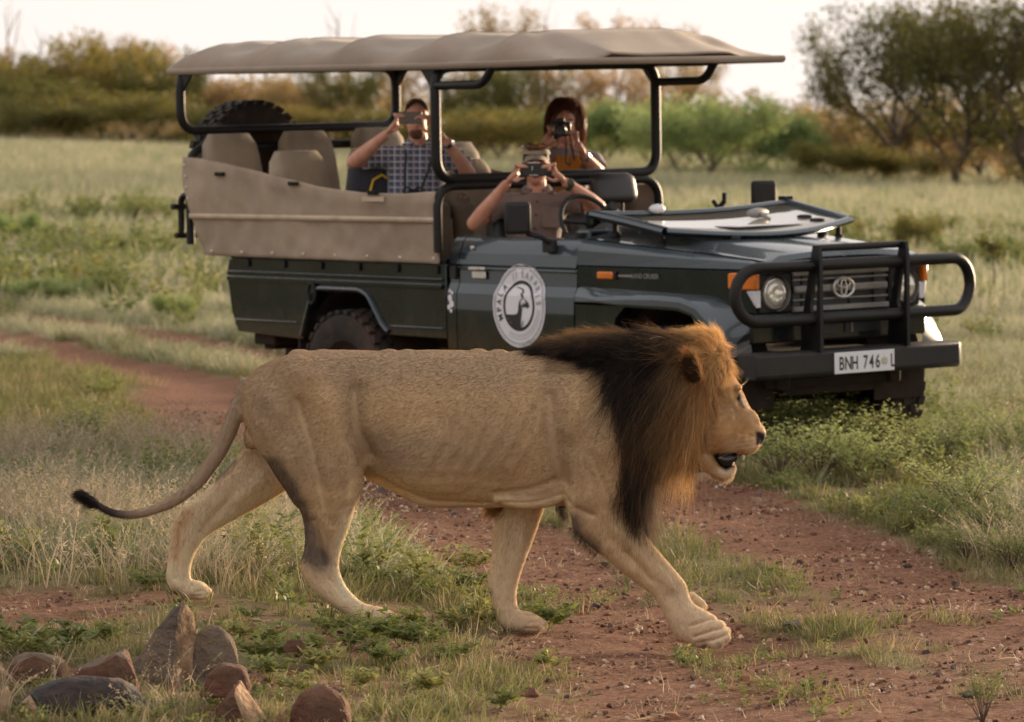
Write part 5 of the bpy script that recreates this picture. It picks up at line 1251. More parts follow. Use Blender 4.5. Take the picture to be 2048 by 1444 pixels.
def held(name, u, v, Y, dy, label, cat):
    s = Y/9000.; th = math.atan(452/9000); k = (722-v)/9000; z = CAM_H+Y*(-math.sin(th)+k*math.cos(th))/(math.cos(th)+k*math.sin(th))
    o = empty(name, ((u-1024)*s, Y+dy, z)); tag(o, label, cat); return o
ph = held('compact_camera', 1068, 337, 26.35, -.31, 'black compact camera with silver edges held by the man at the wheel', 'camera')
MB().box((0, 0, -.004), (.150, .022, .078)).build('camera_body', m_phone, ph, bevel=.006)
MB().box((-.005, -.0115, .036), (.07, .004, .005)).build('trim', m_silver, ph); MB().box((-.005, -.0115, -.036), (.05, .004, .004)).build('trim', m_silver, ph); MB().lathe([(0, -.003), (.010, -.002), (.012, 0)], (.052, -.011, .008), 'Y', 14).build('lens', m_silver, ph)
MB().box((-.012, -.012, .004), (.004, .003, .026)).build('badge', m_silver, ph)
p2_ = held('mobile_phone', 823, 236, 27.2, -.315, 'bronze mobile phone held sideways by the man in checked shirt', 'phone')
MB().box((0, 0, 0), (.142, .009, .072)).build('phone_body', m_phone2, p2_, bevel=.005); MB().lathe([(0, -.002), (.005, -.0015), (.006, 0)], (.034, -.0045, -.004), 'Y', 12).build('lens', m_silver, p2_)
ca = held('slr_camera', 1120, 258, 27.7, -.26, 'black camera with a gold ringed lens held by the woman', 'camera')
MB().box((0, .04, .0), (.13, .06, .085)).box((0, .04, .052), (.05, .05, .03)).build('camera_body', m_phone, ca, bevel=.01)
MB().lathe([(0, -.070), (.030, -.072), (.030, -.105), (.036, -.108), (.040, -.10), (.041, -.03), (.036, .02)], (-.004, 0, -.008), 'Y', 24).build('lens', m_phone, ca)
MB().lathe([(.0425, -.088), (.0425, -.098), (.0405, -.099)], (-.004, 0, -.008), 'Y', 24).build('lens_ring', mat('gold_ring', (.75, .62, .38), .25, metal=1), ca)
MB().tube([(.03, 0, -.04), (.035, -.01, -.12), (.03, -.01, -.20), (.06, 0, -.22)], .012, 6, flat=.5).tube([(.055, 0, -.03), (.07, -.01, -.12), (.085, -.01, -.19)], .012, 6, flat=.5).build('strap', m_rubber, ca)
bn = held('binoculars', 828, 381, 27.2, -.20, 'black binoculars hanging by a strap on the checked shirt', 'binoculars')
for e in (-1, 1): MB().lathe([(.018, -.06), (.028, -.06), (.026, 0), (.02, .05), (.02, .06)], (e*.033, 0, 0), 'Y', 16).build('barrel', m_rubber, bn)
MB().box((0, 0, 0), (.05, .03, .018)).build('bridge', m_rubber, bn)
for e, top in ((-1, (-.045, .06, .245)), (1, (.125, .09, .29))):
    MB().tube([(e*.05, 0, .01), (e*.052+(top[0]-e*.05)*.5, .02, .12), (top[0]*.96, .035, top[2]*.8), top], .0085, 6).build('strap', m_rubber, bn)
bp_ = held('backpack', 742, 366, 27.3, -.02, 'dark blue backpack with a yellow cord on the seat beside the checked shirt', 'backpack')
MB().loft([[(w_*math.copysign(abs(math.cos(a))**.6, math.cos(a)), .10*math.copysign(abs(math.sin(a))**.6, math.sin(a)), z) for a in np.linspace(0, 2*PI, 19)[:-1]] for z, w_ in ((-.24, .14), (-.2, .16), (-.05, .155), (.08, .14), (.13, .09))]).build('bag', mat('navy_cloth', (.018, .018, .03), .7, bump=.4, bscale=40), bp_, 60)
MB().tube([(.0, -.11, -.05), (.02, -.12, .02), (.07, -.11, .05), (.10, -.10, .03)], .008, 8).build('cord', mat('yellow_cord', (.75, .48, .02), .5), bp_)
# ------------------------------------------------------------------ vegetation
m_bark = mat('grey_bark', (.11, .085, .065), .9, c2=(.06, .045, .035), scale=6, bump=.5, bscale=20)
m_bark2 = mat('pale_dead_wood', (.30, .22, .15), .9, c2=(.22, .16, .11), scale=5, bump=.4, bscale=20)
G_DK = [(.0, (0.081, 0.090, 0.023)), (.5, (0.162, 0.156, 0.039)), (1, (0.297, 0.220, 0.058))]
m_leafdk = leaf_mat('bush_leaves', G_DK, .45)
m_leafgr = leaf_mat('green_bush_leaves', [(.0, (0.125, 0.200, 0.066)), (.5, (0.240, 0.317, 0.112)), (1, (0.393, 0.400, 0.167))], .45)
m_leaftr = leaf_mat('tree_leaves', [(.0, (0.037, 0.050, 0.014)), (.5, (0.076, 0.087, 0.022)), (1, (0.156, 0.132, 0.035))], .4)
m_leafol = leaf_mat('dry_olive_leaves', [(.0, (0.187, 0.146, 0.059)), (.5, (0.300, 0.215, 0.092)), (1, (0.449, 0.281, 0.134))], .5)

def leaves_mesh(C, rad, per, size, flat=1.0, name='crown'):
    """leaf quads scattered in clumps of radius rad round the points C"""
    C = np.asarray(C); n = len(C)*per
    c = np.repeat(C, per, 0); d = rng.normal(0, 1, (n, 3)); d /= np.linalg.norm(d, axis=1)[:, None]
    p = c+d*(rad*rng.random((n, 1))**.45)*np.array([1, 1, flat])
    a = rng.normal(0, 1, (n, 3)); a /= np.linalg.norm(a, axis=1)[:, None]; b_ = np.cross(a, rng.normal(0, 1, (n, 3))); b_ /= np.linalg.norm(b_, axis=1)[:, None]
    s = size*rng.uniform(.55, 1.3, (n, 1)); a = a*s; b_ = b_*s*.55
    V = np.stack([p-a, p+b_*.9, p+a, p-b_*.9], 1).reshape(-1, 3)
    return np_mesh(name, V, np.arange(4*n).reshape(n, 4), smooth=False)

def branching(h, w, trunk_h, lean, nl, n2, up, r0, kinks=.12, rs=None):
    """tapered trunk with limbs; returns MB and the twig ends, for height h, width w"""
    rs = rs or random; mb = MB(); ends = []
    P = [Vector((0, 0, -.15))]
    for i in range(1, 5):
        t = i/4; P.append(Vector((lean*t*t+rs.uniform(-kinks, kinks)*.4, rs.uniform(-kinks, kinks)*.4, trunk_h*t)))
    mb.tube(P, [r0*1.25, r0, r0*.85, r0*.75, r0*.65], 8); top = P[-1]
    for i in range(nl):
        a = 2*PI*(i+rs.uniform(-.3, .3))/nl; st = P[rs.randint(3, 4)] if trunk_h > .5 else P[rs.randint(1, 4)]
        reach = w*.5*rs.uniform(.45, .85); rise = (h-trunk_h)*rs.uniform(.35, .8)*up
        e = st+Vector((math.cos(a)*reach, math.sin(a)*reach, rise)); m1 = st.lerp(e, .45)+Vector((rs.uniform(-kinks, kinks), rs.uniform(-kinks, kinks), rise*.12))
        mb.tube([st, m1, e], [r0*.5, r0*.36, r0*.2], 6)
        for k in range(n2):
            b_ = m1.lerp(e, rs.uniform(.2, 1)); aa = a+rs.uniform(-1.3, 1.3); l = w*.25*rs.uniform(.5, 1.1)
            e2 = b_+Vector((math.cos(aa)*l, math.sin(aa)*l, (h-b_.z)*rs.uniform(.15, .85))); mb.tube([b_, b_.lerp(e2, .5)+Vector((0, 0, .05*l)), e2], [r0*.22, r0*.15, r0*.07], 5)
            ends += [e2, b_.lerp(e2, .6)]
        ends.append(e)
    for k in range(3): ends.append(top+Vector((rs.uniform(-.2, .2)*w, rs.uniform(-.2, .2)*w, (h-trunk_h)*rs.uniform(.5, .95))))
    return mb, ends
ORD = ['first', 'second', 'third', 'fourth', 'fifth', 'sixth', 'seventh', 'eighth', 'ninth', 'tenth', 'eleventh', 'twelfth']
PROTO = {}
def proto(kind):
    """unit shapes: height 1, width about 1; several variants of each kind"""
    if kind in PROTO: return PROTO[kind]
    out = []
    for var in range(3):
        rs = random.Random(hash(kind) % 1 + var*7+{'tree': 1, 'bush': 2, 'airy': 3, 'bare': 4, 'thicket': 5, 'dry': 6}[kind]*101)
        if kind == 'tree':   mb, en = branching(1, 1.1, .36, rs.uniform(-.1, .1), 9, 9, 1, .026, .07, rs); en += [Vector((rs.uniform(-.5, .5), rs.uniform(-.4, .4), rs.uniform(.30, .72))) for _ in range(46)]; cr = leaves_mesh(en, .115, 56, .0130, .8)
        elif kind == 'airy': mb, en = branching(1, .9, .42, rs.uniform(-.1, .1), 7, 7, 1, .020, .07, rs); cr = leaves_mesh(en, .10, 26, .015, .8)
        elif kind == 'bare': mb, en = branching(1, .55, .45, rs.uniform(-.1, .1), 4, 3, 1, .024, .10, rs); cr = None
        elif kind == 'dry':  mb, en = branching(1, 1.2, .10, 0, 9, 6, .9, .014, .08, rs); cr = leaves_mesh(en, .13, 16, .020, .8)
        elif kind == 'bush': mb, en = branching(1, 1.15, .12, 0, 9, 6, .95, .016, .06, rs); en += [Vector((rs.uniform(-.4, .4), rs.uniform(-.4, .4), rs.uniform(.1, .75))) for _ in range(26)]; cr = leaves_mesh(en, .17, 46, .024, .85)
        else:                mb, en = branching(1, 1.3, .15, 0, 8, 6, .95, .022, .08, rs); en += [Vector((rs.uniform(-.5, .5), rs.uniform(-.4, .4), rs.uniform(.1, .6))) for _ in range(22)]; cr = leaves_mesh(en, .15, 44, .024, .85)
        out.append((mb.mesh('trunk', 60), cr))
    PROTO[kind] = out; return out
def plant(kind, name, u, vtop, wpx, Y, crown_m, bark_m, label, group=None, cat='tree', var=None, spin=None):
    X = (u-1024)*Y/9000.; z0 = hz(X, Y); ht = CAM_H-(vtop-270)*Y/9000.-z0; wd = wpx*Y/9000.
    tr, cr = proto(kind)[(var if var is not None else random.randint(0, 2))]
    o = empty(name, (X, Y, z0), (0, 0, spin if spin is not None else random.uniform(0, 6.28))); tag(o, label, cat, group)
    for nm, me, m_ in (('trunk', tr, bark_m), ('crown', cr, crown_m)):
        if me is None: continue
        c = bpy.data.objects.new(nm, me); col.objects.link(c); c.parent = o; c.scale = (wd, wd, ht)
        if not me.materials: me.materials.append(None)
        c.material_slots[0].link = 'OBJECT'; c.material_slots[0].material = m_
    return o
g1 = 'trees of the thicket beyond the field'
TH = []
for u, v, w_, Y in [(-60, 120, 230, 146), (15, 125, 190, 150), (85, 165, 170, 141), (140, 112, 150, 156), (205, 72, 175, 149), (268, 92, 150, 155), (330, 112, 140, 147), (120, 200, 200, 138), (250, 190, 210, 138), (20, 215, 200, 137), (345, 210, 170, 139)]:
    TH.append((u, v-12, w_*1.05, Y))
for i, q in enumerate(sorted(TH)): plant('thicket', 'thicket_tree', *q, m_leafdk, m_bark, 'dark bushy tree in the thicket left of the canopy, %s from the left edge' % ORD[i], g1)
l2 = 'sparse olive tree seen under the canopy above the rear seats, %s from the left'; TH = []
for u, v, w_, Y in [(400, 150, 160, 150), (460, 165, 150, 157), (530, 150, 150, 151), (610, 158, 150, 155), (570, 205, 200, 141), (440, 210, 190, 143), (700, 215, 200, 141)]:
    TH.append((u, v, w_, Y))
for i, (u, v, w_, Y) in enumerate(sorted(TH)): plant('thicket', 'olive_tree', u, v, w_, Y, m_leafol if v < 200 else m_leafdk, m_bark, l2 % ORD[i], 'olive trees behind the truck')
plant('tree', 'dark_tree', 690, 118, 150, 148, m_leafdk, m_bark, 'dark narrow tree with a visible trunk, seen behind the man in the checked shirt')
plant('airy', 'slender_tree', 780, 120, 170, 152, m_leafol, m_bark, 'slender sparse tree just left of the checked shirt man, seen under the canopy')
l3 = 'tall thin sunlit tree rising above the canopy'
for u, v, w_, Y, d_ in [(1010, 6, 190, 158, 'just left of the dark snag'), (1225, 22, 170, 160, 'second one right of the dark snag'), (1345, 36, 150, 160, 'nearest to the front of the roof'), (905, 110, 170, 150, 'seen only under the roof above the green bushes')]:
    plant('airy', 'thin_tree', u, v, w_, Y, m_leafol, m_bark, 'thin tree rising over the canopy, '+d_, 'thin trees behind the canopy')
l4 = 'mixed green tree framed by the front roll hoop, %s from the left'
for i, (u, v, w_, Y) in enumerate( [(960, 135, 170, 148), (1060, 120, 170, 150), (1150, 125, 180, 148), (1250, 120, 190, 149), (1330, 135, 170, 152), (1400, 120, 130, 155)]):
    plant('airy' if u > 1100 else 'tree', 'mixed_tree', u, v, w_, Y, m_leafol if u > 1100 else m_leafdk, m_bark, l4 % ORD[i], 'trees framed by the front hoop')
l5 = 'rounded green bush in the line of bushes behind the passengers, %s from the left'
for i, (u, v, w_, Y) in enumerate([(840, 245, 170, 131), (900, 222, 190, 128), (1000, 210, 180, 131), (1110, 215, 200, 129), (1210, 205, 200, 127), (1300, 195, 190, 126)]):
    plant('bush', 'round_bush', u, v, w_, Y, m_leafdk if u < 1150 else m_leafgr, m_bark, l5 % ORD[i], 'bushes behind the truck', 'bush')
for u, v, w_, Y, lb in [(1420, 186, 250, 116, 'largest bright green bush, behind the windscreen frame'), (1350, 215, 190, 119, 'bright green bush touching the front roll hoop'), (1515, 222, 190, 121, 'bright green bush with a rounded top, right of the largest one'), (1590, 262, 130, 124, 'low green bush at the right end of the bright bushes')]:
    plant('bush', 'bright_bush', u, v, w_, Y, m_leafgr, m_bark, lb, 'bright bushes', 'bush')
plant('dry', 'pale_bush', 1562, 186, 190, 150, m_leafol, m_bark2, 'pale sparse bushy tree glowing against the sky between bush and tall trees', None, 'tree')
for u, v, w_, lb in [(1660, 285, 160, 'dark low bush left of the slim tall tree trunk'), (1740, 296, 140, 'dark low bush at the foot of the slim tall tree'), (1830, 300, 150, 'dark low bush between the two tall trunks')]:
    plant('bush', 'low_bush', u, v, w_, 113, m_leafdk, m_bark, lb, 'low dark bushes under the tall trees', 'bush')
plant('tree', 'savanna_tree', 1782, 8, 335, 116, m_leaftr, m_bark, 'tall slim trunked tree with spreading open crown at the right', None, var=0, spin=.4)
plant('tree', 'savanna_tree', 1918, -6, 350, 112, m_leaftr, m_bark, 'tall dark tree with forked trunk, second from the right edge', None, var=1, spin=2.0)
plant('tree', 'savanna_tree', 2050, -30, 360, 110, m_leaftr, m_bark, 'tall dark tree cut by the right edge of the view', None, var=2, spin=1.1)
plant('thicket', 'thicket_tree', 2040, 170, 190, 113, m_leafdk, m_bark, 'dense dark tree mass filling the gap under the rightmost crowns')
for u, v, w_, lb in [(1720, 205, 190, 'dull green tree filling the gap behind the slim tall trunk'), (1850, 190, 200, 'dull green tree filling the gap behind the forked tall trunk'), (1960, 170, 200, 'dull green tree behind the rightmost tall trunks')]: plant('thicket', 'gap_tree', u, v, w_, 124, m_leafol, m_bark, lb, 'trees behind the tall trunks')
plant('dry', 'thorn_bush', 1990, 285, 220, 111, m_leafol, m_bark, 'dry brown thorn bush under the tall trees at the right edge', None, 'bush')
for u, v, w_, Y, lb in [(18, -40, 80, 150, 'bare pale dead tree at the far left, taller of two'), (60, 40, 90, 150, 'bare forked dead tree beside the taller one at the far left'), (672, -10, 110, 156, 'faint bare dead tree rising above the rear half of the canopy'), (596, 48, 80, 156, 'short bare snag just above the canopy, left of the faint dead tree'), (1102, -20, 70, 150, 'dark bare snag above the middle of the canopy'), (1090, 100, 60, 140, 'grey bare trunk seen through the front roll hoop')]:
    plant('bare', 'dead_tree', u, v, w_*1.6, Y, None, m_bark2 if u != 1102 and u != 1090 else m_bark, lb, 'dead trees')
for u, v, w_, lb in [(300, 236, 130, 'fallen grey branches below the thicket, left of the truck'), (130, 262, 120, 'pale dry brush at the foot of the thicket')]:
    plant('dry', 'brush_pile', u, v, w_, 134, m_leafol, m_bark2, lb, None, 'brush')
for u, v, w_, Y, lb in [(35, 425, 90, 62, 'dark green low bush in the open field at the left edge'), (350, 585, 90, 43, 'dark green low bush in the field behind the truck\'s tail'), (90, 555, 170, 47, 'wide low green bush beside the far bend of the track'), (1690, 440, 60, 64, 'small dark bush in the field beyond the bonnet'), (1830, 430, 90, 62, 'low grey green bush in the field right of the windscreen'), (290, 500, 110, 58, 'small bush alone in the middle of the left field')]:
    plant('bush', 'field_bush', u, v, w_, Y, m_leafgr if u < 1000 else m_leafdk, m_bark, lb, None, 'bush')
for u, v, w_, lb in [(45, 92, 150, 'airy olive tree rising above the thicket at the far left'), (165, 84, 140, 'airy olive tree rising above the middle of the left thicket'), (232, 58, 130, 'tallest airy olive tree in the left thicket'), (305, 78, 130, 'airy olive tree in the left thicket just left of the canopy')]: plant('airy', 'airy_tree', u, v, w_, 153, m_leafol, m_bark, lb, 'airy trees in the left thicket')
# a far wood closing the horizon
C = []
for k in range(420):
    Y = rng.uniform(235, 330); X = rng.uniform(-.16, .16)*Y; t = np.clip((X/Y+.114)/.228, 0, 1); hh = rng.uniform(1.0, 3.6)*(1.3-.5*t)
    for q in range(6): C.append((X+rng.normal(0, 1.2), Y+rng.normal(0, 1), hz(X, Y)+hh*rng.uniform(.1, 1)))
far = link_mesh('far_wood', leaves_mesh(C, 1.0, 16, .22, .8, 'far_wood'), m_leafol); tag(far, 'hazy line of far trees on the horizon', None, None, 'stuff')

# ------------------------------------------------------------------ ground cover, scattered as instances
def scatter(name, meshes, P, rotz, tilt, scl, label, kind='stuff'):
    n = len(P)
    if n == 0: return
    pc = bpy.data.collections.new(name+'_shapes')
    for k, me in enumerate(meshes):
        o = bpy.data.objects.new('%s_%02d' % (name, k), me); pc.objects.link(o)
    me = bpy.data.meshes.new(name); me.vertices.add(n); me.vertices.foreach_set('co', np.asarray(P, np.float32).ravel())
    set_attr(me, 'rot', np.stack([tilt[:, 0], tilt[:, 1], rotz], 1), 'FLOAT_VECTOR'); set_attr(me, 'scl', np.asarray(scl, np.float32), 'FLOAT'); set_attr(me, 'idx', rng.integers(0, len(meshes), n).astype(np.int32), 'INT'); me.update()
    o = link_mesh(name, me, meshes[0].materials[0]); tag(o, label, None, None, kind)
    ng = bpy.data.node_groups.new(name, 'GeometryNodeTree'); ng.interface.new_socket('Geometry', in_out='INPUT', socket_type='NodeSocketGeometry'); ng.interface.new_socket('Geometry', in_out='OUTPUT', socket_type='NodeSocketGeometry')
    N_ = ng.nodes.new; Lk = ng.links.new; gi, go = N_('NodeGroupInput'), N_('NodeGroupOutput'); ip = N_('GeometryNodeInstanceOnPoints'); ci = N_('GeometryNodeCollectionInfo'); ci.inputs['Collection'].default_value = pc
    ci.inputs['Separate Children'].default_value = True; ci.inputs['Reset Children'].default_value = True
    def at(nm, t):
        a = N_('GeometryNodeInputNamedAttribute'); a.data_type = t; a.inputs['Name'].default_value = nm; return a.outputs['Attribute']
    er = N_('FunctionNodeEulerToRotation'); Lk(at('rot', 'FLOAT_VECTOR'), er.inputs[0])
    Lk(gi.outputs[0], ip.inputs['Points']); Lk(ci.outputs[0], ip.inputs['Instance']); ip.inputs['Pick Instance'].default_value = True
    Lk(at('idx', 'INT'), ip.inputs['Instance Index']); Lk(er.outputs[0], ip.inputs['Rotation']); Lk(at('scl', 'FLOAT'), ip.inputs['Scale']); Lk(ip.outputs[0], go.inputs[0])
    m = o.modifiers.new('scatter', 'NODES'); m.node_group = ng
    return o
def blades(n, h, spread, wd, bend, m_, heads=0, name='tuft'):
    V = []; T = []
    for i in range(n):
        a = random.uniform(0, 6.28); r = spread*random.random()**.6; b0 = np.array([math.cos(a)*r, math.sin(a)*r, -.01]); l = h*random.uniform(.45, 1.15)
        d = a+random.uniform(-.9, .9); bn_ = bend*random.uniform(.2, 1.3); w = wd*random.uniform(.6, 1.3); fa = random.uniform(0, 6.28); sd_ = np.array([math.cos(fa), math.sin(fa), 0])*w/2
        pts = [b0+np.array([math.cos(d)*bn_*l*t*t, math.sin(d)*bn_*l*t*t, l*t*(1-.30*bn_*t)]) for t in (0, .4, .75, 1)]
        k = len(V); V += [pts[0]-sd_, pts[0]+sd_, pts[1]-sd_*.9, pts[1]+sd_*.9, pts[2]-sd_*.6, pts[2]+sd_*.6, pts[3]]
        T += [(k, k+1, k+3, k+2), (k+2, k+3, k+5, k+4), (k+4, k+5, k+6, k+6)]
        if heads and random.random() < heads:
            dr_ = pts[3]-pts[2]; dr_ /= np.linalg.norm(dr_)
            for q in range(9):
                c = pts[3]+dr_*(-.05+.012*q); o_ = np.array([random.gauss(0, 1), random.gauss(0, 1), random.gauss(.6, .6)]); o_ = o_/np.linalg.norm(o_)*random.uniform(.008, .020); s2 = np.cross(dr_, o_); s2 = s2/max(np.linalg.norm(s2), 1e-6)*.0022
                k = len(V); V += [c-s2, c+s2, c+o_+s2*.5, c+o_-s2*.5]; T += [(k, k+1, k+2, k+3)]
    Q = [t for t in T if t[2] != t[3]]; Tr = [(t[0], t[1], t[2]) for t in T if t[2] == t[3]]
    me = bpy.data.meshes.new(name); me.from_pydata([tuple(v) for v in V], [], Q+Tr); me.materials.append(m_); return me
def forb(nst, h, spread, leaf, per, m_, name='forb', upw=.8):
    """leafy weed: thin stems with small pointed leaves"""
    V = []; Fq = []
    def quad(p, a, b_): k = len(V); V.extend([p, p+a*.45+b_, p+a, p+a*.45-b_]); Fq.append((k, k+1, k+2, k+3))
    for i in range(nst):
        a = random.uniform(0, 6.28); e = np.array([math.cos(a)*spread*random.random()**.5, math.sin(a)*spread*random.random()**.5, h*random.uniform(.45, 1.1)]); mid = e*np.array([.35, .35, .55])
        fa = random.uniform(0, 6.28); s_ = np.array([math.cos(fa), math.sin(fa), 0])*.0016
        for p0, p1 in ((np.zeros(3), mid), (mid, e)): k = len(V); V.extend([p0-s_, p0+s_, p1+s_*.7, p1-s_*.7]); Fq.append((k, k+1, k+2, k+3))
        for q in range(per):
            t = random.uniform(.30, 1.02)**.7; p = mid*2*t*(1-t)+e*t*t; aa = random.uniform(0, 6.28); l = leaf*random.uniform(.5, 1.25)*(1.15-.3*t); d = np.array([math.cos(aa), math.sin(aa), random.uniform(-.1, upw)]); d /= np.linalg.norm(d)
            s2 = np.cross(d, np.array([random.gauss(0, .4), random.gauss(0, .4), 1])); s2 /= np.linalg.norm(s2); quad(p, d*l, s2*l*.24)
    me = bpy.data.meshes.new(name); me.from_pydata([tuple(v) for v in V], [], Fq); me.materials.append(m_); return me
m_gr = leaf_mat('green_grass', [(.0, (0.103, 0.114, 0.042)), (.45, (0.188, 0.193, 0.073)), (.75, (0.282, 0.236, 0.114)), (1, (0.490, 0.316, 0.229))], .4, .6)
m_dry = leaf_mat('dry_grass', [(.0, (0.216, 0.208, 0.106)), (.4, (0.359, 0.303, 0.193)), (.8, (0.518, 0.415, 0.309)), (1, (0.634, 0.518, 0.426))], .35, .7)
m_mix = leaf_mat('field_grass', [(.0, (0.185, 0.226, 0.116)), (.4, (0.315, 0.335, 0.197)), (.75, (0.445, 0.411, 0.295)), (1, (0.574, 0.491, 0.428))], .4, .7)
m_forb = leaf_mat('weed_leaves', [(.0, (0.104, 0.148, 0.046)), (.5, (0.209, 0.241, 0.073)), (1, (0.380, 0.334, 0.125))], .4, .5)
m_shrub = leaf_mat('shrub_leaves', [(.0, (0.202, 0.261, 0.090)), (.5, (0.350, 0.403, 0.152)), (1, (0.528, 0.524, 0.244))], .4, .55)
short = [blades(16, .055, .05, .0042, .9, m_gr) for _ in range(5)]
turf = [blades(26, .09, .07, .0046, .8, m_gr) for _ in range(5)]
litter = [blades(12, .05, .06, .003, 1.6, m_dry) for _ in range(4)]
tall = [blades(13, .27, .08, .0030, .75, m_dry, .4) for _ in range(6)]
meadow = [blades(30, .16, .13, .006, .85, m_mix, .1) for _ in range(6)]
farg = [blades(34, .26, .30, .014, .7, m_mix) for _ in range(5)]
weeds = [forb(7, .07, .06, .024, 9, m_forb) for _ in range(5)]
bigweeds = [forb(16, .26, .22, .05, 14, m_forb) for _ in range(5)]

def field(n, y0, y1, wide=.15, pow_=1.0):
    """random ground points with an even spread over a wedge seen by the camera"""
    u_ = rng.random(n); Y = np.sqrt(y0*y0+(y1*y1-y0*y0)*u_); X = rng.uniform(-wide, wide, n)*Y
    return X, Y
def at_ground(X, Y): return np.stack([X, Y, height(X, Y)-.004], 1)
def put(name, meshes, X, Y, keep, s0, s1, label, tl=.25):
    keep = keep & ~((X > -1.65) & (X < -.42) & (Y < 14.8) & (rng.random(len(X)) < .35))      # bare among the big rocks
    X, Y = X[keep], Y[keep]; n = len(X)
    # nothing grows through the truck's wheels or the lion's paws
    return scatter(name, meshes, at_ground(X, Y), rng.uniform(0, 6.28, n), rng.normal(0, tl, (n, 2)), rng.uniform(s0, s1, n), label)
def clump(X, Y, f, seed): return vnoise(np.stack([X, Y, X*0], 1), f, seed, 3)
# short green grass beside and between the ruts
X, Y = field(42000, 13.2, 26); dm = dirt(X, Y); nz_ = clump(X, Y, 1.1, 51); nf2 = clump(X, Y, 3.5, 52)
strip = np.abs(X-rut_x(Y)-.75) < .38
keep = (rng.random(len(X)) < (1-dm)**1.5*np.clip(.55+1.1*nz_+.8*nf2+.35*strip, .04, 1)*.75)
put('short_grass', short+turf, X, Y, keep, .55, 1.25, 'short green grass along the track')
X, Y = field(30000, 13.2, 26); dm = dirt(X, Y); nz_ = clump(X, Y, 2.1, 53)
put('grass_litter', litter, X, Y, rng.random(len(X)) < (1-dm*.88)*np.clip(.45+nz_, 0, 1)*.55, .5, 1.3, 'dead grass litter on the soil', .5)
X, Y = field(15000, 13.2, 27); dm = dirt(X, Y); nz_ = clump(X, Y, 1.5, 54)
put('small_weeds', weeds, X, Y, rng.random(len(X)) < (1-dm)**1.3*np.clip(.10+.95*nz_, 0, 1)*.8, .4, 1.1, 'small green weeds in the grass')
# tall straw grass, left of the track and along the right verge
X, Y = field(15000, 17.4, 27); xr = rut_x(Y); nz_ = clump(X, Y, .9, 55)
clear = (X/Y > .066) & (X/Y < .104)
left = (X < xr-.62-.45*sstep(19.5, 17.4, Y)) & (X < -.85); right = (X > xr+2.15) & ~clear
put('straw_grass', tall, X, Y, (left & (rng.random(len(X)) < np.clip(.40+1.0*nz_, .02, 1)*sstep(17.4, 19.2, Y)*sstep(26.5, 24, Y))) | (right & (rng.random(len(X)) < np.clip(.09+.5*nz_, .02, .5))), .55, 1.3, 'tall dry straw grass with seed heads', .14)
X, Y = field(26000, 18.5, 46, .16); xr = rut_x(Y); dm = dirt(X, Y); nz_ = clump(X, Y, .6, 56)
clear = (X/Y > .066) & (X/Y < .104) & (Y > 20) & (Y < 26.2)
keep = (rng.random(len(X)) < (1-dm)**2*np.clip(.6+.8*nz_, .1, 1)) & ~((Y < 24) & (np.abs(X-xr-.75) < 1.35)) & ~clear & ~((X < xr+.3) & (X > xr-2.1) & (Y > 24) & (Y < 36.5))
put('meadow_grass', meadow, X, Y, keep, .55, 1.25, 'knee-high meadow grass round the truck', .15)
X, Y = field(16000, 23.5, 40, .16); xr = rut_x(Y); dm = dirt(X, Y); nz_ = clump(X, Y, .9, 63)
put('low_turf', turf, X, Y, rng.random(len(X)) < (1-dm)**2*np.clip(.75+.5*nz_, .2, 1), .9, 1.7, 'low turf between the track and the truck', .2)
X, Y = field(9000, 17.0, 27); xr = rut_x(Y); dm = dirt(X, Y); nz_ = clump(X, Y, 1.0, 64)
put('lush_tufts', turf+weeds, X, Y, ((X < xr-.5) | (X > xr+2.0)) & (rng.random(len(X)) < (1-dm)**2*np.clip(.28+.9*nz_, .04, 1)), .9, 1.8, 'green tufts mixed into the straw', .2)
X, Y = field(26000, 44, 150, .17); nz_ = clump(X, Y, .12, 57)
put('field_grass', farg, X, Y, (dirt(X, Y) < .5) & (rng.random(len(X)) < np.clip(.7+.7*nz_, .25, 1)), .7, 1.5, 'open grass field beyond the truck', .12)
# sparse tufts that hold on in the bare soil, and grass growing up round the big rocks
X, Y = field(9000, 13.3, 19); nz_ = clump(X, Y, 1.3, 66); put('sparse_tufts', short+turf+weeds, X, Y, (X > -.2) & (rng.random(len(X)) < np.clip(1.4*(nz_-.24), 0, .8)), .5, 1.1, 'sparse low tufts on the bare soil', .3)
X = rng.uniform(-1.65, -.42, 230); Y = rng.uniform(13.62, 14.75, 230); put0 = at_ground(X, Y); scatter('rock_grass', turf+turf+tall[:1]+weeds, put0, rng.uniform(0, 6.28, 230), rng.normal(0, .25, (230, 2)), rng.uniform(.4, .9, 230), 'grass growing up between the foreground rocks')
# yellow-green leafy weeds past the far bend of the track and on the right
X, Y = field(5200, 30, 78, .16); nz_ = clump(X, Y, .28, 58); xr = rut_x(Y)
put('leafy_weeds', bigweeds, X, Y, (dirt(X, Y) < .25) & (rng.random(len(X)) < np.clip(.12*(X < 0)+1.1*nz_, 0, 1)), .8, 2.0, 'leafy yellow green weeds in the field', .1)
X, Y = field(2600, 17.5, 32, .16); nz_ = clump(X, Y, .8, 59); xr = rut_x(Y)
put('verge_weeds', bigweeds, X, Y, (dirt(X, Y) < .2) & ((X > xr+2.1) | (X < xr-.7)) & (rng.random(len(X)) < np.clip(.15+1.0*nz_, 0, 1)*.5), .35, .95, 'green weeds mixed in the verge grass', .1)

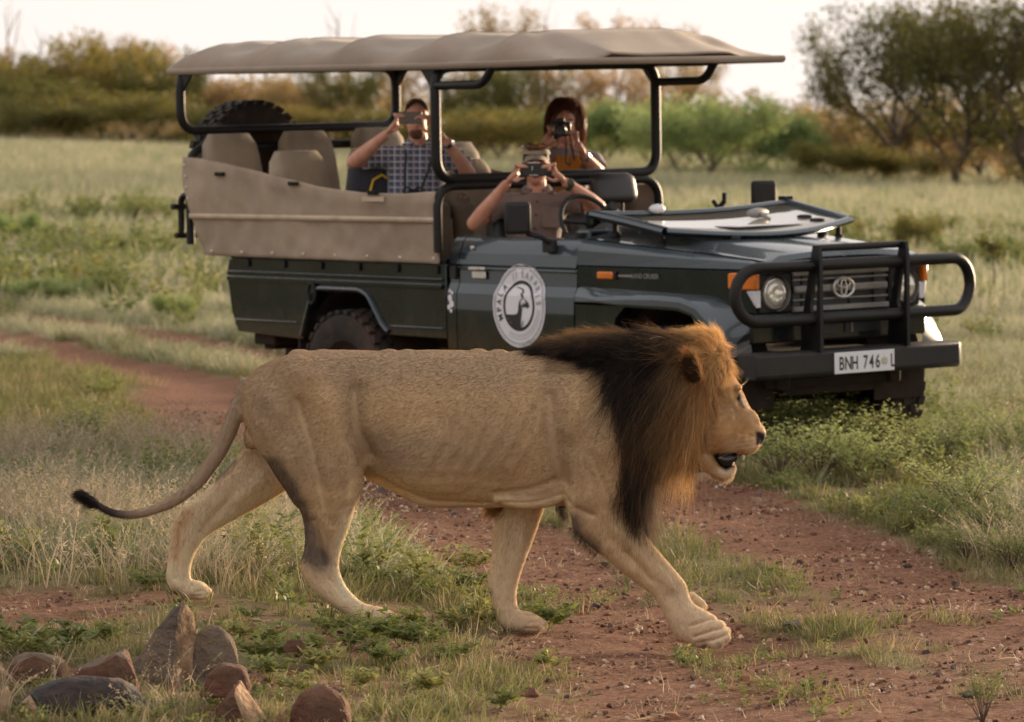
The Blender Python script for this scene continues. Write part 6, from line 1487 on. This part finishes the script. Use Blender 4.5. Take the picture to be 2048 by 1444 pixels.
# ------------------------------------------------------------------ stones
def hull_mesh(P, bev=.03, rough=.012, seed=1, name='stone', sub=2):
    """broken angular rock: convex hull, bevelled edges, slightly uneven faces"""
    import bmesh
    bm = bmesh.new()
    for q in P: bm.verts.new(tuple(q))
    r = bmesh.ops.convex_hull(bm, input=bm.verts[:]); bmesh.ops.delete(bm, geom=[g for g in r['geom_interior'] if isinstance(g, bmesh.types.BMVert)], context='VERTS')
    bmesh.ops.dissolve_limit(bm, angle_limit=.22, verts=bm.verts[:], edges=bm.edges[:])
    if bev: bmesh.ops.bevel(bm, geom=bm.edges[:], offset=bev, segments=1, affect='EDGES', profile=.6, clamp_overlap=True)
    if sub:
        bmesh.ops.triangulate(bm, faces=bm.faces[:]); bmesh.ops.subdivide_edges(bm, edges=[e for e in bm.edges if e.calc_length() > .12], cuts=sub, use_grid_fill=True); bmesh.ops.triangulate(bm, faces=bm.faces[:])
        V = np.array([v.co[:] for v in bm.verts]); d = vnoise(V, 3, seed, 3)*rough*2+vnoise(V, 11, seed+3, 2)*rough; bm.normal_update()
        for v, q in zip(bm.verts, d): v.co += v.normal*float(q)
    bmesh.ops.recalc_face_normals(bm, faces=bm.faces[:])
    me = bpy.data.meshes.new(name); bm.to_mesh(me); bm.free(); me.polygons.foreach_set('use_smooth', [True]*len(me.polygons)); me.set_sharp_from_angle(angle=R(24)); return me
def rock_mesh(seed, sub=1, facets=9):
    r = np.random.default_rng(seed); P = r.normal(0, 1, (facets+6, 3)); P /= np.linalg.norm(P, axis=1)[:, None]; P *= r.uniform(.72, 1.0, (len(P), 1)); P[:, 2] = np.sign(P[:, 2])*np.abs(P[:, 2])**.8
    return hull_mesh(P, .05, .02, seed, 'stone', 0 if sub < 2 else 1)
def stone_mat(name, c, c2, d=(.20, .10, .06)): return mat(name, c, .85, c2=c2, scale=9, bump=.6, bscale=45, dirt=d, dirt_amt=.6)
SM = {'red': stone_mat('red_stone', (.21, .085, .05), (.15, .06, .04)), 'grey': stone_mat('grey_stone', (.14, .12, .11), (.085, .075, .075)), 'pale': stone_mat('pale_stone', (.48, .33, .23), (.40, .24, .16)), 'dark': stone_mat('dark_stone', (.07, .05, .045), (.045, .035, .035)), 'orange': stone_mat('orange_stone', (.42, .20, .10), (.34, .15, .08))}
# gravel, past counting
m_grav, nt, out = new_mat('gravel'); L = nt.links.new
b = node(nt, 'ShaderNodeBsdfPrincipled'); b.inputs['Roughness'].default_value = .9; b.inputs['Specular IOR Level'].default_value = .2; oi = node(nt, 'ShaderNodeObjectInfo')
L(ramp(nt, oi.outputs['Random'], [(0, (.07, .035, .025)), (.3, (.20, .095, .055)), (.5, (.13, .10, .085)), (.7, (.34, .19, .12)), (.88, (.46, .31, .21)), (1, (.58, .46, .36))]), b.inputs['Base Color']); L(b.outputs[0], out.inputs[0])
peb = [rock_mesh(200+k, 1, 5) for k in range(6)]
for p_ in peb: p_.materials.append(m_grav)
X, Y = field(110000, 13.2, 30, .14); dm = dirt(X, Y); nz_ = clump(X, Y, 1.6, 61); keep = rng.random(len(X)) < np.clip(dm*(.6+.7*nz_)+.04, 0, 1)*.9
X, Y = X[keep], Y[keep]; n = len(X); sc = .0028+.015*rng.random(n)**3.4
Pg = at_ground(X, Y); Pg[:, 2] += .003
scatter('gravel', peb, Pg, rng.uniform(0, 6.28, n), rng.normal(0, .5, (n, 2)), sc, 'loose gravel on the red track')

def to_ground(u, v):
    r_ = (u-1024)/9000.; k = (722-v)/9000.; th = math.atan(452/9000); d = np.array([r_, math.cos(th)+k*math.sin(th), -math.sin(th)+k*math.cos(th)])
    t = CAM_H/-d[2]
    for _ in range(6): p = np.array([0, 0, CAM_H])+d*t; t = (hz(p[0], p[1])-CAM_H)/d[2]
    return np.array([0, 0, CAM_H])+d*t
stones = [rock_mesh(300+k, 2, 8) for k in range(9)]
def stone(u, v, wpx, kind, label=None, group='stones lying on the track', flat=.6, rot=None, name='stone'):
    p = to_ground(u, v); s_ = wpx*p[1]/9000./2
    o = bpy.data.objects.new(name, stones[random.randint(0, 8)]); col.objects.link(o); o.location = (p[0], p[1], p[2]+s_*flat*.35); o.scale = (s_, s_*random.uniform(.7, 1), s_*flat); o.rotation_euler = (random.uniform(-.2, .2), random.uniform(-.2, .2), rot if rot is not None else random.uniform(-.8, .8))
    if not o.data.materials: o.data.materials.append(None)
    o.material_slots[0].link = 'OBJECT'; o.material_slots[0].material = SM[kind]
    pl = 'on the soil below the lifted paw' if v > 1290 and u < 1620 else 'in the bottom right corner of the track' if v > 1290 else 'between the lion\'s legs' if u < 1130 else 'on the far rut at the right' if u > 1500 and v > 1040 else 'on the far rut below the lion\'s chin' if v < 1040 else 'on the track ahead of the lifted paw'
    kd = {'red': 'red brown', 'grey': 'flat grey', 'pale': 'pale pinkish', 'dark': 'dark brown', 'orange': 'orange'}[kind]
    tag(o, label or 'small loose %s stone lying %s' % (kd, pl), 'stone', group if label else 'loose %s stones %s' % (kd, pl)); return o
named = [(220, 1156, 34, 'orange', 'orange stone in the grass left of the stretched hind paw'), (258, 1160, 24, 'red', 'red stone touching the orange stone behind the lion'), (449, 1157, 42, 'pale', 'pale angular stone between the hind paws'), (1492, 1363, 34, 'orange', 'round orange brown clod on the soil right of the lifted paw'), (1352, 1262, 26, 'red', 'red stone under the lifted paw'),
    (1190, 1216, 32, 'grey', 'flat grey stone half buried between the front paws'), (1060, 1395, 60, 'red', 'large flat reddish stone near the bottom edge'), (1345, 1440, 46, 'orange', 'pinkish stone cut by the bottom edge'), (1510, 1145, 52, 'grey', 'flat grey slab at the end of the green strip'), (1585, 1258, 62, 'grey', 'long grey slab sunk in the soil right of the lifted paw'),
    (1602, 1128, 24, 'dark', 'dark angular stone right of the green strip'), (1815, 1135, 24, 'dark', 'pointed dark stone standing on the far rut'), (1910, 1170, 24, 'dark', 'pointed grey stone at the right on the far rut'), (1962, 1130, 20, 'pale', 'pale stone under the grass verge at the right'), (1940, 1395, 60, 'grey', 'long pale grey slab in the bottom right corner'),
    (1655, 1302, 24, 'red', 'paired red stones\' larger one right of the long slab'), (345, 915, 46, 'orange', 'orange flat rock in the straw behind the tail'), (300, 905, 30, 'dark', 'dark rock beside the flat orange rock behind the tail'), (1715, 975, 34, 'red', 'rust red rock at the foot of the verge shrubs'), (1745, 1000, 48, 'grey', 'grey leaning rock below the rust red rock in the verge'),
    (1505, 945, 38, 'grey', 'grey rock in front of the lion\'s chin on the verge'), (1405, 962, 50, 'pale', 'pinkish flat rock just below the lion\'s mane'), (910, 1030, 24, 'grey', 'grey stone on the track under the belly'), (760, 985, 36, 'grey', 'grey rock just under the flank'), (742, 1110, 40, 'dark', 'dark red rock just right of the near hind leg'), (800, 1150, 30, 'pale', 'pale stone to the right of the dark red rock')]
for u, v, w_, k, lb in named: stone(u, v, w_, k, lb, 'named stones')
cnt = 0
while cnt < 150:
    u = random.uniform(600, 2048); v = random.uniform(960, 1440); p = to_ground(u, v)
    if dirt(np.array([p[0]]), np.array([p[1]]))[0] < .45 or (300 < u < 820 and 1150 < v < 1250): continue
    stone(u, v, random.choice([12, 13, 14, 15, 17, 20, 24]), random.choices(['red', 'grey', 'pale', 'dark', 'orange'], [4, 3, 1.3, 3, 1])[0], flat=random.uniform(.4, .75)); cnt += 1
for k in range(26):
    stone(random.uniform(1330, 1700), random.uniform(945, 1010), random.uniform(14, 30), random.choices(['red', 'grey', 'pale'], [3, 3, 2])[0], None, 'stones at the foot of the verge')

# big broken rocks in the near left corner: outlines measured on the near face, each with real depth
m_rk1 = mat('lichen_grey_rock', (.150, .115, .092), .95, c2=(.070, .052, .044), scale=11, bump=1, bscale=38, bdist=.03, dirt=(.30, .22, .14), dirt_amt=.8, spec=.2)
m_rk2 = mat('red_brown_rock', (.125, .058, .038), .95, c2=(.050, .028, .022), scale=10, bump=1, bscale=34, bdist=.03, dirt=(.26, .16, .10), dirt_amt=.7, spec=.2)
m_rk3 = mat('black_rock', (.012, .013, .016), .7, c2=(.045, .042, .042), scale=9, bump=1, bscale=26, bdist=.03, dirt=(.11, .055, .035), dirt_amt=.8, spec=.3)
m_rk4 = mat('pale_broken_rock', (.42, .29, .18), .95, c2=(.22, .135, .08), scale=16, bump=1, bscale=34, bdist=.025, spec=.2, dirt=(.12, .07, .04), dirt_amt=.5)
def rock(label, pts, Y, depth, m_, m_side=None, side=None, seed=1):
    """pts: (u, v, d) with d 0 on the near face .. 1 at the back"""
    s_ = Y/9000.; A = []
    c = np.mean([[q[0], q[1]] for q in pts], 0); z0 = hz((c[0]-1024)*s_, Y); vg = max(q[1] for q in pts)
    for (u, v, d) in pts: A.append(((u-c[0])*s_, d*depth, (vg-v)*s_))
    A = np.array(A); k = .16/max(np.ptp(A[:, 0]), .05)*2
    me = hull_mesh(A*k, .018, .013, seed, 'rock', 3); V = verts_of(me)/k; me.vertices.foreach_set('co', V.astype(np.float32).ravel()); me.update()
    zb = CAM_H-(vg-270)*s_
    o = link_mesh('rock', me, m_); o.location = ((c[0]-1024)*s_, Y, zb); tag(o, label, 'rock')
    if m_side is not None:
        me.materials.append(m_side)
        for p_ in me.polygons:
            if side(p_.normal, p_.center): p_.material_index = 1
    return o
rock('tall wedge shaped grey rock standing upright with a pale right face', [(238, 1400, .1), (300, 1420, 0), (338, 1420, 0), (352, 1230, .06), (362, 1203, .2), (374, 1206, .3), (384, 1240, .5), (386, 1400, .6), (300, 1262, .2), (262, 1325, .2), (250, 1400, .9), (340, 1225, .7), (380, 1400, .9)], 14.62, .22, m_rk1, m_rk4, lambda n, c: c[0] > .052-.15*(.30-c[2]), 601)
rock('low grey rock with a rounded top right of the upright wedge rock', [(372, 1390, 0), (378, 1290, .2), (410, 1262, .3), (440, 1268, .3), (468, 1310, .2), (480, 1390, .1), (430, 1395, 0), (400, 1270, .9), (455, 1300, .9), (470, 1390, 1), (380, 1390, 1)], 14.70, .22, m_rk1, None, None, 602)
rock('red brown angular rock left of the upright wedge rock', [(118, 1400, .1), (135, 1352, .15), (180, 1330, .2), (228, 1308, .2), (252, 1325, .2), (268, 1362, 0), (262, 1410, 0), (180, 1405, 0), (150, 1340, .9), (240, 1315, .9), (270, 1400, 1), (125, 1400, 1)], 14.22, .24, m_rk2, m_rk1, lambda n, c: n.z > .75, 603)
rock('black rock with pale broken left end, in front of the red brown rock', [(30, 1470, .1), (34, 1410, .05), (60, 1385, .2), (110, 1372, .3), (215, 1374, .3), (255, 1388, .2), (300, 1440, .1), (330, 1480, .1), (86, 1480, 0), (88, 1412, 0), (60, 1378, .9), (240, 1380, .9), (320, 1480, 1), (40, 1480, 1)], 13.86, .26, m_rk3, m_rk4, lambda n, c: n.x < -.25 and n.z < .6 and c[0] < -.10, 604)
rock('rust red rock with a narrow pale split edge beside the black rock', [(392, 1480, 0), (425, 1420, .1), (462, 1376, .2), (474, 1372, .3), (505, 1415, .35), (532, 1460, .4), (535, 1480, .4), (500, 1480, 0), (466, 1385, .05), (470, 1376, .9), (520, 1470, 1), (400, 1480, 1)], 13.88, .22, m_rk2, m_rk4, lambda n, c: n.x > .35 and n.z < .7, 605)
rock('low reddish rock among dead twigs behind the rust red rock', [(395, 1400, 0), (410, 1352, .2), (450, 1336, .3), (485, 1345, .3), (500, 1385, .1), (490, 1405, 0), (430, 1340, .9), (480, 1350, .9), (495, 1400, 1), (400, 1400, 1)], 14.15, .2, m_rk2, None, None, 606)
rock('rounded dark brown rock covered in dead twigs right of the rust red rock', [(575, 1480, .1), (580, 1428, .1), (600, 1396, .2), (660, 1388, .3), (688, 1405, .2), (700, 1450, .1), (700, 1480, .1), (640, 1480, 0), (630, 1390, .9), (690, 1420, .9), (695, 1480, 1), (580, 1480, 1)], 13.90, .24, m_rk2, None, None, 607)
rock('orange tan rock cut by the left edge of the view', [(-30, 1480, 0), (-20, 1400, .2), (5, 1380, .3), (18, 1405, .2), (20, 1480, .1), (0, 1385, .9), (18, 1480, 1), (-25, 1480, 1)], 13.88, .16, m_rk4, None, None, 608)
rock('flat grey rock half hidden in grass at the left edge', [(-10, 1390, 0), (10, 1330, .2), (60, 1312, .3), (110, 1330, .3), (125, 1385, .1), (60, 1395, 0), (20, 1325, .9), (110, 1335, .9), (120, 1390, 1), (0, 1390, 1)], 14.6, .26, m_rk2, m_rk1, lambda n, c: n.z > .6, 609)
rock('small brown rock in the grass right of the low rounded grey rock', [(560, 1300, 0), (572, 1285, .3), (600, 1282, .3), (610, 1300, .1), (600, 1310, 0), (570, 1310, 0), (590, 1290, 1), (605, 1308, 1)], 15.3, .1, m_rk2, None, None, 610)
# ------------------------------------------------------------------ shrubs and plants one can point to
def shrub_meshes(h, nst, seed):
    rs = random.Random(seed); st = MB(); V = []; Fq = []
    for i in range(nst):
        a = rs.uniform(0, 6.28); r = .42*rs.random()**.5; e = Vector((math.cos(a)*r, math.sin(a)*r, h*rs.uniform(.55, 1.08))); m1 = Vector((e.x*.4+rs.uniform(-.04, .04), e.y*.4+rs.uniform(-.04, .04), e.z*.5)); st.tube([(0, 0, -.02), m1, e], [.005, .0035, .0015], 4)
        for t in (.45, .62, .8, 1.0):
            b_ = m1.lerp(e, (t-.3)/.7) if t > .3 else m1
            for k in range(rs.randint(4, 8)):
                c = b_+Vector((rs.gauss(0, .035), rs.gauss(0, .035), rs.gauss(.015, .025)))
                for q in range(3):
                    aa = rs.uniform(0, 6.28); d = Vector((math.cos(aa), math.sin(aa), rs.uniform(-.1, .9))).normalized(); l = rs.uniform(.014, .030); s2 = d.cross(Vector((rs.gauss(0, .5), rs.gauss(0, .5), 1))).normalized()*l*.30
                    k0 = len(V); V += [c, c+d*l*.5+s2, c+d*l, c+d*l*.5-s2]; Fq.append((k0, k0+1, k0+2, k0+3))
    return st.mesh('stem', 60), np_mesh('foliage', np.array([v[:] for v in V]), np.array(Fq), False)
SH = [shrub_meshes(.42, 30, 900+k) for k in range(4)]
m_stem = mat('brown_stem', (.10, .065, .045), .85)
def place_shrub(u, v, hpx, label, group, m_=None, wide=1.0):
    p = to_ground(u, v); s_ = hpx*p[1]/9000./.42; o = empty('leafy_shrub', tuple(p), (0, 0, random.uniform(0, 6.28))); tag(o, label, 'shrub', group); a, b_ = SH[random.randint(0, 3)]
    for nm, me, mm_ in (('stem', a, m_stem), ('foliage', b_, m_ or m_shrub)):
        c = bpy.data.objects.new(nm, me); col.objects.link(c); c.parent = o; c.scale = (s_*wide, s_*wide, s_)
        if not me.materials: me.materials.append(None)
        c.material_slots[0].link = 'OBJECT'; c.material_slots[0].material = mm_
SHR = [(1490, 925, 115), (1530, 910, 125), (1580, 925, 135), (1630, 910, 125), (1680, 930, 115), (1730, 925, 110), (1780, 915, 80), (1830, 930, 85), (1560, 962, 100), (1640, 960, 105), (1700, 967, 95), (1880, 935, 90), (1770, 957, 90), (1550, 880, 120), (1650, 872, 110), (1740, 880, 70), (1850, 890, 60), (1960, 905, 85), (2040, 920, 95), (1930, 870, 70)]
zc = {}
for u, v, h_ in sorted(SHR):
    row = 'back' if v < 900 else 'front' if v > 950 else 'middle'; k = zc.get(row, 0); zc[row] = k+1
    place_shrub(u, v, h_, 'pale green leafy shrub in the verge by the bumper, %s row, %s from the lion' % (row, ORD[k]), 'leafy shrubs in the verge', wide=1.15)
for u, v, h_, lb in [(1925, 1030, 105, 'umbrella shaped small shrub on one thin stem at the right verge'), (1860, 1062, 75, 'low shrub hanging over the rut below the umbrella shaped one'), (2000, 1085, 90, 'dark leafy shrub at the right edge above the rut'), (1935, 1120, 60, 'small green clump on the bank at the right edge of the track'), (2030, 1140, 75, 'grass green clump at the far right edge of the track'), (1560, 812, 60, 'dark green shrub right under the bumper, behind the lion\'s brow')]:
    place_shrub(u, v, h_, lb, 'verge shrubs', m_forb if u != 1925 else None, 1.2)
LW = [forb(16, .085, .10, .034, 13, m_forb, 'leafy_weed') for _ in range(5)]
def low_weed(u, v, hpx, label):
    p = to_ground(u, v); s_ = hpx*p[1]/9000./.085; o = link_mesh('leafy_weed', LW[random.randint(0, 4)]); o.location = p; o.rotation_euler = (0, 0, random.uniform(0, 6.28)); o.scale = (s_*1.1, s_*1.1, s_); tag(o, label, 'weed', 'low weeds round the lion')
ORD_ = ['first', 'second', 'third', 'fourth', 'fifth', 'sixth', 'seventh', 'eighth', 'ninth', 'tenth', 'eleventh', 'twelfth']
WD = [(1095, 1262, 60), (1010, 1262, 50), (960, 1255, 50), (905, 1262, 45), (800, 1295, 60), (745, 1285, 62), (850, 1300, 50), (700, 1300, 48), (560, 1310, 60), (520, 1330, 60), (610, 1325, 55), (480, 1290, 45), (660, 1270, 40), (945, 1150, 55), (935, 1190, 50), (300, 1180, 40), (140, 1300, 55), (60, 1320, 70), (30, 1290, 60), (590, 1390, 50), (720, 1380, 45), (200, 1290, 50), (1100, 1345, 40), (850, 1400, 55), (1000, 1420, 45), (640, 1345, 55), (770, 1340, 55), (540, 1365, 50), (900, 1330, 45), (820, 1255, 40)]
def zone(u, v):
    if u < 330: return 'left of the wedge rock'
    if v > 1360: return 'at the bottom edge'
    if u < 690: return 'left of the near hind paw'
    if u < 880: return 'in front of the near hind paw'
    return 'at the standing front paw'
zc = {}
for u, v, h_ in sorted(WD):
    z_ = zone(u, v); k = zc.get(z_, 0); zc[z_] = k+1
    low_weed(u, v, h_, 'low green leafy weed %s, %s from the left' % (z_, ORD[k]))
place_shrub(1965, 1446, 105, 'dark leafy sapling in the bottom right corner', None, m_forb, .5)
sp_ = to_ground(1985, 610); s_ = sp_[1]/9000.; o = empty('sapling', tuple(sp_)); tag(o, 'thin sapling with dark leafy top in the field right of the bull bar', 'sapling')
MB().tube([(0, 0, 0), (.02, 0, 60*s_), (-.01, 0, 125*s_)], [.012, .009, .006], 6).build('trunk', m_stem, o)
link_mesh('crown', leaves_mesh([(-.01+rng.normal(0, .07), rng.normal(0, .06), 120*s_+rng.normal(0, .05)) for _ in range(14)], .07, 22, .028), m_leafdk, o)

# unseen bush added behind the camera to darken the truck's reflections
C = []
for k in range(260):
    a = rng.uniform(.15, PI-.15); r_ = rng.uniform(38, 60); X, Y = r_*1.3*math.cos(a), -r_*math.sin(a); hh = rng.uniform(2.0, 4.0)
    for q in range(9): C.append((X+rng.normal(0, 1.3), Y+rng.normal(0, 1.0), hh*rng.uniform(.02, 1)))
bw = link_mesh('unseen_bush', leaves_mesh(C, 1.3, 12, .34, .9, 'unseen_bush'), m_leafdk); tag(bw, 'unseen dark bushland added behind the viewpoint', None, None, 'stuff')
